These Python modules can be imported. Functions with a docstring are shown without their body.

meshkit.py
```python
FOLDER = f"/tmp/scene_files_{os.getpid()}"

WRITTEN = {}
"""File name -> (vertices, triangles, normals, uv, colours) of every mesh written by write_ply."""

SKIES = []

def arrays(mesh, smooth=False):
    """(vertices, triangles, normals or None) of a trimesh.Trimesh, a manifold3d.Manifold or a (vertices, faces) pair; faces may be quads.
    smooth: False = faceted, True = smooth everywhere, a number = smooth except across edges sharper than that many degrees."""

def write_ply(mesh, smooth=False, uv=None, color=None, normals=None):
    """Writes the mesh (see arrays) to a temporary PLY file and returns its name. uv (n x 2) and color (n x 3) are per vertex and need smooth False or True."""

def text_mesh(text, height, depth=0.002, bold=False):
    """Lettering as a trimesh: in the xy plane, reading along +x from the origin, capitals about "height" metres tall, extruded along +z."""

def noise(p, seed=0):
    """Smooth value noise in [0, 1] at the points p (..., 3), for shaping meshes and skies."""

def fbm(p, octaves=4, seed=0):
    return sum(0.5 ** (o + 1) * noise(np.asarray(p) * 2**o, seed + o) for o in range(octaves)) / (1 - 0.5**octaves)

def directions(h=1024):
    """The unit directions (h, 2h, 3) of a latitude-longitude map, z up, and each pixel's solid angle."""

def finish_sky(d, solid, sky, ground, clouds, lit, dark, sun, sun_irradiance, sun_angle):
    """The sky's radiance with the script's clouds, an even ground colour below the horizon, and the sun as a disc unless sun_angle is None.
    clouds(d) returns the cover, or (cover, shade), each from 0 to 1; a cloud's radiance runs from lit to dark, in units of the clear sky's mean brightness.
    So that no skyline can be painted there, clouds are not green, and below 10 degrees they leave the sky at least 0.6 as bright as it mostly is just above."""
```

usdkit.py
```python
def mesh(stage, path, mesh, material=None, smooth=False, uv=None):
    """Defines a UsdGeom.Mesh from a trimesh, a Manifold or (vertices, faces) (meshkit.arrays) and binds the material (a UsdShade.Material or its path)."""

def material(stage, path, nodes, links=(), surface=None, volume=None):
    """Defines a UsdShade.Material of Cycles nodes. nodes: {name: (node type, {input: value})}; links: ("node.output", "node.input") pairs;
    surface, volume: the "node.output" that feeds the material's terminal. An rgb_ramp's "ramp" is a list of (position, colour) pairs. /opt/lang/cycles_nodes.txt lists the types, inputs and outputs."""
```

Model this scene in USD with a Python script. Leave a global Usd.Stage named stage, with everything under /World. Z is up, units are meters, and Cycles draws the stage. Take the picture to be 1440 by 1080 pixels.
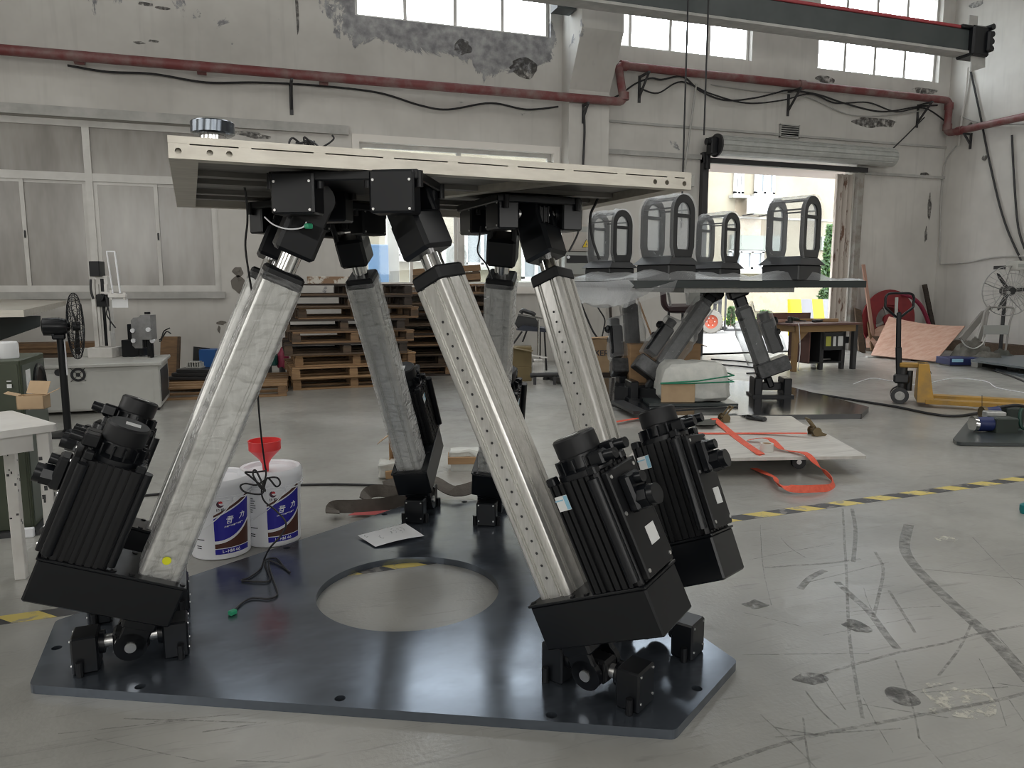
import math, random
import numpy as np
import trimesh, shapely.geometry as sg, manifold3d
from shapely import affinity
from pxr import Usd, UsdGeom, UsdLux, Gf, Sdf, UsdShade
import usdkit, meshkit

rnd = random.Random(7)
stage = Usd.Stage.CreateInMemory()
UsdGeom.SetStageUpAxis(stage, UsdGeom.Tokens.z)
UsdGeom.SetStageMetersPerUnit(stage, 1.0)
UsdGeom.Xform.Define(stage, '/World')
UsdGeom.Scope.Define(stage, '/World/Looks')

# ------------------------------------------------------------------ camera, sky, daylight, exposure
FPX, EYE = 1040.0, np.array([0, 0, 1.30])
PITCH, YAW = math.radians(7.6668), math.radians(19.1025)
FW = np.array([math.sin(YAW) * math.cos(PITCH), math.cos(YAW) * math.cos(PITCH), -math.sin(PITCH)])
RT = np.array([math.cos(YAW), -math.sin(YAW), 0.0])
UP = np.cross(RT, FW)
cam = UsdGeom.Camera.Define(stage, '/World/camera')
cam.CreateHorizontalApertureAttr(36.0); cam.CreateVerticalApertureAttr(27.0)
cam.CreateFocalLengthAttr(36.0 * FPX / 1440.0)
cam.CreateClippingRangeAttr(Gf.Vec2f(0.05, 500))
cam.CreateExposureAttr(0.42)
cam.AddTransformOp().Set(Gf.Matrix4d(*RT, 0, *UP, 0, *(-FW), 0, *EYE, 1))

WALL_Y, WALL_X, LEFT_X, FRONT_Y, ROOF_Z = 11.75, 13.35, -7.5, -7.0, 8.2

def dome(strength):
    m = usdkit.material(stage, '/World/Looks/overcast_sky', {
        'tc': ('texture_coordinate', {}), 'n': ('noise_texture', {'scale': 2.2, 'detail': 4}),
        'r': ('rgb_ramp', {'ramp': [(0.3, (0.80, 0.86, 0.95)), (0.7, (1.0, 1.0, 1.0))]}),
        'b': ('background_shader', {'strength': strength})},
        [('tc.generated', 'n.vector'), ('n.fac', 'r.fac'), ('r.color', 'b.color')], surface='b.background')
    d = UsdLux.DomeLight.Define(stage, '/World/sky')
    d.CreateIntensityAttr(1.0); d.CreateColorAttr(Gf.Vec3f(0.95, 0.98, 1.0))
    UsdShade.MaterialBindingAPI.Apply(d.GetPrim()).Bind(m)
dome(6.5)

def daylight(name, center, w, h, look, power, col=(1.0, 0.985, 0.955)):
    """Daylight entering by a roof light or window of the hall: a RectLight that fills the opening, facing 'look'."""
    l = UsdLux.RectLight.Define(stage, '/World/' + name)
    l.CreateWidthAttr(w); l.CreateHeightAttr(h); l.CreateIntensityAttr(power); l.CreateColorAttr(Gf.Vec3f(*col))
    l.CreateNormalizeAttr(False)
    z = -np.array(look, float); z /= np.linalg.norm(z)
    x = np.cross([0, 1, 0] if abs(z[2]) > .9 else [0, 0, 1], z); x /= np.linalg.norm(x); y = np.cross(z, x)
    l.AddTransformOp().Set(Gf.Matrix4d(*x, 0, *y, 0, *z, 0, *center, 1))
SKY_P = 2.8
ROOF_LIGHTS = [(-3.5, 4.0), (3.0, 4.0), (9.5, 4.0)]
for i, (x, y) in enumerate(ROOF_LIGHTS):
    daylight('roof_light_%d' % i, (x, y, ROOF_Z - .02), 1.6, 9.0, (0, 0, -1), SKY_P)
FRONT_WINDOWS = [-4.0, 1.5, 7.0]
for i, x in enumerate(FRONT_WINDOWS):
    daylight('front_daylight_%d' % i, (x, FRONT_Y + .06, 3.2), 4.2, 3.0, (0, 1, 0), SKY_P * .9)
LEFT_WINDOWS = [-2.0, 4.5]
for i, y in enumerate(LEFT_WINDOWS):
    daylight('left_daylight_%d' % i, (LEFT_X + .06, y, 3.6), 4.2, 2.4, (1, 0, 0), SKY_P * .8)

# ------------------------------------------------------------------ points: where a sight line meets a plane of the hall
def ray(u, v): return FW * FPX + RT * (u - 720) + UP * (540 - v)
def Zp(u, v, z=0.0):
    d = ray(u, v); return EYE + d * ((z - EYE[2]) / d[2])
def Yp(u, v, y=WALL_Y):
    d = ray(u, v); return EYE + d * (y / d[1])
def Xp(u, v, x=WALL_X):
    d = ray(u, v); return EYE + d * (x / d[0])
def Dp(u, v, depth): return EYE + ray(u, v) * (depth / FPX)

# ------------------------------------------------------------------ names, things, parts
USED = {}
def numbered(parent, name):
    k = (str(parent), name); n = USED.get(k, -1) + 1; USED[k] = n
    return '%s/%s' % (parent, name) + ('' if n == 0 else '_%03d' % n)
def tag(prim, label=None, cat=None, group=None, kind=None):
    for k, v in (('label', label), ('category', cat), ('group', group), ('kind', kind)):
        if v: prim.SetCustomDataByKey(k, v)
def thing(name, label, cat, loc=(0, 0, 0), rz=0.0, group=None, kind=None):
    path = numbered('/World', name)
    x = UsdGeom.Xform.Define(stage, path)
    x.AddTranslateOp().Set(Gf.Vec3d(*map(float, loc)))
    x.AddRotateZOp().Set(float(rz))
    tag(x.GetPrim(), label, cat, group, kind)
    return path
def copy_of(src, loc, rz, label, group=None, cat=None, rx=None):
    p = stage.GetPrimAtPath(src); was = p.GetCustomData()
    base = src.rsplit('/', 1)[1]
    if base[-4:-3] == '_' and base[-3:].isdigit(): base = base[:-4]
    path = numbered('/World', base)
    x = UsdGeom.Xform.Define(stage, path)
    x.GetPrim().GetReferences().AddInternalReference(Sdf.Path(src))
    x.ClearXformOpOrder()
    x.GetPrim().SetInstanceable(True)
    t = x.GetPrim().GetAttribute('xformOp:translate'); t.Set(Gf.Vec3d(*map(float, loc)))
    r = x.GetPrim().GetAttribute('xformOp:rotateZ'); r.Set(float(rz))
    UsdGeom.Xformable(x).SetXformOpOrder([UsdGeom.XformOp(t), UsdGeom.XformOp(r)])
    tag(x.GetPrim(), label, cat or was['category'], group or was.get('group'))
    return path

# ------------------------------------------------------------------ mesh helpers
def frame(o, x=None, y=None, z=None):
    """4x4 with origin o from an exact z (or x) axis and a hint for another."""
    if z is not None:
        z = np.array(z, float) / np.linalg.norm(z)
        h = np.array(x if x is not None else ([1, 0, 0] if abs(z[0]) < .9 else [0, 1, 0]), float)
        x = h - z * (h @ z); x /= np.linalg.norm(x); y = np.cross(z, x)
    else:
        x = np.array(x, float) / np.linalg.norm(x)
        h = np.array(y if y is not None else np.cross([0, 0, 1], x), float)
        y = h - x * (h @ x); y /= np.linalg.norm(y); z = np.cross(x, y)
    m = np.eye(4); m[:3, 0], m[:3, 1], m[:3, 2], m[:3, 3] = x, y, z, o
    return m
def rotz(deg, o=(0, 0, 0)):
    a = math.radians(deg); m = np.eye(4); m[:2, :2] = [[math.cos(a), -math.sin(a)], [math.sin(a), math.cos(a)]]; m[:3, 3] = o
    return m
def euler(rx=0, ry=0, rz=0, o=(0, 0, 0)):
    m = trimesh.transformations.euler_matrix(math.radians(rx), math.radians(ry), math.radians(rz)); m[:3, 3] = o
    return m
def spline(pts, n=8, closed=False):
    p = np.array(pts, float); k = len(p)
    if k < 3 and not closed: return p
    out = []
    for i in range(k if closed else k - 1):
        q = [p[(i + d) % k] if closed else p[min(max(i + d, 0), k - 1)] for d in (-1, 0, 1, 2)]
        for t in np.linspace(0, 1, n, endpoint=False):
            out.append(.5 * (2 * q[1] + (q[2] - q[0]) * t + (2 * q[0] - 5 * q[1] + 4 * q[2] - q[3]) * t * t + (3 * q[1] - q[0] - 3 * q[2] + q[3]) * t ** 3))
    if not closed: out.append(p[-1])
    return np.array(out)
def tube_mesh(pts, r, n=8, closed=False):
    p = np.array(pts, float); k = len(p); rr = np.broadcast_to(np.asarray(r, float), (k,))
    t = np.roll(p, -1, 0) - np.roll(p, 1, 0) if closed else np.gradient(p, axis=0)
    t /= np.maximum(np.linalg.norm(t, axis=1, keepdims=True), 1e-9)
    nrm = np.cross(t[0], [0, 0, 1]); 
    if np.linalg.norm(nrm) < .1: nrm = np.cross(t[0], [1, 0, 0])
    nrm /= np.linalg.norm(nrm); rings = []
    a = np.linspace(0, 2 * np.pi, n, endpoint=False)
    for i in range(k):
        nrm = nrm - t[i] * (nrm @ t[i]); nrm /= np.linalg.norm(nrm); b = np.cross(t[i], nrm)
        rings.append(p[i] + rr[i] * (np.cos(a)[:, None] * nrm + np.sin(a)[:, None] * b))
    v = np.vstack(rings); f = []
    for i in range(k if closed else k - 1):
        for j in range(n):
            a0, a1 = i * n + j, i * n + (j + 1) % n; b0, b1 = ((i + 1) % k) * n + j, ((i + 1) % k) * n + (j + 1) % n
            f += [[a0, a1, b1], [a0, b1, b0]]
    if not closed:
        c0, c1 = len(v), len(v) + 1; v = np.vstack([v, p[0], p[-1]])
        for j in range(n):
            f += [[c0, (j + 1) % n, j], [c1, (k - 1) * n + j, (k - 1) * n + (j + 1) % n]]
    return trimesh.Trimesh(v, np.array(f), process=False)
def cbox(s, ch=0.0):
    s = np.array(s, float) / 2
    if ch <= 0: return trimesh.creation.box(2 * s)
    ch = min(ch, .45 * 2 * s.min()); pts = []
    for sx in (-1, 1):
        for sy in (-1, 1):
            for sz in (-1, 1):
                for k in range(3):
                    q = s.copy() - ch; q[k] += ch; pts.append(q * (sx, sy, sz))
    return trimesh.convex.convex_hull(np.array(pts))
def lathe_mesh(profile, n=24):
    prof = np.array(profile, float); a = np.linspace(0, 2 * np.pi, n, endpoint=False)
    v = np.concatenate([np.stack([r * np.cos(a), r * np.sin(a), np.full(n, z)], 1) for r, z in prof]); f = []
    for i in range(len(prof) - 1):
        for j in range(n):
            a0, a1, b0, b1 = i * n + j, i * n + (j + 1) % n, (i + 1) * n + j, (i + 1) * n + (j + 1) % n
            f += [[a0, a1, b1], [a0, b1, b0]]
    m = trimesh.Trimesh(v, np.array(f), process=False); m.merge_vertices()
    m.update_faces(m.nondegenerate_faces()); return m
def blob_ring(a, b, seed, n=9):
    r = random.Random(seed); q = [(a * r.uniform(.72, 1.18) * math.cos(6.283 * (i + r.uniform(-.3, .3)) / n), b * r.uniform(.72, 1.18) * math.sin(6.283 * (i + r.uniform(-.3, .3)) / n), 0) for i in range(n)]
    g = sg.Polygon(spline(q, 6, True)[:, :2]).buffer(0); return max(g.geoms, key=lambda k: k.area) if hasattr(g, 'geoms') else g
class MB:
    def __init__(s, T=None): s.m = []; s.T = np.eye(4) if T is None else T
    def add(s, mesh, T=None):
        mesh = mesh.copy()
        if T is not None: mesh.apply_transform(T)
        mesh.apply_transform(s.T); s.m.append(mesh); return s
    def box(s, c, size, ch=0.0, R=None):
        T = np.eye(4) if R is None else np.array(R, float).copy(); T[:3, 3] = np.array(T[:3, 3]) * 0 + c
        return s.add(cbox(size, ch), T)
    def span(s, a, b, ch=0.0):
        a, b = np.array(a, float), np.array(b, float); return s.box((a + b) / 2, np.abs(b - a), ch)
    def bar(s, p0, p1, w, h, up=(0, 0, 1), ch=0.0):
        p0, p1 = np.array(p0, float), np.array(p1, float); d = p1 - p0; L = np.linalg.norm(d)
        y = np.cross(up, d)
        T = frame((p0 + p1) / 2, x=d, y=y if np.linalg.norm(y) > 1e-6 else [0, 1, 0]); return s.add(cbox((L, w, h), ch), T)
    def cyl(s, p0, p1, r, n=16, r2=None):
        p0, p1 = np.array(p0, float), np.array(p1, float); L = np.linalg.norm(p1 - p0); r2 = r if r2 is None else r2
        return s.add(lathe_mesh([(0, 0), (r, 0), (r2, L), (0, L)], n), frame(p0, z=p1 - p0))
    def tube(s, pts, r, n=8, k=6, closed=False, raw=False):
        return s.add(tube_mesh(pts if raw else spline(pts, k, closed), r, n, closed))
    def lathe(s, prof, T=None, n=24): return s.add(lathe_mesh(prof, n), T)
    def ext(s, poly, h, T=None):
        if not hasattr(poly, 'exterior'): poly = sg.Polygon(poly)
        return s.add(trimesh.creation.extrude_polygon(poly, h, engine='earcut'), T)
    def hull(s, pts): return s.add(trimesh.convex.convex_hull(np.array(pts, float)))
    def sheet(s, grid, th=0.0):
        """grid: (a, b, 3) points -> a surface, thickened downwards by th."""
        g = np.array(grid, float); a, b = g.shape[:2]; v = g.reshape(-1, 3); f = []
        for i in range(a - 1):
            for j in range(b - 1):
                p, q, r_, t = i * b + j, (i + 1) * b + j, (i + 1) * b + j + 1, i * b + j + 1; f += [[p, q, r_], [p, r_, t]]
        f = np.array(f)
        if th:
            mm = trimesh.Trimesh(v, f, process=False); w = v - mm.vertex_normals * th; n = len(v)
            e = trimesh.grouping.group_rows(np.sort(mm.edges, axis=1), require_count=1); be = mm.edges[e]
            side = np.vstack([np.stack([be[:, 1], be[:, 0], be[:, 0] + n], 1), np.stack([be[:, 1], be[:, 0] + n, be[:, 1] + n], 1)])
            v = np.vstack([v, w]); f = np.vstack([f, f[:, ::-1] + n, side])
        return s.add(trimesh.Trimesh(v, f, process=False))
    def ribbon(s, pts, w, th=.002, up=(0, 0, 1), k=6):
        p = spline(pts, k); t = np.gradient(p, axis=0); ups = np.broadcast_to(np.array(up, float), p.shape) if np.ndim(up) == 1 else spline(up, k)
        sd = np.cross(t, ups); sd /= np.maximum(np.linalg.norm(sd, axis=1, keepdims=True), 1e-9)
        return s.sheet(np.stack([p - sd * w / 2, p + sd * w / 2], 1)[:, ::-1], th)
    def mesh(s): return trimesh.util.concatenate(s.m)
    def build(s, name, mat, parent='/World', smooth=35, label=None, cat=None, group=None, kind=None):
        path = numbered(parent, name)
        m = usdkit.mesh(stage, path, s.mesh(), mat, smooth=smooth)
        tag(m.GetPrim(), label, cat, group, kind)
        return path
def text_on(mb, txt, h, T, depth=.001, bold=True):
    """Lettering; T maps the text's x (reading), y (up), z (out of the surface)."""
    return mb.add(meshkit.text_mesh(txt, h, depth, bold), T)

# ------------------------------------------------------------------ materials
def M(name, col, rough=.5, metal=0.0, col2=None, scale=6.0, detail=4, lo=.35, hi=.65, stretch=None, bump=0.0, bscale=None, bdist=.01, spec=.5,
      coat=0.0, rough2=None, world=False, alpha=1.0, trans=0.0, emit=0.0, sss=0.0):
    """Principled with an optional noise between two colours, a bump from noise, and varied roughness."""
    n = {'p': ('principled_bsdf', {'base_color': col, 'roughness': rough, 'metallic': metal, 'specular_ior_level': spec, 'coat_weight': coat,
                                   'alpha': alpha, 'transmission_weight': trans, 'subsurface_weight': sss})}
    if emit: n['p'][1].update(emission_color=col, emission_strength=emit)
    l = []
    if col2 is not None or bump or rough2 is not None:
        n['g'] = ('geometry', {}) if world else ('texture_coordinate', {})
        src = 'g.position' if world else 'g.object'
        if stretch is not None:
            n['map'] = ('mapping', {'scale': stretch}); l.append((src, 'map.vector')); src = 'map.vector'
        n['n'] = ('noise_texture', {'scale': scale, 'detail': detail, 'roughness': .6}); l.append((src, 'n.vector'))
        if col2 is not None:
            n['r'] = ('rgb_ramp', {'ramp': [(lo, col), (hi, col2)]}); l += [('n.fac', 'r.fac'), ('r.color', 'p.base_color')]
        if rough2 is not None:
            n['mr'] = ('map_range', {'from_min': .3, 'from_max': .7, 'to_min': rough, 'to_max': rough2}); l += [('n.fac', 'mr.value'), ('mr.result', 'p.roughness')]
        if bump:
            n['bn'] = ('noise_texture', {'scale': bscale or scale * 3, 'detail': 3}); n['b'] = ('bump', {'strength': bump, 'distance': bdist})
            l += [(src, 'bn.vector'), ('bn.fac', 'b.height'), ('b.normal', 'p.normal')]
    return usdkit.material(stage, '/World/Looks/' + name, n, l, surface='p.BSDF')

def film_material(name, base=.12, wr=.75, scale=9.0, tint=(.9, .92, .93), stretch=(1, 1, 1), rough=.12, milky=.15, depth=.02):
    """Crumpled clear polythene: clear, with glossy whitish creases from ridged noise."""
    return usdkit.material(stage, '/World/Looks/' + name, {
        'g': ('texture_coordinate', {}), 'map': ('mapping', {'scale': stretch}),
        'n': ('noise_texture', {'scale': scale, 'detail': 5, 'type': 'ridged_multifractal', 'roughness': .55, 'distortion': .6}),
        'mr': ('map_range', {'from_min': .42, 'from_max': .85, 'to_min': base, 'to_max': wr, 'clamp': True}),
        'lw': ('layer_weight', {'blend': .25}), 'mx': ('math', {'math_type': 'maximum', 'use_clamp': True}),
        'bn': ('noise_texture', {'scale': scale * .8, 'detail': 5, 'distortion': 1.2, 'type': 'ridged_multifractal'}), 'b': ('bump', {'strength': 1.0, 'distance': depth}),
        't': ('transparent_bsdf', {'color': (.96, .97, .97)}), 'p': ('principled_bsdf', {'base_color': tint, 'roughness': rough, 'specular_ior_level': .8}),
        'tr': ('translucent_bsdf', {'color': tint}), 'm2': ('mix_closure', {'fac': milky}), 'mix': ('mix_closure', {})},
        [('p.BSDF', 'm2.closure1'), ('tr.BSDF', 'm2.closure2'), ('g.object', 'map.vector'), ('map.vector', 'n.vector'), ('map.vector', 'bn.vector'), ('bn.fac', 'b.height'), ('b.normal', 'p.normal'),
         ('n.fac', 'mr.value'), ('mr.result', 'mx.value1'), ('lw.facing', 'mx.value2'), ('mx.value', 'mix.fac'), ('t.BSDF', 'mix.closure1'), ('m2.closure', 'mix.closure2')],
        surface='mix.closure')

def wall_material():
    """Old whitewash: broad grey soiling, drips, and plaster that has flaked off under the roof-height windows."""
    return usdkit.material(stage, '/World/Looks/wall_whitewash', {
        'g': ('geometry', {}), 'sx': ('separate_xyz', {}),
        'n1': ('noise_texture', {'scale': .7, 'detail': 5, 'roughness': .6}), 'r1': ('rgb_ramp', {'ramp': [(.3, (.47, .455, .425)), (.7, (.63, .615, .58))]}),
        'mp': ('mapping', {'scale': (6, 6, .5)}), 'n2': ('noise_texture', {'scale': 1.5, 'detail': 4}), 'r2': ('map_range', {'from_min': .55, 'from_max': .8, 'to_min': 0, 'to_max': .35, 'clamp': True}),
        'm1': ('mix_color', {'b': (.36, .35, .33)}),
        'n3': ('noise_texture', {'scale': 1.25, 'detail': 9, 'roughness': .68, 'distortion': .5}),
        'z1': ('map_range', {'range_type': 'smoothstep', 'from_min': 4.4, 'from_max': 5.2, 'to_min': 0, 'to_max': .35, 'clamp': True}),
        'x1': ('map_range', {'range_type': 'smoothstep', 'from_min': 5.2, 'from_max': 4.4, 'to_min': 0, 'to_max': 1, 'clamp': True}),
        'x2': ('map_range', {'range_type': 'smoothstep', 'from_min': .8, 'from_max': 1.8, 'to_min': 0.25, 'to_max': 1, 'clamp': True}),
        'zx': ('math', {'math_type': 'multiply'}), 'zx2': ('math', {'math_type': 'multiply'}), 'ad': ('math', {'math_type': 'add'}),
        'th': ('map_range', {'from_min': .69, 'from_max': .712, 'to_min': 0, 'to_max': 1, 'clamp': True}),
        'n4': ('noise_texture', {'scale': 9, 'detail': 6}), 'r4': ('rgb_ramp', {'ramp': [(.35, (.20, .20, .21)), (.7, (.40, .40, .40))]}),
        'm2': ('mix_color', {}), 'b': ('bump', {'strength': .35, 'distance': .02}),
        'p': ('principled_bsdf', {'roughness': .75, 'specular_ior_level': .3})},
        [('g.position', 'n1.vector'), ('n1.fac', 'r1.fac'), ('g.position', 'mp.vector'), ('mp.vector', 'n2.vector'), ('n2.fac', 'r2.value'),
         ('r1.color', 'm1.a'), ('r2.result', 'm1.fac'), ('g.position', 'sx.vector'), ('sx.z', 'z1.value'), ('sx.x', 'x1.value'), ('sx.x', 'x2.value'),
         ('z1.result', 'zx.value1'), ('x1.result', 'zx.value2'), ('zx.value', 'zx2.value1'), ('x2.result', 'zx2.value2'), ('g.position', 'n3.vector'), ('n3.fac', 'ad.value1'), ('zx2.value', 'ad.value2'),
         ('ad.value', 'th.value'), ('g.position', 'n4.vector'), ('n4.fac', 'r4.fac'), ('m1.result', 'm2.a'), ('r4.color', 'm2.b'), ('th.result', 'm2.fac'),
         ('m2.result', 'p.base_color'), ('th.result', 'b.height'), ('b.normal', 'p.normal')], surface='p.BSDF')

def floor_material():
    """Worn power-floated concrete: cloudy grey, fine scratches both ways, dark grease spots, uneven sheen."""
    return usdkit.material(stage, '/World/Looks/floor_concrete', {
        'g': ('geometry', {}),
        'n1': ('noise_texture', {'scale': .8, 'detail': 8, 'roughness': .65}), 'r1': ('rgb_ramp', {'ramp': [(.3, (.20, .197, .18)), (.52, (.33, .325, .30)), (.72, (.46, .45, .42))]}),
        'ma': ('mapping', {'rotation': (0, 0, .6), 'scale': (2.2, 26, 1)}), 'na': ('noise_texture', {'scale': 1.0, 'detail': 4, 'distortion': 1.6}), 'ra': ('map_range', {'from_min': .62, 'from_max': .74, 'to_min': 0, 'to_max': .26, 'clamp': True}),
        'mb': ('mapping', {'rotation': (0, 0, -.9), 'scale': (2.6, 30, 1)}), 'nb': ('noise_texture', {'scale': 1.0, 'detail': 4, 'distortion': 2.0}), 'rb': ('map_range', {'from_min': .62, 'from_max': .74, 'to_min': 0, 'to_max': .22, 'clamp': True}),
        'mx': ('math', {'math_type': 'maximum'}), 'c1': ('mix_color', {'b': (.055, .055, .052)}),
        'n5': ('noise_texture', {'scale': 3.2, 'detail': 5, 'roughness': .7}), 'r5': ('map_range', {'from_min': .62, 'from_max': .78, 'to_min': 0, 'to_max': .45, 'clamp': True}), 'c2': ('mix_color', {'b': (.42, .41, .385)}),
        'rr': ('map_range', {'from_min': .3, 'from_max': .7, 'to_min': .36, 'to_max': .22}), 'n6': ('noise_texture', {'scale': 60, 'detail': 3}), 'b': ('bump', {'strength': .10, 'distance': .01}),
        'p': ('principled_bsdf', {'specular_ior_level': .65})},
        [('g.position', 'n1.vector'), ('n1.fac', 'r1.fac'), ('g.position', 'ma.vector'), ('ma.vector', 'na.vector'), ('na.fac', 'ra.value'), ('g.position', 'mb.vector'), ('mb.vector', 'nb.vector'), ('nb.fac', 'rb.value'),
         ('ra.result', 'mx.value1'), ('rb.result', 'mx.value2'), ('r1.color', 'c1.a'), ('mx.value', 'c1.fac'), ('g.position', 'n5.vector'), ('n5.fac', 'r5.value'), ('c1.result', 'c2.a'), ('r5.result', 'c2.fac'),
         ('c2.result', 'p.base_color'), ('n5.fac', 'rr.value'), ('rr.result', 'p.roughness'), ('g.position', 'n6.vector'), ('n6.fac', 'b.height'), ('b.normal', 'p.normal')], surface='p.BSDF')

def pane_material(name, tint=(.93, .95, .95), haze=0.0):
    """Window glass that daylight passes through: clear, mirrored at a slant, with dust haze."""
    return usdkit.material(stage, '/World/Looks/' + name, {
        'f': ('layer_weight', {'blend': .5}), 'pw': ('math', {'math_type': 'power', 'value2': 4.0}), 'ml': ('math', {'math_type': 'multiply_add', 'value2': .7, 'value3': .04}), 't': ('transparent_bsdf', {'color': tint}), 'gl': ('glossy_bsdf', {'color': (1, 1, 1), 'roughness': .03}),
        'd': ('diffuse_bsdf', {'color': (.75, .76, .74)}), 'm0': ('mix_closure', {'fac': haze}), 'm': ('mix_closure', {})},
        [('f.facing', 'pw.value1'), ('pw.value', 'ml.value1'), ('ml.value', 'm.fac'), ('t.BSDF', 'm0.closure1'), ('d.BSDF', 'm0.closure2'), ('m0.closure', 'm.closure1'), ('gl.BSDF', 'm.closure2')], surface='m.closure')

L = {}
L['wall'] = wall_material(); L['floor'] = floor_material()
L['pane'] = pane_material('window_glass', haze=.06)
L['frost'] = M('frosted_glass', (.20, .185, .165), .22, 0, (.36, .345, .315), 1.3, 4, .3, .7, stretch=(2.2, 1, .5), spec=.9, world=True)
L['alu_frame'] = M('window_aluminium', (.50, .49, .465), .45, .2, (.60, .59, .56), 3, world=True)
L['white_frame'] = M('white_window_frame', (.74, .71, .66), .5)
L['ledge'] = M('grey_ledge_paint', (.34, .34, .32), .7, 0, (.44, .43, .41), 4, world=True)
L['red_pipe'] = M('red_pipe_paint', (.17, .042, .042), .5, 0, (.22, .15, .14), 4, 6, .42, .7, bump=.1, world=True)
L['pipe_dusty'] = M('dusty_pipe', (.26, .20, .18), .7, 0, (.30, .08, .07), 3, world=True)
L['black_rubber'] = M('black_rubber', (.018, .018, .02), .5)
L['black'] = M('black_machine_paint', (.006, .007, .009), .30, 0, spec=.4, bump=.03, bscale=300, bdist=.002)
L['black_matt'] = M('black_anodised', (.007, .0075, .009), .45, spec=.4, bump=.04, bscale=200, bdist=.002)
L['plate'] = M('blued_plate', (.15, .175, .21), .16, .8, (.18, .205, .245), 3, 4, .3, .75, stretch=(1, 2, 1), spec=.8, rough2=.23)
L['alu'] = M('extruded_aluminium', (.74, .73, .70), .28, .65, (.62, .61, .58), 3, stretch=(30, 30, .6), bump=.02, bscale=40)
L['alu_grey'] = M('dull_aluminium', (.45, .45, .43), .42, .6, (.36, .36, .35), 30, 4)
L['chrome'] = M('chromed_rod', (.75, .75, .74), .10, 1.0)
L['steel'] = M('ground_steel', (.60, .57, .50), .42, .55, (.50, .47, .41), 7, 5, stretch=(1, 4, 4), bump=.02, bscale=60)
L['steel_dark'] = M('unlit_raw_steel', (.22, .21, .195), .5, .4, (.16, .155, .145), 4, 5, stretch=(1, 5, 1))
L['steel_blue'] = M('machined_dark_steel', (.07, .08, .10), .2, .95, (.16, .18, .20), 40, 2, stretch=(1, 1, .02))
L['screw'] = M('bright_screw', (.75, .75, .74), .3, .9)
L['sticker'] = M('paper_sticker', (.72, .73, .72), .6)
L['sticker_blue'] = M('sticker_blue_print', (.28, .52, .66), .6)
L['ink'] = M('dark_print', (.06, .06, .07), .6)
L['film'] = film_material('stretch_film', .16, 1.0, 24, tint=(.97, .97, .97), stretch=(.6, .6, 1.5), rough=.10, depth=.09)
L['wrap'] = film_material('bracket_wrapping', .16, 1.0, 34, tint=(.95, .96, .97), rough=.08, milky=.45)
L['bag'] = film_material('polythene_bag', .50, 1.0, 16, tint=(.97, .97, .98), rough=.07, milky=.5)
L['drape'] = film_material('polythene_drape', .22, 1.0, 15, tint=(.96, .97, .98), rough=.07, milky=.45)
L['white_plastic'] = M('white_bucket_plastic', (.80, .81, .84), .35, sss=.0)

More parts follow.
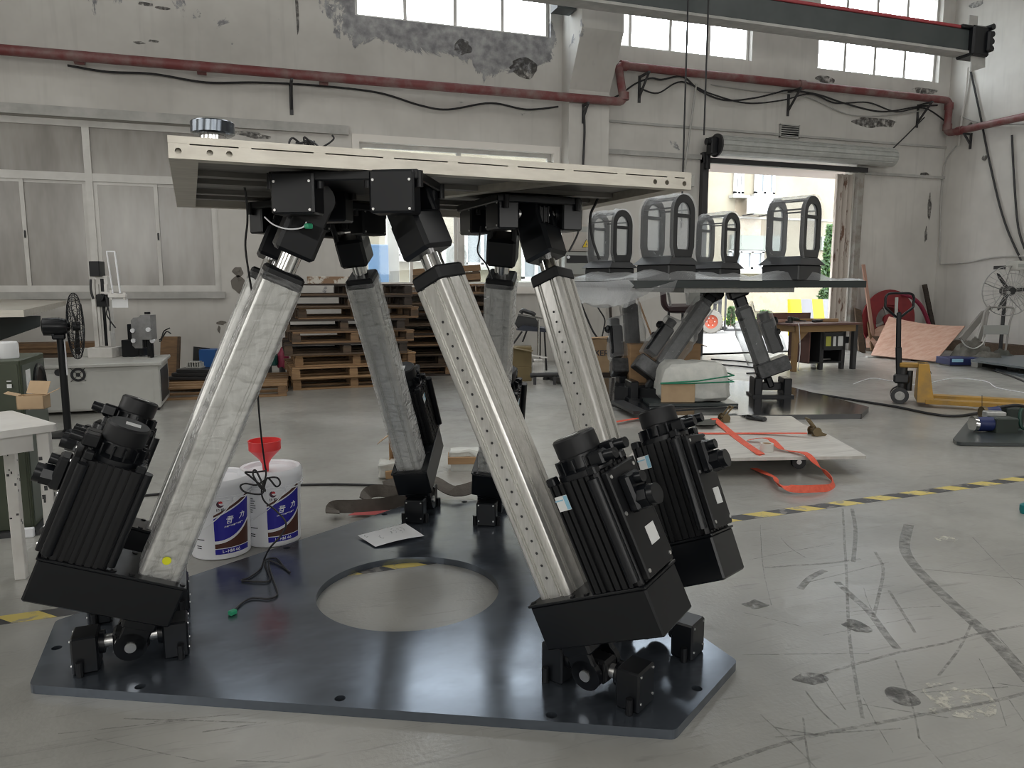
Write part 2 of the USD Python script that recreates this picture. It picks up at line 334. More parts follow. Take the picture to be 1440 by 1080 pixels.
# ------------------------------------------------------------------ the hall: floor, walls, openings
S = 'structure'
MB().span((LEFT_X - .3, FRONT_Y - .3, -.2), (WALL_X + .3, WALL_Y + .3, 0)).build('floor', L['floor'], smooth=False, label='worn grey concrete workshop floor with scratches', kind=S)
WT = .30
def rect(x0, x1, z0, z1): return sg.box(x0, z0, x1, z1)
WIN1 = (-5.39, -0.44, 1.19, 3.53); WIN2 = (1.6, 4.80, 1.25, 3.46)
UPS = [(1.60, 4.74, 5.27, 6.95, [2.37, 3.16, 3.94]), (5.62, 8.62, 5.27, 6.95, [6.22, 7.0, 7.78]), (10.08, 13.04, 5.27, 6.95, [10.78, 11.5, 12.24]), (-3.0, 0.2, 5.75, 6.95, [-2.2, -1.4, -.6])]
DOOR = (7.72, 11.14, 0.0, 3.62)
poly = rect(LEFT_X - .3, WALL_X + .3, -.2, ROOF_Z)
for r in [WIN1, WIN2, DOOR] + [u[:4] for u in UPS]: poly = poly.difference(rect(*r))
TXZ = frame((0, WALL_Y + WT, 0), x=(1, 0, 0), y=(0, 0, 1))          # polygon (x, z) -> wall, extruded towards -y
MB().ext(poly, WT, TXZ).build('wall_back', L['wall'], smooth=False, label='whitewashed back wall with peeling plaster', kind=S)
MB().span((WALL_X, FRONT_Y - .3, -.2), (WALL_X + .3, WALL_Y, ROOF_Z)).build('wall_right', L['wall'], smooth=False, label='whitewashed right-hand wall', kind=S)
MB().span((LEFT_X - .3, FRONT_Y - .3, -.2), (LEFT_X, WALL_Y, ROOF_Z)).build('wall_left', L['wall'], smooth=False, kind=S, label='wall beyond the left of the picture')
MB().span((LEFT_X, FRONT_Y - .3, -.2), (WALL_X, FRONT_Y, ROOF_Z)).build('wall_front', L['wall'], smooth=False, kind=S, label='wall behind the camera')
L['ceiling'] = M('ceiling_sheet', (.40, .41, .41), .6)
MB().span((LEFT_X - .3, FRONT_Y - .3, ROOF_Z), (WALL_X + .3, WALL_Y + WT, ROOF_Z + .2)).build('ceiling', L['ceiling'], smooth=False, kind=S, label='roof of the hall')
# pilaster with crane corbel
def side(y_pts): return sg.Polygon(y_pts)
CX0, CX1, CY = 4.94, 5.66, 11.45
prof = sg.Polygon([(WALL_Y, -.0), (CY, 0), (CY, 4.42), (10.98, 5.22), (10.98, ROOF_Z), (WALL_Y, ROOF_Z)])
MB().ext(prof, CX1 - CX0, frame((CX0, 0, 0), x=(0, 1, 0), y=(0, 0, 1))).build('pillar', L['wall'], smooth=False, label='white concrete pillar with a sloping crane corbel', kind=S)
# ledges and lintel beams
MB().span((LEFT_X, WALL_Y - .07, 3.53), (1.45, WALL_Y, 3.66)).build('trim_1', L['ledge'], smooth=False, label='grey ledge over the left window', kind=S)
MB().span((CX1, WALL_Y - .05, 3.50), (7.72, WALL_Y, 3.58)).build('trim_2', L['ledge'], smooth=False, label='grey ledge between pillar and door', kind=S)
MB().span((11.3, WALL_Y - .05, 3.42), (WALL_X, WALL_Y, 3.47)).span((5.8, WALL_Y - .03, 4.02), (WALL_X, WALL_Y, 4.06)).build('trim_3', L['ledge'], smooth=False, label='thin string courses on the back wall', kind=S)
wm = L['white_frame']
MB().span((1.5, WALL_Y - .03, 3.452), (4.9, WALL_Y + .097, 3.56)).span((1.5, WALL_Y - .06, 1.15), (4.9, WALL_Y + .098, 1.257)).span((4.793, WALL_Y - .03, 1.257), (4.9, WALL_Y + .096, 3.452)).span((1.5, WALL_Y - .03, 1.257), (1.607, WALL_Y + .096, 3.452)).build('trim_4', wm, smooth=False, label='pinkish white surround of the middle window', kind=S)
MB().span((LEFT_X, WALL_Y - .06, 1.10), (-.40, WALL_Y + .096, 1.196)).build('trim_5', L['ledge'], smooth=False, label='grimy sill of the left window', kind=S)
# steel channel posts of the door
L['door_post'] = M('door_post_steel', (.36, .35, .32), .5, .3, (.22, .18, .15), 5, 5, .45, .7, world=True)
L['dark_steel'] = M('dark_steel', (.05, .05, .052), .5, .3)
MB().span((7.62, WALL_Y - .10, 0), (7.74, WALL_Y + .02, 3.62)).build('trim_6', L['dark_steel'], smooth=False, label='dark guide rail at the left of the door', kind=S)
MB().span((11.12, WALL_Y - .08, 0), (11.26, WALL_Y + .02, 3.5)).build('trim_7', L['door_post'], smooth=False, label='guide rail at the right of the door', kind=S)
MB().span((7.62, WALL_Y - .12, 3.44), (11.3, WALL_Y - .02, 3.53)).build('trim_8', L['dark_steel'], smooth=False, label='dark bottom rail of the raised shutter', kind=S)

def window(n, x0, x1, z0, z1, posts, rails, mat, pane, label, w=.06, halves=(), y=WALL_Y + .10, sliders=None):
    t = thing('window_%d' % n, label, None, (x0, y, z0), 0, None, S)
    W, H = x1 - x0, z1 - z0
    e = .003; MB().span((e, 0, e), (W - e, .07, w)).span((e, 0, H - w), (W - e, .07, H - e)).span((e, 0, w), (w, .07, H - w)).span((W - w, 0, w), (W - e, .07, H - w)).build('window_frame', mat, t, smooth=False)
    px = [x0] + list(posts) + [x1]; pz = [z0] + list(rails) + [z1]
    for p in posts: MB().span((p - x0 - w / 2, -.01, w), (p - x0 + w / 2, .06, H - w)).build('mullion', mat, t, smooth=False)
    for p in rails: MB().span((w, -.005, p - z0 - w * .6), (W - w, .055, p - z0 + w * .6)).build('transom', mat, t, smooth=False)
    for i in range(len(px) - 1):
        for j in range(len(pz) - 1):
            a, b, c, d = px[i] - x0 + w / 2, px[i + 1] - x0 - w / 2, pz[j] - z0 + w / 2, pz[j + 1] - z0 - w / 2
            if sliders and j == 0:                                  # two sliding sashes below the transom
                m = (a + b) / 2
                for k, (p, q) in enumerate(((a, m + .03), (m - .03, b))):
                    yy = .012 + .02 * k; s = .05
                    sash = MB().span((p, yy, c), (q, yy + .018, c + s)).span((p, yy, d - s), (q, yy + .018, d)).span((p, yy, c + s), (p + s, yy + .018, d - s)).span((q - s, yy, c + s), (q, yy + .018, d - s)).build('sash', mat, t, smooth=False)
                    MB().span((p + s, yy + .005, c + s), (q - s, yy + .010, d - s)).build('pane', pane, sash, smooth=False)
                    if k == 0: MB().span((q - .035, yy - .018, (c + d) / 2 - .05), (q - .015, yy, (c + d) / 2 + .05), .004).build('latch', L['black'], sash, smooth=False)
            else:
                MB().span((a, .02, c), (b, .026, d)).build('pane', pane, t, smooth=False)
    return t
window(1, *WIN1, [-3.74, -2.09], [2.77], L['alu_frame'], L['frost'], 'wide aluminium window of frosted sliding panes at the left', .09, sliders=True)
window(2, *WIN2, [3.2], [2.75], L['alu_frame'], L['pane'], 'middle window looking out on the bright yard', .07, sliders=True)
for i, (a, b, c, d, ps) in enumerate(UPS):
    window(3 + i, a, b, c, d, ps, [6.42], L['alu_frame'], L['pane'], ['high window above the peeling plaster', 'high window to the right of the pillar', 'high window in the corner of the hall', 'high window above the left end of the red pipe'][i], .05)
# the rolled-up shutter and its drive
L['slat'] = M('painted_shutter_slat', (.46, .47, .45), .45, .2, (.38, .39, .37), 6, world=True)
L['rust'] = M('rusty_paint', (.52, .47, .42), .6, 0, (.17, .10, .07), 5, 6, .57, .64, world=True, stretch=(2, 2, .6))
t = thing('roller_shutter', 'rolled-up grey slatted steel shutter above the doorway', 'roller shutter', (7.80, WALL_Y - .24, 3.72))
MB().cyl((.0, 0, 0), (3.95, 0, 0), .165, 28).build('roll', L['slat'], t)
for k in range(7):
    a = math.radians(-150 + k * 30 + 8)
    T = frame((1.975, math.sin(a) * .168, math.cos(a) * .168), x=(1, 0, 0), y=(0, math.cos(a), -math.sin(a)))
    MB().add(cbox((3.93, .070, .016), .006), T).build('slat', L['slat'], t, smooth=False)
MB().cyl((-.03, 0, 0), (0, 0, 0), .2, 24).build('end_plate', L['dark_steel'], t)
MB().box((-.10, 0, -.02), (.14, .18, .30), .02).cyl((-.16, -.02, .05), (-.24, -.02, .05), .06).box((-.12, .1, -.25), (.08, .08, .3), .01).build('drive', L['black'], t)
# folded gate beside the doorway
t = thing('folding_gate', 'rust-spotted folding metal gate pushed together at the right of the doorway', 'gate', (10.74, WALL_Y + .06, 0))
for k in range(6):
    x0, y0, x1, y1 = k * .062, (k % 2) * .12, (k + 1) * .062, ((k + 1) % 2) * .12
    MB().bar(((x0 + x1) / 2, (y0 + y1) / 2, .03), ((x0 + x1) / 2, (y0 + y1) / 2, 3.42), math.hypot(x1 - x0, y1 - y0), .012, up=(y1 - y0, -(x1 - x0), 0)).build('panel', L['rust'], t, smooth=False)
# a white door leaf standing open outside
t = thing('vent_grille', 'small grey wall vent grille above the shutter', 'vent', (*Yp(1109, 185)[[0]], WALL_Y, Yp(1109, 185)[2]))
MB().span((-.21, -.03, -.10), (.21, -.02, .10)).build('backing', L['dark_steel'], t, smooth=False)
for k in range(5): MB().box((0, -.035, -.08 + k * .04), (.40, .02, .012), .003).build('louvre', L['ledge'], t, smooth=False)
MB().span((-.22, -.045, -.12), (.22, -.0, -.10)).span((-.22, -.045, .10), (.22, 0, .12)).span((-.22, -.045, -.12), (-.20, 0, .12)).span((.20, -.045, -.12), (.22, 0, .12)).build('frame', L['ledge'], t, smooth=False)
# ------------------------------------------------------------------ pipes, brackets, cables, crane
py = WALL_Y - .16
def pipe_run(name, pts, r, label, mat, couplings=()):
    t = thing(name, label, 'pipe', pts[0]); o = np.array(pts[0])
    p = [np.array(q, float) - o for q in pts]; out = [p[0]]
    for i in range(1, len(p) - 1):
        a = p[i] + (p[i - 1] - p[i]) / np.linalg.norm(p[i - 1] - p[i]) * .12; b = p[i] + (p[i + 1] - p[i]) / np.linalg.norm(p[i + 1] - p[i]) * .12
        for s in np.linspace(0, 1, 6): out.append((1 - s) ** 2 * a + 2 * s * (1 - s) * p[i] + s * s * b)
    out.append(p[-1]); MB().tube(out, r, 16, raw=True).build('pipe', mat, t)
    for c, d in couplings: MB().cyl(np.array(c) - o - np.array(d) * .06, np.array(c) - o + np.array(d) * .06, r * 1.22, 16).build('coupling', mat, t)
    return t
P = lambda x, z, y=py: (x, y, z)
X = np.array([1, 0, 0])
pipe_run('water_pipe', [P(-7.4, 4.27), P(5.88, 4.27, CY - .09), P(5.88, 4.91), P(13.18, 4.91), P(13.18, 4.28), (13.18, -6.9, 4.28)], .068, 'long dusty red pipe that steps up past the pillar and turns the corner', L['red_pipe'],
          [(P(-2.05, 4.27), X), (P(-.55, 4.27), X), (P(1.1, 4.27), X), (P(5.88, 4.36, CY - .09), (0, 0, 1)), (P(5.98, 4.91), X), (P(9.6, 4.91), X), (P(13.18, 4.80), (0, 0, 1)), (P(13.18, 4.4), (0, 0, 1)), ((13.18, 11.3, 4.28), (0, 1, 0))])
def bracket(x, z, y, label, d=(0, -1, 0), s=.34):
    t = thing('pipe_bracket', label, 'bracket', (x, y, z)); d = np.array(d, float)
    MB().bar((0, 0, .02), (0, 0, -s - .08), .05, .03, up=d).build('upright', L['dark_steel'], t, smooth=False)
    MB().bar((0, 0, 0), d * s, .04, .03).bar((0, 0, -s), d * s * .95, .03, .03, up=(1, 0, 0)).build('arm', L['dark_steel'], t, smooth=False)
for x, z, lab in ((Yp(409, 130)[0], 4.19, 'pipe bracket over the left window'), (Yp(899, 120)[0], 4.80, 'pipe bracket just right of the pillar'),
                  (Yp(1108, 150)[0], 4.80, 'pipe bracket above the shutter'), (Yp(1290, 162)[0], 4.80, 'pipe bracket near the corner')):
    bracket(x, z, WALL_Y, lab)
bracket(Yp(820, 165, CY)[0], 4.18, CY, 'pipe bracket on the pillar', s=.2)
bracket(WALL_X, 4.2, Xp(1366, 190)[1], 'pipe bracket on the right-hand wall', d=(-1, 0, 0), s=.2)
def cable(pts, r, label, name='cable', mat='black_rubber', cat='cable', group=None, n=6):
    return MB().tube(pts, r, 6, 7).build(name, L[mat], label=label, cat=cat, group=group)
yc = WALL_Y - .08
cable([Yp(u, v, yc) for u, v in ((95, 92), (150, 101), (215, 104), (290, 116), (360, 116), (440, 120), (530, 130), (590, 148), (630, 154), (690, 145), (740, 154), (785, 150))], .016, 'black cable sagging under the red pipe above the left and middle windows')
cable([Yp(u, v, yc) for u, v in ((840, 146), (870, 134), (893, 118), (915, 110), (930, 112), (960, 108), (985, 128), (1020, 141), (1060, 138), (1090, 131), (1110, 127), (1150, 133), (1190, 146), (1240, 157), (1290, 150), (1318, 148))], .016, 'black cable looping under the raised red pipe to the corner')
cable([Yp(u, v, yc) for u, v in ((900, 124), (925, 131), (958, 115), (1000, 132), (1050, 145), (1100, 141), (1140, 132), (1175, 145), (1220, 144), (1260, 157), (1300, 152), (1335, 175))], .014, 'second black cable looping under the raised red pipe')
cable([Yp(u, v, yc + .05) for u, v in ((1000, 119), (1060, 128), (1130, 135), (1190, 160), (1240, 163), (1300, 155))], .011, 'thin grey cable behind the red pipe', mat='ledge')
cable([Yp(1243, 221, yc), Yp(1270, 195, yc), Yp(1300, 165, yc)], .012, 'cable slanting from the shutter roll up to the bracket')
cable([Yp(821, 155, CY - .03), Yp(822, 185, CY - .03), Yp(820, 232, CY - .03), Yp(816, 330, CY - .03)], .018, 'black cable running down the pillar to the switch boxes')
xw = WALL_X - .04
cable([Xp(u, v, xw) for u, v in ((1365, 100), (1378, 160), (1392, 230), (1412, 310), (1440, 375), (1470, 440))], .018, 'long black cable hanging down the right-hand wall')
cable([Xp(u, v, xw) for u, v in ((1423, 190), (1426, 250), (1432, 320), (1445, 360))], .018, 'short black cable below the pipe on the right-hand wall')
cable([Xp(u, v, xw) for u, v in ((1351, 163), (1375, 172), (1410, 175), (1450, 174))], .013, 'thin cable above the pipe on the right-hand wall', mat='ledge')
cable([Xp(u, v, xw) for u, v in ((1322, 372), (1360, 369), (1400, 362), (1450, 360))], .018, 'grey conduit along the right-hand wall', mat='ledge', name='conduit', cat='conduit')
cable([Xp(1322, 372, xw), Xp(1322, 340, xw), Xp(1326, 240, xw), Xp(1345, 205, xw)], .012, 'grey conduit rising in the corner', mat='ledge', name='conduit', cat='conduit')
cable([Xp(1361, 95, xw - .02), Xp(1358, 130, xw), Xp(1352, 170, xw), Xp(1348, 205, xw)], .022, 'pale hose coming down from the crane end', mat='wall', name='hose', cat='hose')
# crane girder
L['girder'] = M('crane_girder_paint', (.045, .055, .055), .55, 0, (.06, .07, .07), 2, world=True)
L['red_paint'] = M('red_rail_paint', (.34, .05, .06), .5)
gy = 10.12; gz0 = Yp(1300, 67, gy)[2]; gz1 = Yp(1300, 32, gy)[2]; gx1 = Yp(1372, 70, gy)[0]; gx0 = LEFT_X + .05
t = thing('crane_girder', 'dark grey overhead crane girder with a red top rail', 'crane', (gx0, gy, gz0))
G = gx1 - gx0
MB().span((0, 0, .04), (G, .22, gz1 - gz0), .01).build('girder', L['girder'], t, smooth=False)
MB().span((0, -.03, 0), (G, .26, .04)).build('bottom_flange', L['ledge'], t, smooth=False)
MB().span((0, -.02, gz1 - gz0), (G - .35, .14, gz1 - gz0 + .05), .01).build('rail', L['red_paint'], t, smooth=False)
gh = gz1 - gz0; e = MB().box((G + .02, .08, gh * .52), (.40, .36, gh + .10), .03).box((G + .16, .04, gh * .5), (.12, .40, gh * .9), .03)
for k in range(4): e.cyl((G + .21, -.14, .08 + k * .12), (G + .21, .12, .08 + k * .12), .05, 12)
e.box((G - .15, .0, gz1 - gz0 + .03), (.5, .12, .06), .02).build('end_carriage', L['black'], t)
MB().hull([(G - .12, -.03, 0), (G + .2, -.03, 0), (G + .22, -.03, -.20), (G - .10, -.03, -.30), (G - .12, -.01, 0), (G + .2, -.01, 0), (G + .22, -.01, -.20), (G - .10, -.01, -.30)]).build('bracket_plate', L['ledge'], t, smooth=False)
MB().box((G - .05, .05, gz1 - gz0 + .16), (.2, .02, .2), .005).build('top_plate', L['ledge'], t, smooth=False)
MB().span((Yp(784, 0, 11.15)[0], 11.15, Yp(797, 12, 11.15)[2]), (CX0 - .02, 11.43, ROOF_Z - 1.9)).build('crane_beam_end', L['girder'], smooth=False, label='dark end of a crane beam left of the pillar top', cat='beam')
for (u0, v1, u1, lab) in ((962, 200, 958, 'thin hoist rope hanging left of the doorway'), (996, 190, 990, 'hoist rope hanging down to the shutter drive')):
    a = Yp(u1, v1 + 120 if u0 < 970 else v1, 9.9); MB().cyl(a, (a[0], a[1], 7.9), .013, 8).build('hoist_rope', L['black_rubber'], label=lab, cat='rope')
cable([Yp(979, 118, yc), Yp(972, 170, yc), Yp(962, 245, yc)], .02, 'grey conduit slanting down the wall left of the doorway', mat='ledge', name='conduit', cat='conduit')

# ------------------------------------------------------------------ floor tape and marks
A, B_ = Zp(-60, 881), Zp(1470, 668.5); d = (B_ - A)[:2]; ln = float(np.hypot(*d)); ang = math.degrees(math.atan2(d[1], d[0]))
L['tape'] = usdkit.material(stage, '/World/Looks/hazard_tape', {
    'tc': ('texture_coordinate', {}), 'sx': ('separate_xyz', {}), 'k': ('math', {'math_type': 'multiply_add', 'value2': .9}), 'd': ('math', {'math_type': 'divide', 'value2': .30}), 'fr': ('math', {'math_type': 'fraction'}),
    'g': ('math', {'math_type': 'greater_than', 'value2': .5}), 'c': ('mix_color', {'a': (.055, .055, .058), 'b': (.62, .50, .14)}),
    'n': ('noise_texture', {'scale': 14, 'detail': 6}), 'w': ('map_range', {'from_min': .56, 'from_max': .62, 'to_min': 0, 'to_max': .75, 'clamp': True}), 'c2': ('mix_color', {'b': (.25, .24, .22)}), 'p': ('principled_bsdf', {'roughness': .5})},
    [('tc.object', 'sx.vector'), ('sx.y', 'k.value1'), ('sx.x', 'k.value3'), ('k.value', 'd.value1'), ('d.value', 'fr.value1'), ('fr.value', 'g.value1'), ('g.value', 'c.fac'),
     ('tc.object', 'n.vector'), ('n.fac', 'w.value'), ('c.result', 'c2.a'), ('w.result', 'c2.fac'), ('c2.result', 'p.base_color')], surface='p.BSDF')
t = thing('floor_tape', 'worn yellow and black hazard tape stuck across the floor', 'tape', (*A[:2], 0), ang)
MB().span((0, -.045, .0004), (ln, .045, .0012)).build('tape', L['tape'], t, smooth=False)
def mark_material(name, col, lo, hi, scale, most):
    return usdkit.material(stage, '/World/Looks/' + name, {'g': ('geometry', {}), 'n': ('noise_texture', {'scale': scale, 'detail': 6, 'roughness': .7}), 'r': ('map_range', {'from_min': lo, 'from_max': hi, 'to_min': 0, 'to_max': most, 'clamp': True}),
        't': ('transparent_bsdf', {}), 'p': ('principled_bsdf', {'base_color': col, 'roughness': .5}), 'm': ('mix_closure', {})},
        [('g.position', 'n.vector'), ('n.fac', 'r.value'), ('r.result', 'm.fac'), ('t.BSDF', 'm.closure1'), ('p.BSDF', 'm.closure2')], surface='m.closure')
L['scuff'] = mark_material('rubber_scuff', (.06, .06, .06), .35, .7, 26, .30)
L['scratch'] = mark_material('floor_scratch', (.07, .07, .065), .38, .72, 40, .27)
L['grease'] = mark_material('grease_spot', (.05, .047, .043), .36, .74, 22, .6)
L['chip'] = mark_material('chipped_paint', (.62, .60, .52), .5, .6, 22, .7)
def scuff(pts, w, mat, label):
    MB().ribbon([Zp(u, v, .0010) for u, v in pts], w, .0004).build('floor_scuff', L[mat], label=label, cat='floor mark', kind='stuff', smooth=False, group='fine skid lines' if label.startswith('fine') else None)
scuff([(1278, 738), (1272, 770), (1290, 800), (1330, 840), (1380, 885), (1420, 925), (1450, 960)], .05, 'scuff', 'long curved tyre scuff on the floor at the right')
scuff([(1185, 715), (1190, 800), (1195, 900), (1213, 1010)], .012, 'scratch', 'straight scratch running towards the camera on the right')
scuff([(1177, 818), (1200, 840), (1222, 860), (1248, 895), (1262, 912)], .030, 'scuff', 'short dark scuff in the middle of the right-hand floor')
scuff([(1075, 798), (1120, 795), (1165, 792), (1210, 786)], .014, 'scratch', 'faint crosswise scratch by the black actuators')
scuff([(1150, 950), (1210, 932), (1270, 916), (1330, 904), (1380, 890), (1445, 878)], .012, 'scratch', 'jagged crosswise crack in the floor at the right')
scuff([(1230, 775), (1242, 800), (1235, 840), (1228, 868)], .014, 'scratch', 'thin curved scratch near the hazard tape')
scuff([(1198, 715), (1203, 745), (1200, 790)], .02, 'scuff', 'short tyre scuff just in front of the hazard tape')
scuff([(1125, 828), (1140, 812), (1160, 802)], .03, 'scuff', 'dark hooked scuff left of the centre scratch')
scuff([(1250, 830), (1275, 870), (1287, 890)], .012, 'scratch', 'thin slanting scratch at the right')
scuff([(1320, 950), (1350, 910), (1368, 872)], .009, 'scratch', 'thin diagonal scratch near the right edge')
scuff([(1000, 1080), (1120, 1040), (1260, 1012), (1400, 985), (1450, 972)], .014, 'scratch', 'rough crosswise crack in the near floor')
rs = random.Random(33)
for k in range(34):                                                   # fine skid lines, each its own worn line
    u, v = rs.uniform(1020, 1440), rs.uniform(720, 1050)
    if k >= 28: u, v = rs.uniform(0, 420), rs.uniform(1000, 1070)
    a, l_ = rs.choice((rs.uniform(0.9, 1.5), rs.uniform(-.4, .5))), rs.uniform(50, 190)
    scuff([(u, v), (u + l_ * .5 * math.cos(a) + rs.uniform(-5, 5), v + l_ * .5 * math.sin(a) * .6), (u + l_ * math.cos(a), v + l_ * math.sin(a) * .6)], rs.uniform(.0025, .006), 'scratch', 'fine skid line worn into the concrete in front of the hazard tape')
def blot(u, v, a, b, label, mat='grease', rz=0, seed=0):
    c = Zp(u, v); g = affinity.translate(blob_ring(a, b, seed), c[0], c[1])
    MB().ext(g, .0006, frame((0, 0, .0010), z=(0, 0, 1))).build('floor_stain', L[mat], label=label, cat='floor stain', kind='stuff', smooth=False)
blot(1206, 882, .055, .06, 'dark grease spot in the middle of the right-hand floor', seed=1)
blot(1139, 955, .055, .04, 'flat grease stain near the plate corner', seed=2)
blot(1270, 980, .05, .05, 'round dark grease stain in the near right floor', seed=3)
blot(1062, 850, .05, .04, 'small grease stain right of the black actuators', seed=4)
blot(1345, 985, .13, .10, 'patch of chipped pale paint on the near right floor', 'chip', seed=5)
blot(1330, 758, .06, .05, 'tiny flecks of pale paint on the right-hand floor', 'chip', seed=6)

# ------------------------------------------------------------------ the yard outside
L['yard'] = M('yard_concrete', (.25, .247, .237), .8, 0, (.21, .207, .20), .8, world=True)
MB().span((-30, WALL_Y + WT, -.25), (60, 60, -.03)).build('ground', L['yard'], smooth=False, label='pale concrete yard outside', kind=S)

# flaked and stained spots on the plaster, each with its own outline
L['flake'] = mark_material('bare_plaster', (.15, .135, .115), .25, .45, 14, .95); L['flake_dark'] = mark_material('dark_wall_stain', (.10, .095, .09), .38, .62, 13, .8)
def flake(u, v, w, h, seed, wall='back', mat='flake', label='flaked patch of bare plaster on the wall'):
    c = Yp(u, v, WALL_Y) if wall == 'back' else Xp(u, v, WALL_X)
    k = (np.array(c) - EYE) @ FW / FPX
    T = frame((c[0], WALL_Y, c[2]), x=(1, 0, 0), y=(0, 0, 1)) if wall == 'back' else frame((WALL_X, c[1], c[2]), x=(0, -1, 0), y=(0, 0, 1))
    g = blob_ring(k * w / 2, k * h / 2, seed, 11)
    MB().ext(g, .004, T).build('wall_flake', L[mat], label=label, cat='wall flake', kind='stuff', smooth=False)
for i, (u, v, w, h, lab) in enumerate(((335, 382, 14, 16, 'upper flaked plaster spot beside the left window'), (336, 400, 22, 22, 'lower flaked plaster spot beside the left window'), (311, 454, 12, 7, 'small flaked spot above the low pallet'), (308, 463, 4, 10, 'narrow flaked streak above the low pallet'),
        (510, 397, 20, 7, 'flaked spot on the wall just above the left pallet stack'))): flake(u, v, w, h, 50 + i, label=lab)
for i, (u, v, w, h, lab) in enumerate(((340, 187, 44, 6, 'dark stain on the wall behind the left flange'), (365, 192, 34, 7, 'dark stain on the wall behind the wire bundle'), (205, 6, 22, 5, 'dark scrape high on the wall above the left window'), (230, 12, 20, 5, 'second dark scrape high on the wall above the left window'), (195, 60, 16, 4, 'dark fleck over the red pipe'), (216, 58, 14, 4, 'second dark fleck over the red pipe'), (418, 20, 5, 50, 'thin dark drip high on the wall'),
        (1300, 246, 20, 8, 'rusty stain in the corner right of the doorway'), (1307, 290, 7, 34, 'tall rusty streak in the corner right of the doorway'), (1302, 330, 6, 22, 'lower rusty streak in the corner right of the doorway'), (1160, 112, 40, 9, 'grey scrape under the corner window'), (1300, 128, 46, 10, 'soiled patch under the right end of the corner window'), (1230, 172, 90, 14, 'soiled patch beside the bracket near the corner'), (650, 66, 30, 22, 'bare grey patch under the high window'), (735, 95, 40, 30, 'bare grey patch beside the pillar'))):
    flake(u, v, w, h, 70 + i, mat='flake_dark', label=lab)
for i, (u, v, w, h, lab) in enumerate(((1373, 6, 24, 8, 'dark hole-like stain on the right-hand wall above the crane'), (1385, 222, 10, 8, 'dark spots on the right-hand wall below the pipe'), (1364, 176, 8, 7, 'dark drilled hole in the right-hand wall'))): flake(u, v, w, h, 90 + i, 'right', 'flake_dark', lab)

# ------------------------------------------------------------------ the six-legged motion platform in front
HC = np.array([.56, 2.94, 0.0])
MP = thing('motion_platform', 'large black six-legged motion platform standing on a dark steel base plate', 'machine', HC)
def pol(r, deg): a = math.radians(deg); return np.array([r * math.cos(a), r * math.sin(a), 0.0])
def plate_outline(inr, cut, dirs, fil=.03):
    """Truncated triangle: long edges at distance inr, short edges at distance cut along dirs."""
    big = sg.box(-9, -9, 9, 9)
    for a in dirs:
        for ang, dist in ((a, cut), (a + 180, inr)):
            n = pol(1, ang)[:2]; t = np.array([-n[1], n[0]])
            big = big.intersection(sg.Polygon([n * dist + t * 9, n * dist - t * 9, n * (dist - 20) - t * 9, n * (dist - 20) + t * 9]))
    return big.buffer(-fil).buffer(fil, 6)
DIRS = (184, -56, 64)
PT = .03
out = plate_outline(.872, 1.315, DIRS)
hole = sg.Point(0, 0).buffer(.378, 32); plate = out.difference(hole)
for a in DIRS:
    n = pol(1, a); tt = np.array([-n[1], n[0], 0])
    for q in (n * 1.275, -n * .828, pol(1.065, a + 22), pol(1.065, a - 22)):
        plate = plate.difference(sg.Point(*q[:2]).buffer(.017, 8))
MB().ext(plate, PT).build('base_plate', L['plate'], MP, smooth=False, label='dark blued steel plate with a large round hole')

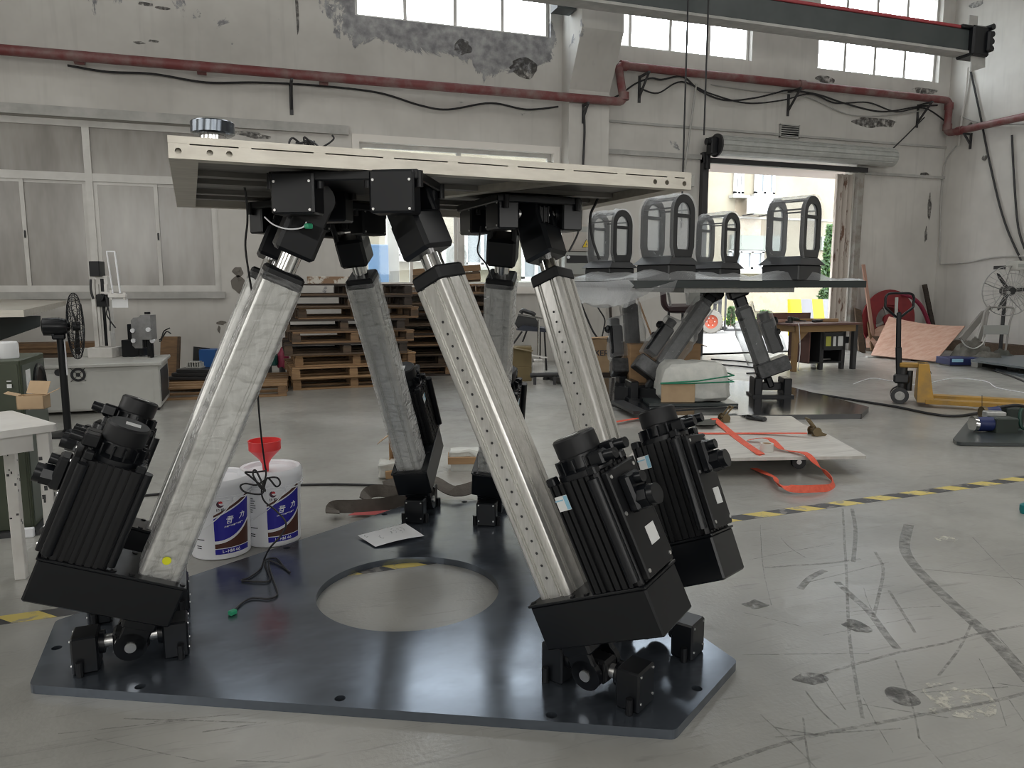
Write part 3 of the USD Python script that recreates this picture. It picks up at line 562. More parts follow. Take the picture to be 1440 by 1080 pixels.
def sleeve_profile(s, g=.006):
    p = sg.box(-s, -s, s, s).buffer(-.012).buffer(.012, 4)
    for ang in range(4):
        for off in (-.55, -.40, .40, .55):
            p = p.difference(affinity.rotate(sg.box(s - g, off * s - .004, s + .01, off * s + .004), 90 * ang, origin=(0, 0)))
    return p
def motor_profile(h, fins=7):
    p = sg.box(-h, -h, h, h).buffer(-.02).buffer(.02, 4)
    for ang in range(4):
        for k in range(fins):
            o = (-.78 + 1.56 * k / (fins - 1)) * h
            wd = .0035 if k not in (2, 6) else .008
            p = p.difference(affinity.rotate(sg.box(h - .008, o - wd, h + .01, o + wd), 90 * ang, origin=(0, 0)))
    return p
SL = .062
def leg(J0, J1, udir, wrapped, seed, tag_yellow=False):
    r = random.Random(seed)
    w = J1 - J0; LEN = np.linalg.norm(w); w = w / LEN
    F = frame(J0, x=udir, z=w)                                       # x = u (towards the motor), y = v, z = along the leg
    e = LEN - 1.58
    top = 1.325 + e
    act = MB(F).ext(sleeve_profile(SL), top - .045 - .24, euler(o=(0, 0, .24))).build('actuator', L['alu'], MP, smooth=False, label='ribbed aluminium actuator tube' + (' wrapped in clear film' if wrapped else ''))
    MB(F).add(cbox((2 * SL + .003, 2 * SL + .003, .05), .008), euler(o=(0, 0, top - .022))).build('end_cap', L['black_matt'], act, smooth=False)
    MB(F).lathe([(0, .9), (.034, .9), (.034, 1.40 + e), (0, 1.40 + e)], n=24).build('rod', L['chrome'], act)
    # clevis at the top
    ck = MB(F).add(cbox((.13, .13, .13), .012), euler(o=(0, 0, 1.45 + e)))
    for s in (-1, 1):
        ck.add(cbox((.11, .024, .15), .006), euler(o=(0, s * .053, LEN - .05)))
        ck.cyl((0, s * .040, LEN), (0, s * .066, LEN), .055, 20)
    ck.build('clevis', L['black'], act)
    # belt housing at the foot and clevis below it
    hb = MB(F).add(cbox((.44, .19, .145), .006), euler(o=(.135, 0, .175)))
    hb.add(cbox((.448, .198, .008), .002), euler(o=(.135, 0, .250)))
    hb.build('belt_housing', L['black'], act, smooth=False)
    lc = MB(F).add(cbox((.11, .14, .05), .008), euler(o=(0, 0, .085)))
    for s in (-1, 1):
        lc.add(cbox((.09, .022, .10), .005), euler(o=(0, s * .057, .04))); lc.cyl((0, s * .046, 0), (0, s * .068, 0), .05, 20)
    lc.build('foot_clevis', L['black'], act)
    MB(F).cyl((0, -.074, 0), (0, .074, 0), .018, 16).build('pivot_pin', L['screw'], act)
    sc = MB(F)
    for i, (a, b) in enumerate([(a, b) for a in (-.075, .085, .14, .340) for b in (-.08, .08)]): sc.cyl((a, b, .252), (a, b, .258), .009, 8)
    sc.build('housing_screws', L['black_matt'], act, kind='stuff')
    if not wrapped:
        ss = MB(F)
        for k in range(22):
            for sx in (1,): ss.cyl((-SL - .0005, 0, .32 + k * .041), (-SL - .0015, 0, .32 + k * .041), .0045, 8); ss.cyl((0, -SL - .0005, .32 + k * .041), (0, -SL - .0015, .32 + k * .041), .0045, 8)
        ss.build('screw_row', L['dark_steel'], act, kind='stuff')
    # motor
    mx, mh, z0, ml = .255, .094, .255, .335
    MB(F).ext(motor_profile(mh), ml, euler(o=(mx, 0, z0))).build('motor', L['black_matt'], act, smooth=False, label='finned black servo motor')
    MB(F).cyl((mx - mh - .006, mh - .02, z0 + .01), (mx - mh - .006, mh - .02, z0 + ml), .016, 12).cyl((mx + mh - .012, -mh - .010, z0 + .02), (mx + mh - .012, -mh - .010, z0 + ml - .01), .017, 12).cyl((mx + mh - .012, mh + .010, z0 + .02), (mx + mh - .012, mh + .010, z0 + ml - .01), .017, 12).build('tie_rod', L['black'], act)
    # end bell with ribs and rear encoder cover
    c = MB(F).lathe([(0, 0), (.086, 0), (.086, .016), (.066, .024), (.062, .060), (0, .060)], euler(o=(mx, 0, z0 + ml)), 24)
    for k in range(14):
        a = 6.283 * k / 14
        c.add(cbox((.022, .006, .038), .001), euler(rz=math.degrees(a), o=(mx + .073 * math.cos(a), .073 * math.sin(a), z0 + ml + .036)))
    for sx in (-1, 1):
        for sy in (-1, 1): c.add(cbox((.03, .03, .026), .004), euler(o=(mx + sx * .076, sy * .076, z0 + ml + .010)))
    c.build('end_bell', L['black'], act)
    c = MB(F).lathe([(0, 0), (.064, 0), (.066, .005), (.066, .052), (.060, .058), (0, .058)], euler(o=(mx, 0, z0 + ml + .060)), 32)
    c.build('rear_cover', L['black_matt'], act)
    # plug sockets on the end and on the outward face
    k = MB(F)
    for (a, b, zz) in ((mx + .085, .03, z0 + ml + .045), (mx + .085, -.04, z0 + ml + .034)):
        k.add(cbox((.05, .042, .042), .006), euler(o=(a, b, zz))); k.cyl((a + .025, b, zz), (a + .06, b, zz), .016, 14)
    k.build('small_socket', L['black'], act)
    cov = MB(F).add(cbox((.024, .155, .32), .004), euler(o=(mx + mh + .010, 0, z0 + .168))).build('side_cover', L['black_matt'], act, smooth=False)
    s2 = MB(F)
    for b in (-.065, .065):
        for zz in (.03, .20, .31): s2.cyl((mx + mh + .022, b, z0 + zz), (mx + mh + .025, b, z0 + zz), .006, 8)
    s2.build('cover_screws', L['screw'], act, kind='stuff')
    k = MB(F).add(cbox((.036, .075, .11), .008), euler(o=(mx + mh + .038, -.005, z0 + .245)))
    k.cyl((mx + mh + .05, -.005, z0 + .222), (mx + mh + .105, -.005, z0 + .222), .030, 20).cyl((mx + mh + .05, -.005, z0 + .222), (mx + mh + .085, -.005, z0 + .222), .035, 8).cyl((mx + mh + .05, .0, z0 + .278), (mx + mh + .08, .0, z0 + .278), .017, 14)
    k.build('power_socket', L['black'], act)
    # stickers: on the -v face near the top, on the cover, on the rear cover
    for s in (-1,):
        MB(F).add(cbox((.045, .0012, .045)), euler(o=(mx - .055, s * (mh + .0008), z0 + ml - .055))).build('rating_label', L['sticker'], act, smooth=False, label='small white and blue rating label')
        MB(F).add(cbox((.014, .0014, .042)), euler(o=(mx - .040, s * (mh + .0009), z0 + ml - .055))).add(cbox((.03, .0014, .004)), euler(o=(mx - .065, s * (mh + .001), z0 + ml - .045))).build('rating_print', L['sticker_blue'], act, smooth=False)
    MB(F).add(cbox((.0012, .05, .055)), euler(o=(mx + mh + .0228, .02, z0 + .11))).build('rating_label', L['sticker'], act, smooth=False, label='small white label on the side cover')
    MB(F).add(cbox((.045, .030, .001)), euler(o=(mx - .01, .0, z0 + ml + .1185))).build('rating_label', L['sticker'], act, smooth=False, label='small cream label on the motor top')
    if wrapped:
        zs = np.linspace(.245, top - .02, 46); per = sg.box(-SL, -SL, SL, SL).buffer(.004, 3); n = 44; g = []
        for z in zs:
            row = []
            for i in range(n + 1):
                q = np.array(per.exterior.interpolate((i % n) / n, normalized=True).coords[0]); nz = meshkit.noise(np.array([q[0] * 40 + seed, q[1] * 40, z * 14.0])); 
                row.append((*(q * (1 + .05 * (nz - .3))), z))
            g.append(row)
        MB(F).sheet(np.array(g)[:, ::-1]).build('stretch_film', L['film'], act, smooth=True, label='clear wrinkled stretch film')
    if tag_yellow:
        L['yellow_dot'] = M('yellow_dot', (.75, .76, .02), .5)
        MB(F).cyl((.0, -SL - .006, .32), (.0, -SL - .0075, .32), .014, 20).build('sticker_dot', L['yellow_dot'], act, label='round yellow sticker')
        MB(F).cyl((.0, SL + .006, .32), (.0, SL + .0075, .32), .014, 20).build('sticker_dot', L['yellow_dot'], act, label='round yellow sticker')
    return F

def joint(J, rad, name, up, plate_z, parent):
    """Universal joint: crosshead, radial shaft and two bearing blocks standing on (or hanging from) the plate at plate_z."""
    n = np.array(rad, float); n[2] = 0; n /= np.linalg.norm(n); F = frame(J, x=n, z=(0, 0, 1))
    x = MB(F).add(cbox((.11, .072, .075), .01))
    for a in np.linspace(-.046, .046, 6): x.add(cbox((.006, .078, .066), .001), euler(o=(a, 0, 0)))
    jt = x.build(name, L['black_matt'], parent)
    MB(F).cyl((-.13, 0, 0), (.13, 0, 0), .022, 18).build('shaft', L['screw'], jt)
    h = abs(J[2] - plate_z); s = 1 if up else -1
    bx, by, ov, cx = (.080, .104, .045, .136) if up else (.088, .138, .062, .138)
    for q in (-1, 1):
        b = MB(F).add(cbox((bx, by, h + ov - .001), .006), euler(o=(q * cx, 0, s * (-h + ov + .001) / 2)))
        b.cyl((q * .08, 0, 0), (q * .097, 0, 0), .038, 18)
        blk = b.build('bearing_block', L['black'], jt, smooth=30)
        bo, sc = MB(F), MB(F)
        e = cx + bx / 2
        for sy in (-1, 1):
            bo.cyl((q * (cx + .015), sy * (by / 2 + .011), -s * (h - .001)), (q * (cx + .015), sy * (by / 2 + .011), -s * (h - .05)), .011, 10)
            for zz in (ov - .012, -h + .03): sc.cyl((q * (e - .0002), sy * (by / 2 - .013), s * zz), (q * (e + .003), sy * (by / 2 - .013), s * zz), .0042, 8)
        bo.build('stud', L['black_matt'], jt, kind='stuff'); sc.build('block_screws', L['screw'], jt, kind='stuff')
    return jt

JZ0, JZ1, PLZ = .112, 1.575, 1.640
RB, RBT, RU, RUT = 1.02, .195, .50, .155
low, upp = {}, {}
for a in DIRS:
    n = pol(1, a); tt = np.array([-n[1], n[0], 0])
    for s in (-1, 1): low[a, s] = n * RB + tt * s * RBT + (0, 0, JZ0)
for a in (-116, 124, 4):
    n = pol(1, a); tt = np.array([-n[1], n[0], 0])
    for s in (-1, 1): upp[a, s] = n * RU + tt * s * RUT + (0, 0, JZ1)
PAIRS = [((184, 1), (-116, -1), True), ((184, -1), (124, 1), True), ((64, 1), (124, -1), True), ((64, -1), (4, 1), True), ((-56, -1), (-116, 1), False), ((-56, 1), (4, -1), False)]
for i, (a, b, wr) in enumerate(PAIRS):
    leg(low[a], upp[b], pol(1, a[0]), wr, 11 + i, i == 0)
for k in low: joint(low[k], pol(1, k[0]), 'foot_joint', True, PT, MP)
for k in upp: joint(upp[k], pol(1, k[0]), 'head_joint', False, PLZ, MP)

# the raw steel top frame
FL = Zp(237, 222, PLZ) - HC; AX = pol(1, 4.2); AY = pol(1, 94.2); PW, PD = 1.72, 1.40
TF = frame((FL[0], FL[1], PLZ), x=AX, z=(0, 0, 1))
fr = MB(TF)
PH = .060
def front_bar(w, z0, z1, th):
    b = trimesh.creation.box((w, th, z1 - z0)); b.apply_translation((w / 2, th / 2, (z0 + z1) / 2))
    m = manifold3d.Manifold(manifold3d.Mesh(np.array(b.vertices, np.float32), np.array(b.faces, np.uint32)))
    for x in (.025, .105, .155, w - .155, w - .105, w - .03):
        m -= manifold3d.Manifold.cylinder(.03, .0085, .0085, 16).rotate((-90, 0, 0)).translate((x, -.005, .020))
    mm = m.to_mesh(); return trimesh.Trimesh(mm.vert_properties[:, :3], mm.tri_verts)
fr.add(front_bar(PW, 0, 0.0375, .05))
for a, b in (((0, PD - .05, 0), (PW, PD, 0.0375)), ((0, .05, 0), (.075, PD - .05, 0.0375)), ((PW - .075, .05, 0), (PW, PD - .05, 0.0375))): fr.span(a, b)
pf = fr.build('platform_frame', L['steel'], MP, smooth=False, label='raw steel rim of the top frame')
MB(TF).span((0, 0, .041), (PW, PD, PH)).build('top_plate', L['steel'], pf, smooth=False)
x = .0; wl = MB(TF)
xs = [0, .055] + [v for k in range(8) for v in (.055 + .125 + k * .205, .055 + .16 + k * .205)] + [PW - .03, PW]
for k in range(0, len(xs), 2):
    if xs[k] < PW: wl.span((xs[k], .0005, .0365), (min(xs[k + 1], PW), .04, .0425), .001)
wl.span((0, 0.05, .036), (.03, PD, .042)).span((PW - .03, .05, .036), (PW, PD, .042)); wl.build('weld_bead', L['steel'], pf, smooth=False, kind='stuff')
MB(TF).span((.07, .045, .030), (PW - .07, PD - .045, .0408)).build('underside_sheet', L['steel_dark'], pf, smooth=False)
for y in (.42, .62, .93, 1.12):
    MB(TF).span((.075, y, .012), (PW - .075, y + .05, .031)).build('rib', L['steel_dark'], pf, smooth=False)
MB(TF).bar((.75, 1.15, .02), (1.25, .05, .02), .05, .03).build('rib', L['steel'], pf, smooth=False)
for a in (-116, 124, 4):
    n = pol(1, a); F = frame(n * (RU - .01) + (0, 0, PLZ), x=n, z=(0, 0, 1))
    MB(F).add(cbox((.36, .47, .030), .004), euler(o=(0, 0, -.013))).build('mounting_pad', L['black'], pf, smooth=False)
def flange(x, y, s, label):
    F = TF @ euler(o=(x, y, PH))
    f = MB(F).lathe([(0, 0), (.072 * s, 0), (.074 * s, .006), (.072 * s, .010), (.046 * s, .012), (.046 * s, .040 * s), (0, .040 * s)], n=32).build('flange', L['chrome'], MP, label=label)
    MB(F).lathe([(0, .040 * s), (.066 * s, .040 * s), (.076 * s, .046 * s), (.076 * s, .084 * s), (.072 * s, .088 * s), (.05 * s, .088 * s), (.046 * s, .070 * s), (0, .070 * s)], n=40).build('flange_ring', L['steel_blue'], f)
def on_top(u, v):
    p = Zp(u, v, PLZ + PH); q = np.linalg.inv(frame((FL[0] + HC[0], FL[1] + HC[1], 0), x=AX, z=(0, 0, 1))) @ np.array([*p, 1]); return q
flange(.12, .14, .80, 'polished flange with a dark ring, at the left end')
flange(1.60, .62, .75, 'polished flange with a dark ring, at the right end')
c = TF @ euler(o=(.38, .14, PH)); tn = MB(c); rr = random.Random(4)
for k in range(5):
    tn.tube([(rr.uniform(-.05, .05), rr.uniform(-.03, .03), .004 + .012 * abs(math.sin(q + k))) if q not in (1, 3) else (rr.uniform(-.05, .05), rr.uniform(-.03, .03), rr.uniform(.02, .045)) for q in range(6)], .0032, 6, 5)
tn.tube([(.02, 0, .01), (.05, 0, .02), (.075, 0, .035), (.09, .0, .05), (.085, 0, .06)], .003, 6).build('wire_bundle', L['black_rubber'], MP)
c = TF @ euler(o=(1.42, .52, PH)); tn = MB(c)
tn.tube([(-.06, 0, .006), (-.05, .01, .05), (-.02, 0, .09), (.02, 0, .07), (.03, .02, .02), (0, .02, .006), (-.03, 0, .03), (-.01, 0, .075), (.03, 0, .05), (.05, .02, .012)], .0045, 6, 8)
tn.tube([(.0, 0, .01), (.06, .01, .03), (.12, .03, .035), (.18, .08, .03)], .004, 6).box((.0, .0, .012), (.09, .05, .024), .008).build('wire_bundle', L['black_rubber'], MP)
# wires hanging under the frame
def lw(pts, r, **k): return MB().tube([np.array(p) - HC for p in pts], r, 6, 8).build('wire', L['black_rubber'], MP, **k)
lw([Dp(676, 318, 3.05), Dp(674, 336, 3.05), Dp(672, 355, 3.05), Dp(684, 372, 3.05), Dp(692, 392, 3.05)], .0035)
lw([Dp(848, 262, 3.1), Dp(838, 285, 3.1), Dp(830, 305, 3.1), Dp(833, 335, 3.1), Dp(843, 365, 3.1)], .0055)
lw([Dp(816, 312, 3.1), Dp(812, 330, 3.1), Dp(800, 354, 3.1)], .004)
MBw = MB().tube([Dp(u, v, 2.33) - HC for u, v in ((372, 305), (385, 316), (405, 322), (425, 320), (431, 312))], .0025, 6); MBw.build('wire', L['white_plastic'], MP)
L['green_plug'] = M('green_plug', (.03, .33, .17), .5)
MB().add(cbox((.022, .02, .016), .003), euler(rz=30, o=Dp(434, 318, 2.33) - HC)).build('plug', L['green_plug'], MP, smooth=False)

# ------------------------------------------------------------------ the second, shrink-wrapped platform
L['grey_leg'] = M('wrapped_grey_actuator', (.05, .052, .054), .3, .2, (.10, .102, .105), 14)
L['cast_black'] = M('cast_black', (.03, .031, .033), .38)
L['grey_plate'] = M('dark_grey_plate', (.035, .043, .043), .3)
L['gloss_black'] = M('glossy_black_plate', (.006, .007, .009), .13, 0, spec=1.0)
O2 = np.array([4.9, 7.3, 0.0])
M2 = thing('motion_platform', 'second motion platform further back, its top wrapped in clear polythene', 'machine', O2)
def loc2(p): return np.array(p, float) - O2
bp = [Zp(930, 585, .05), Zp(1212, 582, .05), Zp(1222, 572, .05), Zp(1100, 541, .05), (5.6, 8.9, 0), (3.9, 8.9, 0), Zp(850, 562, .05)]
MB().ext(sg.Polygon([loc2(q)[:2] for q in bp]).buffer(-.02).buffer(.02), .05).build('base_plate', L['gloss_black'], M2, smooth=False)
def hor(X, d, z): q = EYE + RT * X + np.array([math.sin(YAW), math.cos(YAW), 0]) * d; q[2] = z; return q
E2 = np.array([math.cos(math.radians(-2)), math.sin(math.radians(-2)), 0]); N2 = np.array([-E2[1], E2[0], 0])
B2 = hor(1.64, 7.9, 0); TZ0, TZ1 = 1.265, 1.340
def tp(a, b, z): return loc2(B2 + E2 * a + N2 * b) + np.array([0, 0, z])
x0, x1, y0, y1 = -.52, 2.33, -.28, 1.75
MB().ext(sg.Polygon([tp(a, b, 0)[:2] for a, b in ((x0, y0), (x1, y0), (x1, y1), (x0, y1))]), TZ1 - TZ0, euler(o=(0, 0, TZ0))).build('top_plate', L['grey_plate'], M2, smooth=False)
MB().ext(sg.Polygon([tp(a, b, 0)[:2] for a, b in ((x0 + .6, y0 + .06), (x1 - .9, y0 + .06), (x1 - .9, y1 - .1), (x0 + .6, y1 - .1))]), .05, euler(o=(0, 0, TZ0 - .05))).build('underside_frame', L['alu_grey'], M2, smooth=False)
def leg2(b, t, side, label, base=True, mot=(.24, .72)):
    b, t = loc2(b), loc2(t); w = t - b; LN = np.linalg.norm(w); F = frame(b, x=side, z=w); F0 = frame(b, x=side - np.array(side) * (0, 0, 1), z=(0, 0, 1))
    a = MB(F).add(cbox((.17, .17, LN - .30), .03), euler(o=(0, 0, .12 + (LN - .30) / 2))).build('actuator', L['grey_leg'], M2, label=label)
    MB(F).add(cbox((.13, .13, .16), .02), euler(o=(0, 0, LN - .12))).add(cbox((.22, .20, .10), .02), euler(o=(0, 0, LN - .02))).build('clevis', L['black'], a)
    MB(F).add(cbox((.36, .20, .17), .012), euler(o=(.09, 0, .20))).build('belt_housing', L['grey_leg'], a)
    m = MB(F).add(cbox((.15, .15, mot[1] - mot[0] - .1), .02), euler(o=(.19, 0, (mot[0] + mot[1]) / 2 + .05)))
    m.cyl((.19, 0, mot[1]), (.19, 0, mot[1] + .09), .055, 16).add(cbox((.10, .08, .08), .02), euler(rz=20, o=(.27, .02, mot[1] - .04))).add(cbox((.07, .07, .07), .02), euler(o=(.26, -.03, mot[1] - .16)))
    m.build('motor', L['black'], a)
    MB(F).add(cbox((.08, .12, .14), .02), euler(o=(0, 0, .05))).build('foot_clevis', L['black'], a)
    n = 15; g = []; zs = np.linspace(.30, LN - .16, 24)
    for z in zs:
        g.append([(.06 * (z < mot[1] + .12) + (.125 + .10 * (z < mot[1] + .1)) * math.cos(6.283 * i / n) * (1 + .25 * (meshkit.noise(np.array([i * 1.7 % 15, z * 9, 3.])) - .5)), .125 * math.sin(6.283 * i / n) * (1 + .3 * (meshkit.noise(np.array([i * 1.3 % 15, z * 11, 8.])) - .5)), z) for i in range(n + 1)])
    for row in g: row[-1] = row[0]
    MB(F).sheet(np.array(g)[:, ::-1]).build('stretch_film', L['wrap'], a, smooth=True, label='loose clear film around the actuator')
    if base:
        j = MB(F0)
        for q in (-1, 1): j.add(cbox((.09, .26, .21), .01), euler(o=(q * .16, 0, -.005)))
        j.add(cbox((.24, .09, .09), .01)).add(cbox((.46, .30, .03), .004), euler(o=(0, 0, -.10))).build('foot_joint', L['black'], M2)
def at_z(u, v, z, d): q = Dp(u, v, d); q[2] = z; return q
leg2(at_z(1083, 545, .16, 8.4), at_z(1036, 415, 1.22, 8.3), np.array([.9, -.4, 0]), 'dull grey actuator on the right-hand joint')
leg2(at_z(908, 548, .16, 8.15), at_z(1003, 415, 1.22, 8.35), np.array([-.9, .2, 0]), 'slanting grey actuator in loose film')
leg2(at_z(893, 548, .16, 8.6), at_z(884, 420, 1.22, 9.0), np.array([-.9, .3, 0]), 'upright wrapped actuator at the left')
MB().ext(sg.Polygon([loc2(Zp(u, v, .05))[:2] for u, v in ((864, 560), (948, 566), (946, 548), (864, 545))]), .13, euler(o=(0, 0, .05))).build('joint_block', L['black'], M2, smooth=False)
# four arched roller brackets under film
def ring(w, h, t, foot):
    o = sg.Polygon([(-w * .40, 0), (w * .40, 0), (w / 2, foot), (w / 2, h - w / 2)] + [(w / 2 * math.cos(a), h - w / 2 + w / 2 * math.sin(a)) for a in np.linspace(0, math.pi, 14)] + [(-w / 2, h - w / 2), (-w / 2, foot)])
    i = o.buffer(-t, join_style=1)
    return o, i
def bracket2(X, d, label, s=1.0, rz=21, filmed=True):
    p = loc2(hor(X, d, TZ1 + .001)); T = rotz(rz, p); w, h = .36 * s, .62 * s
    Z0 = .24 * s
    br = MB(T).add(cbox((.46 * s, .42 * s, .16 * s), .012), euler(o=(0, 0, .08 * s))).build('roller_bracket', L['cast_black'], M2, label=label)
    MB(T).hull([(sx * .26 * s, sy * .24 * s, .16 * s) for sx in (-1, 1) for sy in (-1, 1)] + [(sx * .15 * s, sy * .19 * s, .25 * s) for sx in (-1, 1) for sy in (-1, 1)]).build('bracket_foot', L['cast_black'], br, smooth=20)
    o, i = ring(w, h, .075 * s, .10 * s)
    for sy in (-1, 1):
        MB(T).ext(o.difference(i), .035 * s, frame((0, sy * .19 * s + .0175 * s, Z0), x=(1, 0, 0), y=(0, 0, 1))).add(cbox((w * .82, .03 * s, .035 * s)), euler(o=(0, sy * .19 * s, Z0 + h * .66))).build('arch', L['cast_black'], br, smooth=30)
    st = MB(T)
    for a in np.linspace(0.25, math.pi - .25, 4): st.add(cbox((.03 * s, .38 * s, .015 * s)), euler(o=((w / 2 - .025) * math.cos(a), 0, Z0 + h - w / 2 + (w / 2 - .02) * math.sin(a))))
    st.build('tie_bars', L['cast_black'], br, smooth=False, kind='stuff')
    if filmed:
        g = []; base = list(o.buffer(.012).exterior.coords); n = len(base)
        for k, y in enumerate(np.linspace(-.225, .225, 12)):
            nz = [1 + .05 * (meshkit.noise(np.array([q[0] * 16 + X, y * 18, q[1] * 16])) - .5) * (0 if k in (0, 11) else 1) for q in base]
            row = [(q[0] * f, y * s, Z0 + q[1] * f) for q, f in zip(base, nz)]; row[-1] = row[0]; g.append(row)
        m = MB(T).sheet(np.array(g))
        for y, rev in ((-.19, False), (.19, True)):
            m.ext(i.buffer(.004), .002, frame((0, y * s, Z0), x=(1, 0, 0), y=(0, 0, 1)))
        m.build('wrapping', L['wrap'], br, smooth=True, label='tight clear wrapping')
bracket2(1.20, 9.2, 'wrapped arched bracket at the left', .98)
bracket2(1.64, 7.95, 'wrapped arched bracket nearest the viewer', 1.02)
bracket2(2.60, 9.5, 'wrapped arched bracket, second from the right', .98)
bracket2(3.10, 8.3, 'wrapped arched bracket at the right', 1.05)
# polythene drape over the top plate
NX, NY = 74, 46; g = np.zeros((NX, NY, 3))
mar = .10
for i in range(NX):
    for j in range(NY):
        a = x0 - mar + (x1 - x0 + 2 * mar) * i / (NX - 1); b = y0 - mar + (y1 - y0 + 2 * mar) * j / (NY - 1)
        q = np.array([a, b]); inside = min(a - x0, x1 - a, b - y0, y1 - b)
        nz = meshkit.fbm(np.array([a * 4, b * 4, 1.0]), 3); z = TZ1 + .008 + .05 * nz * min(1, max(inside, 0) / .2 + .15)
        for (cx, cy) in ((1.20, 9.2), (1.64, 7.95), (2.60, 9.5), (3.10, 8.3)):
            c2 = hor(cx, cy, 0) - B2; dd = math.hypot(a - c2 @ E2, b - c2 @ N2); z += .075 * math.exp(-(max(dd - .22, 0) / .16) ** 2) * (1 if dd > .18 else 1)
        if inside < 0: z = TZ1 - .02 + inside * 1.0 + .03 * nz; 
        left = max(0, 1 - (a - x0 + mar) / .55)
        if inside < .03: z -= .16 * left * (.6 + .8 * nz)
        shrink = max(0, -inside) * .85
        a2 = min(max(a, x0 - .02 - .10 * left), x1 + .004); b2 = min(max(b, y0 - .003 - .05 * left), y1 + .004)
        if left <= 0: z = max(z, TZ1 + .004)
        g[i, j] = tp(a2 + .012 * (nz - .5), b2, 0) + np.array([0, 0, z])
MB().sheet(g).build('polythene_drape', L['drape'], M2, smooth=True, label='crumpled clear polythene over the top plate')
MB().sheet(np.array([[tp(x0 - .06 - .07 * math.sin(math.pi * j / 11) + .02 * (i % 2), y0 + (y1 - y0) * j / 11 * .9, TZ1 + .02 - .36 * math.sin(math.pi * (i + .3) / 9.6) * (.5 + .5 * math.sin(math.pi * j / 11)) * .9) + np.array([.30 * i / 8, 0, 0]) for j in range(12)] for i in range(9)])).build('polythene_bag', L['bag'], M2, smooth=True, label='sagging gathered polythene at the left end')

# ------------------------------------------------------------------ carton, wrapped load and trolley in front of it
L['card'] = M('brown_cardboard', (.40, .25, .13), .8, 0, (.34, .21, .11), 4, stretch=(1, 1, 6))
L['card_light'] = M('light_cardboard', (.50, .36, .22), .8, 0, (.44, .31, .19), 6)
L['woven'] = M('white_woven_plastic', (.62, .62, .58), .55, 0, (.52, .53, .50), 10, bump=.2, bscale=25)
L['green_strap'] = M('green_strap', (.02, .22, .12), .4)
p = at_z(935, 548, .19, 8.55)
t = thing('carton', 'big tall brown cardboard carton behind the slanting actuator', 'carton', (p[0], p[1] + .2, .06), -16)
MB().span((-.36, -.2, 0), (.46, .30, .56), .006).build('carton_body', L['card'], t, smooth=False)
MB().bar((.46, .05, .56), (.53, .05, .53), .5, .006).build('flap', L['card'], t, smooth=False)
p = at_z(992, 560, .085, 7.7)
t = thing('wrapped_load', 'white woven-plastic load tied with a green strap on a dark board', 'load', (p[0], p[1] + .30, .085), -19)
bodym = cbox((.72, .6, .40), .05).subdivide().subdivide().subdivide(); v = bodym.vertices.copy()
up = np.clip((v[:, 2] + .05) / .25, 0, 1); v += .06 * (meshkit.fbm(v * 6, 3)[:, None] - .5) * np.array([1, 1, 1.6]); v[:, :2] *= (1 - .22 * up[:, None] ** 2); v[:, 2] += .20; v[:, 2] = np.maximum(v[:, 2], .004)
MB().add(trimesh.Trimesh(v, bodym.faces)).build('woven_sack', L['woven'], t, smooth=True)
MB().span((-.37, -.315, 0), (-.02, -.30, .20), .004).build('cardboard_side', L['card_light'], t, smooth=False)
s_ = MB(); [s_.tube([(-.385, -.325, z), (0, -.333, z + dz * .3), (.372, -.325, z + dz), (.372, .32, z + dz)], .008, 6, raw=True) for z, dz in ((.20, .02), (.205, .08))]
s_.build('strap', L['green_strap'], t)
MB().span((-.5, -.36, -.034), (.42, .34, -.004), .003).build('board', L['grey_plate'], t, smooth=False)
MB().bar(Zp(868, 565, .07), Zp(900, 580, .07), .14, .03).bar(Zp(900, 580, .09), Zp(1036, 572, .09), .03, .018).build('loose_batten', L['cast_black'], smooth=False, label='dark loose batten lying along the plate edge by the carton', cat='batten')

L['board_white'] = M('scrubbed_pale_board', (.60, .58, .54), .4, 0, (.46, .44, .41), 3, stretch=(1, 12, 1))
L['strap_red'] = M('orange_webbing', (.78, .13, .07), .6, 0, (.66, .095, .05), 30, bump=.15, bscale=200)
L['brass'] = M('zinc_yellow_steel', (.17, .13, .075), .35, .8)
TB = .135
pts = [Zp(u, v, TB) for u, v in ((880, 646), (1219, 641), (1167, 612), (1129, 596), (1113, 585), (940, 584))]
o = np.mean(pts, 0); o[2] = 0
t = thing('platform_trolley', 'low pale board trolley on casters with orange straps lying on it', 'trolley', o)
MB().ext(sg.Polygon([(q - o)[:2] for q in pts]).buffer(-.02).buffer(.02), .022, euler(o=(0, 0, TB - .022))).build('deck', L['board_white'], t, smooth=False)
for u, v in ((1122, 659), (935, 655), (1085, 615), (955, 615)):
    c = Zp(u, v, 0) - o; c[2] = .052
    w = MB().cyl(c - FW * (1, 1, 0) * .018, c + FW * (1, 1, 0) * .018, .05, 18)
    ca = w.build('caster', L['black_rubber'], t)
    MB().cyl(c - FW * (1, 1, 0) * .020, c + FW * (1, 1, 0) * .020, .018, 12).build('hub', L['screw'], ca)
    MB().span(c + (-.03, -.03, .052), c + (.03, .03, .062)).span(c + (-.012, .022, -.01), c + (.012, .028, .055)).build('caster_fork', L['dark_steel'], ca, smooth=False)
zt = TB + .003
MB().ribbon([Zp(1004, 588, zt + .04), Zp(1018, 600, zt + .01), Zp(1040, 618, zt), Zp(1060, 632, zt), Zp(1070, 639, zt + .002), Zp(1071, 647, zt - .05)], .062, .003).build('cargo_strap', L['strap_red'], label='orange webbing strap lying slantwise over the trolley edge', cat='strap')
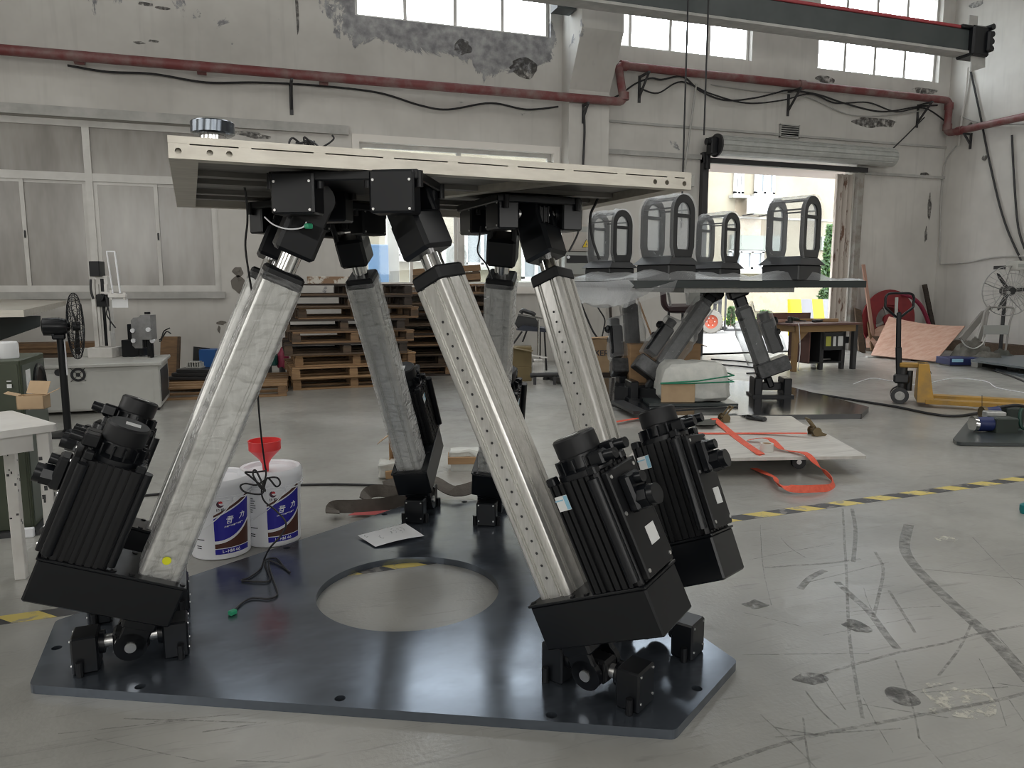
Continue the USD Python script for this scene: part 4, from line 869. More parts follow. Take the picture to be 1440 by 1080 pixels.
MB().ribbon([Zp(905, 607, zt + .004), Zp(980, 609, zt + .004), Zp(1060, 609, zt + .006), Zp(1135, 609, zt + .03)], .045, .003).build('cargo_strap', L['strap_red'], label='orange webbing strap pulled straight across the trolley to the ratchet', cat='strap')
sp = [Zp(1051, 619, zt + .01), Zp(1066, 616, zt + .03), Zp(1083, 617, zt + .05), Zp(1098, 630, zt + .02), Zp(1112, 634, zt + .008), Zp(1132, 637, zt + .02), Zp(1145, 648, zt - .02), Zp(1160, 663, .05), Zp(1172, 676, .018), Zp(1170, 685, .012), Zp(1150, 687, .03), Zp(1115, 687, .035), Zp(1093, 680, .035), Zp(1090, 672, .04), Zp(1076, 665, .02), Zp(1060, 658, .01)]
MB().ribbon(sp, .048, .003, up=[(0, .2, 1)] * 5 + [(0, -.6, .8)] * 2 + [(.9, -.2, .4)] * 2 + [(.2, -.9, .5), (0, -1, .35), (0, -1, .35), (.3, -.9, .4), (0, -.7, .7), (0, 0, 1), (0, 0, 1)]).build('cargo_strap', L['strap_red'], label='orange webbing strap looping off the trolley onto the floor', cat='strap')
MB().ribbon([Zp(845, 597, .01), Zp(872, 592, .03), Zp(900, 588, .03), Zp(930, 590, zt + .02)], .05, .003).build('cargo_strap', L['strap_red'], label='short end of orange strap beside the motor', cat='strap')
def ratchet(p, rz, label, mat):
    t = thing('ratchet_buckle', label, 'ratchet', p, rz); s = .72
    for y in (-.035, .035): MB().hull([(a * s, y + e, b * s) for e in (0, .004) for a, b in ((-.05, 0), (.10, .0), (.12, .02), (.03, .05), (-.05, .03))]).build('side_plate', L[mat], t, smooth=False)
    for y in (-.028, .028): MB().bar((.03, y, .02), (-.06, y, .13), .006, .014).build('handle_arm', L[mat], t, smooth=False)
    MB().cyl((-.06, -.03, .128), (-.06, .03, .128), .010, 10).cyl((0, -.04, .035), (0, .04, .035), .022, 12).cyl((0, -.05, .035), (0, -.042, .035), .035, 14).cyl((0, .042, .035), (0, .05, .035), .035, 14).build('spool', L[mat], t)
ratchet(Zp(1145, 612, TB + .002), -15, 'brassy ratchet buckle standing open at the right of the trolley', 'brass')
ratchet(Zp(1018, 593, TB + .002), 170, 'dark ratchet buckle at the back of the trolley', 'brass')
L['dark_cloth'] = M('dark_strap', (.05, .055, .045), .8, 0, (.08, .08, .07), 8)
MB().bar(Zp(1050, 586, TB + .02), Zp(1077, 590, TB + .02), .05, .03, ch=.008).hull([Zp(1040, 584, TB + .004), Zp(1077, 586, TB + .004), Zp(1070, 592, TB + .004), Zp(1052, 583, TB + .05)]).build('wedge', L['cast_black'], label='small black wedge at the back of the trolley', cat='wedge', smooth=False)
MB().hull([Zp(u, v, TB + z) for u, v in ((972, 592), (1008, 588), (1005, 598), (978, 598)) for z in (.002, .035)]).build('dark_rag', L['dark_cloth'], label='dark green rag by the rear ratchet', cat='rag')
L['clear_cup'] = M('cloudy_tape', (.62, .60, .56), .35)
p = Zp(1078, 634, TB + .001)
t = thing('tape_roll', 'cloudy roll of clear tape standing on the trolley board', 'tape roll', p)
MB().lathe([(.030, 0), (.046, 0), (.046, .055), (.030, .055), (.030, 0)], None, 24).build('tape', L['clear_cup'], t)
MB().lathe([(.026, .001), (.030, .001), (.030, .054), (.026, .054), (.026, .001)], None, 24).build('core', L['card_light'], t)

# ------------------------------------------------------------------ buckets, funnel, cable, paper, webbing
L['lbl_blue'] = M('label_blue', (.022, .018, .30), .4); L['lbl_brown'] = M('label_brown', (.085, .03, .02), .45); L['lbl_white'] = M('label_white', (.85, .85, .87), .4); L['lbl_red'] = M('label_red', (.55, .03, .04), .45); L['lbl_dark'] = M('label_dark', (.07, .03, .05), .45)
def wrap(poly, R, z, th=.0006, up0=0.0, step=.012):
    """A flat print (s along the girth, t up) bent round a cylinder of radius R."""
    polys = getattr(poly, 'geoms', [poly]); ms = []
    for q in polys:
        x0, y0, x1, y1 = q.bounds; cuts = np.arange(math.floor(x0 / step) * step, x1, step)
        for c in cuts:
            s = q.intersection(sg.box(c, y0 - 1, c + step, y1 + 1))
            for s1 in getattr(s, 'geoms', [s]):
                if s1.area > 1e-9 and hasattr(s1, 'exterior'):
                    m = trimesh.creation.extrude_polygon(s1, th, engine='earcut'); v = m.vertices.copy(); a = v[:, 0] / R
                    rr = R + v[:, 2] + .0004
                    m.vertices = np.stack([rr * np.sin(a), -rr * np.cos(a), z + v[:, 1]], 1); ms.append(m)
    return trimesh.util.concatenate(ms)
def stroke(pts, w): return sg.LineString(pts).buffer(w / 2, cap_style=2)
def glyph(strokes, h, w):
    return __import__('shapely').union_all([stroke([(a * h, b * h) for a, b in s], w * h) for s in strokes])
PU = [[(.1, .92), (.9, .92)], [(.32, 1.0), (.38, .86)], [(.7, 1.0), (.62, .86)], [(.4, .92), (.4, .64)], [(.6, .92), (.6, .64)], [(.18, .84), (.28, .68)], [(.82, .84), (.72, .68)], [(.0, .62), (1.0, .62)], [(.25, .5), (.25, 0), (.75, 0), (.75, .5), (.25, .5)], [(.25, .25), (.75, .25)]]
LI = [[(.1, .7), (.85, .7), (.82, .15), (.68, .08)], [(.48, 1.0), (.46, .6), (.35, .25), (.1, .0)]]
XIE = [[(0, .6), (.35, .6)], [(.18, 1), (.18, 0)], [(.45, .8), (.95, .8), (.9, .1)], [(.7, 1), (.6, .4), (.45, .0)]]
SHUN = [[(.1, 1), (.1, 0)], [(.25, .9), (.25, .2)], [(.38, 1), (.38, 0)], [(.5, .95), (1, .95)], [(.55, .75), (.55, .25), (.95, .25), (.95, .75), (.55, .75)], [(.7, .25), (.55, 0)], [(.8, .25), (1, 0)]]
def text_poly(txt, h, shear=0.0):
    m = meshkit.text_mesh(txt, h, .001, True); import shapely
    tri = m.triangles[np.abs(m.face_normals[:, 2]) > .9]; tri = tri[tri[:, :, 2].mean(1) < .0005]
    p = shapely.union_all([sg.Polygon(q[:, :2]).buffer(1e-5) for q in tri]); return affinity.skew(p, xs=shear) if shear else p
BR, BH = .150, .385
def bucket(loc, rz, label, group=None):
    t = thing('oil_bucket', label, 'bucket', loc, rz)
    body = MB().lathe([(0, .0), (.130, .0), (.136, .004), (BR - .004, BH - .07), (BR - .002, BH - .045), (0, BH - .045)], n=48).build('bucket_body', L['white_plastic'], t)
    MB().lathe([(0, BH - .05), (BR + .006, BH - .062), (BR + .008, BH - .03), (BR + .004, BH - .012), (BR - .004, BH - .0), (BR - .020, BH - .004), (BR - .026, BH - .022), (0, BH - .022)], n=48).build('lid', L['white_plastic'], t)
    rg = MB(); [rg.tube([((BR + .0045) * math.cos(a), (BR + .0045) * math.sin(a), BH - z) for a in np.linspace(0, 6.283, 48, endpoint=False)], .003, 6, closed=True, raw=True) for z in (.075, .09)]
    rg.build('rim_ring', L['white_plastic'], t)
    MB().tube([((BR + .008) * math.cos(a), (BR + .008) * math.sin(a), BH - .09 - .16 * math.sin(a - 2.1)) for a in np.linspace(2.1, 2.1 + math.pi, 14)], .0022, 6).cyl((BR * math.cos(2.1), BR * math.sin(2.1), BH - .09), (1.09 * BR * math.cos(2.1), 1.09 * BR * math.sin(2.1), BH - .09), .012, 12).cyl((-BR * math.cos(2.1), -BR * math.sin(2.1), BH - .09), (-1.09 * BR * math.cos(2.1), -1.09 * BR * math.sin(2.1), BH - .09), .012, 12).build('bail_handle', L['white_plastic'], t)
    # the printed label: s runs to the right as seen from outside
    R0 = .1415
    def put(poly, mat, name, th=.0006, dz=0.0, lab=None):
        m = wrap(poly, R0, 0, th); v = m.vertices; zz = v[:, 2]; f = (.1362 + (BR - .004 - .1362) * np.clip(zz / (BH - .07), 0, 1)) / R0
        v[:, 0] *= f; v[:, 1] *= f; m.vertices = v; MB().add(m).build(name, L[mat], body, smooth=False, label=lab)
    x0, x1, yb = -.02, .155, .035
    def curve(a, b, c, n=12): return [(x0 + (x1 - x0) * i / n, a + (b - a) * (i / n) ** c) for i in range(n + 1)]
    blue = sg.Polygon(curve(.205, .285, 1.0) + curve(.095, .185, 2.2)[::-1])
    put(blue, 'lbl_blue', 'label_field', .0006, lab='dark blue label field')
    brown = sg.Polygon(curve(.080, .170, 2.2) + [(x1, .058), (x0, .058)]); put(brown, 'lbl_brown', 'label_stripe', .0006, lab='brown label stripe')
    put(sg.Polygon(curve(.213, .293, 1.0) + curve(.222, .310, 1.0)[::-1]), 'lbl_brown', 'label_stripe', .0006, lab='thin brown top stripe')
    put(sg.box(x0, .028, x1, .054), 'lbl_blue', 'label_foot', .0006, lab='dark blue band with white lettering')
    chars = affinity.translate(affinity.skew(glyph(PU, .034, .11), xs=12), .035, .178).union(affinity.translate(affinity.skew(glyph(LI, .034, .13), xs=12), .098, .190))
    put(chars, 'lbl_white', 'brand_characters', .0012, lab='two white brand characters')
    tiny = __import__('shapely').union_all([affinity.translate(affinity.skew(glyph([XIE, SHUN, PU[:8]][k % 3], .0085, .13), xs=12), .026 + .0105 * k, .158 + .0011 * k) for k in range(9)]); put(tiny, 'lbl_white', 'small_lettering', .0012)
    put(affinity.translate(text_poly('L-HM 46', .0145), .012, .034), 'lbl_white', 'grade_lettering', .0012, lab='white lettering L-HM 46')
    ringp = sg.Point(.012, .275).buffer(.016).difference(sg.Point(.019, .281).buffer(.013)); put(ringp, 'lbl_dark', 'emblem', .0008, lab='dark crescent emblem')
    put(sg.Point(.014, .280).buffer(.009).intersection(sg.box(0, .278, .1, .4)), 'lbl_red', 'emblem_spot', .0009, lab='red spot of the emblem')
    put(affinity.translate(glyph(XIE, .014, .12), -.006, .240).union(affinity.translate(glyph(SHUN, .014, .12), .014, .240)), 'ink', 'emblem_characters', .0008)
    rr = random.Random(3); rows = [sg.box(-.125, .25 - k * .0115, -.125 + rr.uniform(.03, .062), .25 - k * .0115 + .004) for k in range(7)] + [sg.box(-.115, .10 - k * .011, -.115 + rr.uniform(.02, .05), .10 - k * .011 + .004) for k in (0, 3, 4)]
    import shapely
    put(shapely.union_all(rows), 'ink', 'small_print', .0008)
    return t
camrz = lambda p: math.degrees(math.atan2(p[0], p[1])) * -1
b1 = Zp(371, 772) + FW * (1, 1, 0) * .15; b2 = Zp(295, 790) + FW * (1, 1, 0) * .15; b1[2] = b2[2] = 0
bucket(b1, camrz(b1) - 2, 'white oil bucket with a red funnel on its lid')
bucket(b2, camrz(b2) - 4, 'white oil bucket half hidden behind the wrapped actuator')
L['red_trans'] = M('red_funnel_plastic', (.75, .06, .07), .3, sss=.2)
t = thing('funnel', 'red plastic funnel standing in the bucket lid', 'funnel', b1 + (-.022, -.03, BH - .03))
MB().lathe([(.014, .0), (.017, .05), (.030, .075), (.078, .125), (.079, .165), (.081, .168), (.081, .171), (.076, .171), (.075, .128), (.026, .078), (.013, .052), (.010, 0), (.014, 0)], n=36).build('cone', L['red_trans'], t)
MB().lathe([(.016, .0), (.034, .0), (.034, .012), (.016, .012), (.016, 0)], n=24).build('collar', L['white_plastic'], t)
# the long signal cable hanging down, tangled by the bucket
d0 = 3.55
hang = [Dp(u, v, d) for u, v, d in ((352, 240, 2.7), (342, 250, 2.72), (346, 275, 2.75), (348, 310, 2.8), (345, 345, 2.85), (350, 385, 2.9), (356, 420, 3.0), (362, 470, 3.1), (364, 520, 3.2), (363, 560, 3.28), (367, 610, 3.34), (372, 650, 3.38), (374, 668, 3.38), (368, 690, 3.38), (372, 705, 3.38), (388, 718, 3.36), (402, 735, 3.32), (396, 752, 3.27), (380, 770, 3.22))]
zc = .036
floorp = [Zp(u, v, zc) for u, v in ((372, 785), (366, 800), (350, 812), (340, 816), (360, 818), (380, 815), (372, 790), (388, 785), (400, 798), (408, 805), (396, 796), (378, 790), (384, 815), (390, 835), (378, 842), (355, 841), (340, 848), (330, 858))]
MB().tube(hang + floorp, .0042, 6, 6).build('signal_cable', L['black_rubber'], label='thin black cable hanging from the top frame past the bucket onto the base plate', cat='cable')
loops = [Dp(u, v, 3.33) for u, v in ((374, 662), (358, 664), (345, 664), (352, 670), (366, 682), (373, 690), (360, 662), (356, 668), (369, 688), (376, 672), (388, 684), (394, 680), (390, 672), (378, 672), (368, 678), (360, 682), (345, 680), (338, 684), (345, 692), (366, 695), (372, 688))]
MB().tube(loops, .0042, 6, 6).build('signal_cable', L['black_rubber'], label='knotted loops of thin black cable in front of the funnel', cat='cable')
MB().add(cbox((.03, .022, .018), .003), euler(rz=40, o=Zp(327, 861, PT + .010))).build('plug', L['green_plug'], label='small green plug at the cable end on the base plate', cat='plug', smooth=False)
# paper, red card
L['paper'] = M('white_paper', (.78, .79, .80), .6, 0, (.72, .73, .74), 3)
def quad(pts, nx=10, ny=10, bulge=None):
    a, b, c, d = [np.array(p, float) for p in pts]; g = np.zeros((nx, ny, 3))
    for i in range(nx):
        for j in range(ny):
            s, t_ = i / (nx - 1), j / (ny - 1); g[i, j] = (a * (1 - s) + b * s) * (1 - t_) + (d * (1 - s) + c * s) * t_
            if bulge: g[i, j, 2] += bulge(s, t_)
    return g
pz = PT + .002
pp = [Zp(503, 754, pz + .006), Zp(528, 770, pz), Zp(597, 755, pz + .004), Zp(570, 737, pz + .03)]
pg = quad(pp, 12, 12, lambda s, t_: .008 * math.sin(3 * t_) * math.sin(2 * s) + .004)
ps = MB().sheet(pg, .0006).build('paper_sheet', L['paper'], label='crumpled white paper sheet lying on the base plate', cat='paper', smooth=True)
pr = MB()
for (s0, s1, tt) in ((.15, .4, .15), (.5, .75, .35), (.4, .52, .55), (.2, .55, .72), (.3, .62, .8), (.25, .5, .88)):
    for k in np.linspace(s0, s1, 7)[:-1]:
        q = [pg[min(int(a * 11), 11), min(int(tt * 11), 11)] for a in (k,)][0]; pr.box(q + (.004 * math.sin(k * 50), .003 * math.cos(k * 70), .0012), (.006, .0022, .0004), 0, rotz(40 + 60 * math.sin(k * 90)))
pr.build('handwriting', L['ink'], ps, smooth=False, kind='stuff', label='faint handwriting')
L['red_card'] = M('red_card', (.62, .14, .14), .5)
MB().sheet(quad([Zp(490, 725, .012), Zp(560, 724, .012), Zp(574, 718, .014), Zp(505, 719, .014)], 6, 3, lambda s, t_: .004), .003).build('red_card', L['red_card'], label='flat red card lying beside the grey webbing', cat='card', smooth=True)
L['webbing'] = M('dirty_webbing', (.075, .065, .055), .85, 0, (.11, .095, .08), 8, bump=.3, bscale=60)
wz = .04
U = (0, -.95, .3)
def web(pts, label, up=None, w=.075): MB().ribbon([Zp(u, v, z) for u, v, z in pts], w, .006, up=up or U).build('lifting_sling', L['webbing'], label=label, cat='sling')
web([(468, 721, .045), (470, 713, .05), (500, 712, .05), (540, 709, .05), (575, 700, .06), (598, 688, .08), (612, 680, .09)], 'grey lifting sling folded along the base plate edge')
web([(514, 703, .045), (518, 693, .05), (535, 690, .05), (560, 693, .05), (585, 697, .05), (610, 702, .05)], 'grey lifting sling curled behind the folded one')
web([(540, 684, .06), (562, 678, .08), (590, 676, .09), (610, 676, .1), (640, 690, .08), (680, 682, .08), (715, 690, .06)], 'grey lifting sling piled against the rear joints', (0, -.5, .85), .09)
web([(560, 715, .02), (590, 706, .03), (620, 712, .02), (640, 705, .02)], 'loose end of grey lifting sling by the rear joint', (0, -.2, .95), .08)
# open small carton and flattened pieces by the rear joints
p = Zp(553, 668) ; p = p + FW * (1, 1, 0) * .1; p[2] = 0
t = thing('carton', 'small torn cardboard box standing behind the rear joint', 'carton', p, -20)
MB().span((-.02, 0, 0), (.17, .004, .28)).span((-.02, -.12, 0), (.17, -.116, .05)).span((-.02, -.12, 0), (-.016, .004, .28)).span((.166, -.12, 0), (.17, .004, .28)).span((-.02, -.12, 0), (.17, .004, .004)).build('carton_body', L['card'], t, smooth=False)
MB().bar((-.02, -.06, .28), (-.10, -.06, .22), .12, .004).build('flap', L['card_light'], t, smooth=False)
t = thing('packing_tray', 'pale crumpled packing tray with brown paper beside the torn box', 'packing', Zp(553, 672), -10)
tm = cbox((.19, .16, .10), .01).subdivide().subdivide(); v = tm.vertices; v = v + .03 * (meshkit.fbm(v * 14, 3)[:, None] - .5) + (0, .05, .06); tm.vertices = v
MB().add(tm).build('tray', L['woven'], t, smooth=30)
MB().bar((-.05, -.05, .035), (.10, -.05, .045), .03, .05).build('cardboard_strip', L['card'], t, smooth=False)
t = thing('packing_tray', 'flat cardboard tray with crumpled white film between the two rear joints', 'packing', Zp(650, 662), -15)
MB().span((-.10, -.02, .05), (.20, .16, .10), .003).build('cardboard_strip', L['card'], t, smooth=False)
tm = cbox((.26, .14, .05), .01).subdivide().subdivide(); v = tm.vertices; tm.vertices = v + .03 * (meshkit.fbm(v * 18, 3)[:, None] - .5) + (.04, .07, .115)
MB().add(tm).span((-.08, 0, 0), (.18, .14, .05)).build('tray', L['woven'], t, smooth=30)
# cables on the floor
def fc(pts, r, label, mat='black_rubber', z=None): MB().tube([Zp(u, v, (z or r) + .001) for u, v in pts], r, 6, 8).build('floor_cable', L[mat], label=label, cat='cable')
fc([(60, 718), (120, 708), (200, 697), (300, 689), (400, 683), (470, 681), (540, 683), (600, 688)], .008, 'thin dark cable across the floor behind the buckets')
fc([(1062, 543), (1100, 548), (1160, 556), (1210, 564), (1260, 572), (1310, 582), (1345, 585), (1380, 580), (1400, 577)], .014, 'black cable running past the pallet jack to the pump')
fc([(1000, 505), (1040, 508), (1075, 512), (1110, 516)], .012, 'black cable lying in the doorway')
fc([(1005, 512), (1030, 514), (1060, 517), (1090, 522), (1050, 525)], .012, 'second black cable looped in the doorway')
fc([(1200, 540), (1225, 532), (1250, 535), (1290, 541), (1340, 532), (1385, 536), (1402, 545), (1440, 552)], .006, 'thin white cord wandering over the floor behind the pallet jack', 'white_plastic')
fc([(1395, 520), (1425, 530), (1460, 545)], .012, 'black cable at the right edge of the floor')

# ------------------------------------------------------------------ left: bench, green cabinet, fan, white machine
VIEW = -math.degrees(YAW)                                            # turns local x to the picture's right, y away from the viewer
def dep(p): return float((np.array(p) - EYE) @ FW)
L['bench_white'] = M('chipped_white_paint', (.70, .69, .66), .5, 0, (.62, .60, .57), 7)
L['army_green'] = M('dull_green_enamel', (.035, .045, .025), .45, 0, (.05, .062, .036), 4)
L['green_side'] = M('grey_green_panel', (.085, .10, .085), .5)
L['machine_white'] = M('warm_white_enamel', (.52, .52, .49), .45, 0, (.46, .46, .43), 3)
TZ = .75
a, b, c = Zp(81, 596, TZ), Zp(112, 567, TZ), Zp(-40, 612, TZ)
t = thing('work_bench', 'low white workbench with chipped legs at the left edge', 'workbench', (*a[:2], 0))
ex = (c - a) / np.linalg.norm(c - a); ey = (b - a) - ex * ((b - a) @ ex); dp = np.linalg.norm(ey) + .02; ey /= np.linalg.norm(ey)
W0 = .95
MB().ext(sg.Polygon([(0, 0), (ex * W0)[:2], (ex * W0 + ey * dp)[:2], (ey * dp)[:2]]).buffer(-.02).buffer(.02), .028, euler(o=(0, 0, TZ - .028))).build('bench_top', L['bench_white'], t, smooth=False)
for q in (.035, W0 - .1):
    for r_ in (.05, dp - .05):
        k = ex * q + ey * r_; MB().span(k + (-.022, -.022, 0), k + (.022, .022, TZ - .03), .003).build('leg', L['bench_white'], t, smooth=False)
f = MB()
for r_ in (.05, dp - .05): f.bar(ex * .08 + ey * r_ + (0, 0, TZ - .065), ex * (W0 - .08) + ey * r_ + (0, 0, TZ - .065), .03, .07)
for q in (.10, W0 - .1): f.bar(ex * q + ey * .05 + (0, 0, TZ - .065), ex * q + ey * (dp - .05) + (0, 0, TZ - .065), .03, .07)
f.build('apron', L['bench_white'], t, smooth=False)
ch = MB(); rr = random.Random(9)
for q, r_ in ((.035, .05), (.035, dp - .05)):
    k = ex * q + ey * r_
    for i in range(9):
        z = rr.uniform(.25, .66); s_ = rr.uniform(.004, .014)
        ch.box(k + np.array([rr.uniform(-.015, .015), -.0222, z]), (s_, .0012, s_ * rr.uniform(.6, 2))); ch.box(k + np.array([.0222, rr.uniform(-.015, .015), z - .03]), (.0012, s_, s_ * 1.3))
ch.build('paint_chips', L['dark_steel'], t, smooth=False, kind='stuff')
p = Zp(48, 574, TZ + .001)
t = thing('small_carton', 'small open cardboard box on the white workbench', 'carton', p, VIEW + 10)
MB().span((-.055, -.035, 0), (.055, -.032, .06)).span((-.055, .032, 0), (.055, .035, .06)).span((-.055, -.035, 0), (-.052, .035, .06)).span((.052, -.035, 0), (.055, .035, .06)).span((-.055, -.035, 0), (.055, .035, .003)).build('carton_body', L['card_light'], t, smooth=False)
MB().bar((-.055, 0, .06), (-.105, -.01, .075), .07, .002).build('flap', L['card_light'], t, smooth=False)
MB().bar((.055, 0, .06), (.105, .01, .085), .07, .002).build('flap', L['card_light'], t, smooth=False)
MB().bar((0, .035, .06), (0.01, .06, .115), .11, .002, up=(0, 0, 1)).build('flap', L['card_light'], t, smooth=False)
g0 = Zp(49, 751); gz = Dp(33, 503, dep(g0))[2]
t = thing('green_cabinet', 'dull green electrical cabinet standing behind the white workbench', 'cabinet', (g0[0], g0[1], 0))
GW = .9
MB().span((-GW, 0, .03), (0, .46, gz), .006).build('cabinet_body', L['army_green'], t, smooth=False)
MB().span((-.003, .02, .06), (.004, .44, gz - .03)).build('side_panel', L['green_side'], t, smooth=False)
MB().span((-GW + .02, -.004, .06), (-.012, .0, gz - .02)).build('door', L['army_green'], t, smooth=False)
MB().span((-.006, .07, gz - .27), (.006, .15, gz - .06)).build('notice', L['sticker'], t, smooth=False)
T = frame((.004, .30, gz - .16), z=(1, 0, 0), x=(0, 1, 0)); MB(T).lathe([(0, 0), (.115, 0), (.115, .01), (.10, .016), (.09, .006), (0, .006)], n=32).build('fan_opening', L['black'], t)
MB().span((-GW - .05, -.03, 0), (.03, .49, .03)).build('plinth', L['cast_black'], t, smooth=False)
MB().box((-.05, -.012, gz - .13), (.02, .01, .02)).box((-.05, -.012, gz - .105), (.02, .01, .004)).build('hand_mark', L['sticker'], t, smooth=False)
MB().span((-.05, -.06, .0), (.01, -.03, .05), .004).build('cable_end', L['white_plastic'], t)
t = thing('foam_roll', 'white foam roll standing on the green cabinet', 'foam', (g0[0] - .09, g0[1] + .15, gz))
MB().lathe([(0, 0), (.05, 0), (.052, .01), (.052, .075), (.045, .085), (.02, .085), (.018, .07), (0, .07)], n=28).build('roll', L['paper'], t)
t = thing('foam_sheet', 'white folded foam sheet on the green cabinet at the picture edge', 'foam', (g0[0] - .26, g0[1] + .12, gz))
MB().hull([(-.15, -.08, 0), (.09, -.08, 0), (.09, .08, 0), (-.15, .08, 0), (-.15, -.08, .12), (-.05, -.08, .11), (-.05, .08, .11), (-.15, .08, .12), (.10, -.07, .02), (.10, .07, .02)]).build('sheet', L['paper'], t, smooth=40)
# pedestal fan
p = Zp(96, 611); d = dep(p); u = d / FPX
t = thing('pedestal_fan', 'black pedestal fan with its cage seen edge-on beside the white machine', 'fan', (p[0], p[1], 0), VIEW + 26)
top = Dp(92, 458, d)[2]
MB().lathe([(0, 0), (.19, 0), (.19, .012), (.05, .03), (.02, .06), (0, .06)], n=28).build('base', L['black'], t)
MB().cyl((0, 0, .04), (0, 0, top - .08), .030, 14).build('pole', L['black'], t)
MB().cyl((.028, -.01, top - .42), (.028, -.01, top - .1), .008, 8).build('cord', L['white_plastic'], t)
F = frame((0, 0, top), z=(1, 0, 0))
MB(F).lathe([(0, -.13), (.05, -.13), (.075, -.12), (.078, .0), (.06, .06), (.03, .08), (0, .08)], n=24).box((0, 0, 0), (.01, .01, .01)).build('motor', L['black'], t)
MB().box((-.01, 0, top - .085), (.10, .08, .05), .01).cyl((-.05, -.05, top - .07), (-.05, .05, top - .07), .012, 10).build('tilt_joint', L['black'], t)
R_ = .285; cg = MB(F)
for k in range(36):
    a = 6.283 * k / 36; cs, sn = math.cos(a), math.sin(a)
    cg.tube([(.05 * cs, .05 * sn, .06), (.16 * cs, .16 * sn, .065), (.26 * cs, .26 * sn, .09), (R_ * cs, R_ * sn, .12), (.26 * cs, .26 * sn, .15), (.15 * cs, .15 * sn, .175), (.04 * cs, .04 * sn, .18)], .0022, 5, 4)
for rr_, z in ((R_, .12), (.20, .168), (.20, .072), (.11, .178)): cg.tube([(rr_ * math.cos(a), rr_ * math.sin(a), z) for a in np.linspace(0, 6.283, 40, endpoint=False)], .003, 5, closed=True, raw=True)
cg.build('guard', L['black'], t)
def blades(t, F, n, R, hub, mat, z, wd=.07):
    for k in range(n):
        a = 6.283 * k / n + .5; T = F @ frame((0, 0, z), x=(math.cos(a), math.sin(a), 0), z=(0, 0, 1)) @ euler(rx=18)
        MB(T).ext(sg.Polygon([(hub * .7, -.02), (R * .5, -wd * .8), (R * .93, -wd), (R, 0), (R * .93, wd * .5), (R * .5, wd * .5), (hub * .7, .02)]), .004).build('blade', L[mat], t, smooth=False)
    MB(F).cyl((0, 0, z - .03), (0, 0, z + .03), hub, 18).build('hub', L[mat], t)
blades(t, F, 3, .25, .04, 'black', .125)
# raw platform top on its stand, left edge
zt = 1.10
a, b, c, d_ = Zp(-70, 437, zt), Zp(33, 436, zt), Zp(93, 423, zt), Zp(-30, 420, zt)
o = b * (1, 1, 0)
t = thing('steel_platform', 'raw steel platform top standing beyond the green cabinet at the left edge', 'platform', o)
MB().ext(sg.Polygon([(q - o)[:2] for q in (a, b, c, d_)]), .055, euler(o=(0, 0, zt - .055))).build('frame', L['steel'], t, smooth=False)
for uu in (8, 14, 29): q = Zp(uu, 440, zt - .03) - o; MB().cyl((q[0], q[1] + .02, zt - .028), (q[0], q[1] - .01, zt - .028), .008, 10).build('bolt_hole', L['black'], t)
q0, q1, q2 = Dp(-40, 446, 5.6), Dp(57, 444, 6.6), Dp(57, 459, 6.6)
MB().hull([q - o for q in (Dp(-60, 447, 5.8), Dp(57, 444, 6.9), Dp(57, 459, 6.9), Dp(-60, 500, 5.8), Dp(-60, 447, 6.4), Dp(40, 444, 7.3), Dp(40, 459, 7.3), Dp(-60, 492, 6.4))]).build('underframe', L['grey_plate'], t, smooth=False)
for uu, dd in ((-62, 6.0), (-80, 6.6)):
    q = Dp(uu, 470, dd) - o; MB().span((q[0] - .05, q[1] - .05, 0), (q[0] + .05, q[1] + .05, .9)).build('leg', L['grey_plate'], t, smooth=False)
# white machine cabinet
p = Zp(227, 577); zt = Dp(223, 508, dep(p))[2]
t = thing('machine_cabinet', 'low warm-white machine cabinet with a round fan grille', 'machine cabinet', (p[0], p[1], 0))
MWd, MDp = 1.36, .85
MB().span((-MWd, 0, .03), (0, MDp, zt - .035), .008).build('cabinet_body', L['machine_white'], t, smooth=False)
MB().span((-MWd - .03, -.03, zt - .035), (.03, MDp + .02, zt), .006).build('worktop', L['machine_white'], t, smooth=False)
MB().span((-MWd + .09, -.006, .05), (-.06, 0, zt - .085), .002).build('door', L['machine_white'], t, smooth=False)
for x in (-.05, -MWd + .05): MB().span((x - .03, .03, 0), (x + .03, .09, .03)).build('foot', L['black'], t, smooth=False)
q = Yp(110, 527, p[1] - .006) - p; F = frame((q[0], -.006, q[2]), z=(0, -1, 0))
fg = MB(F).lathe([(.045, 0), (.068, 0), (.068, .008), (.045, .008), (.045, 0)], n=28)
for k in range(4): fg.add(cbox((.004, .19, .004)), euler(rz=45 + 90 * k, o=(0, 0, .004)))
fg.lathe([(0, 0), (.02, 0), (.02, .008), (0, .008)], n=20); fg.build('fan_grille', L['black'], t)
q = Yp(82, 524, p[1] - .006) - p; MB(frame((q[0], -.004, q[2]), z=(0, -1, 0))).lathe([(0, 0), (.035, 0), (.035, .003), (0, .003)], n=24).build('round_hole', L['black'], t)
MB().span((.001, .10, .08), (.006, MDp - .1, zt - .09)).build('side_opening', L['dark_steel'], t, smooth=False)
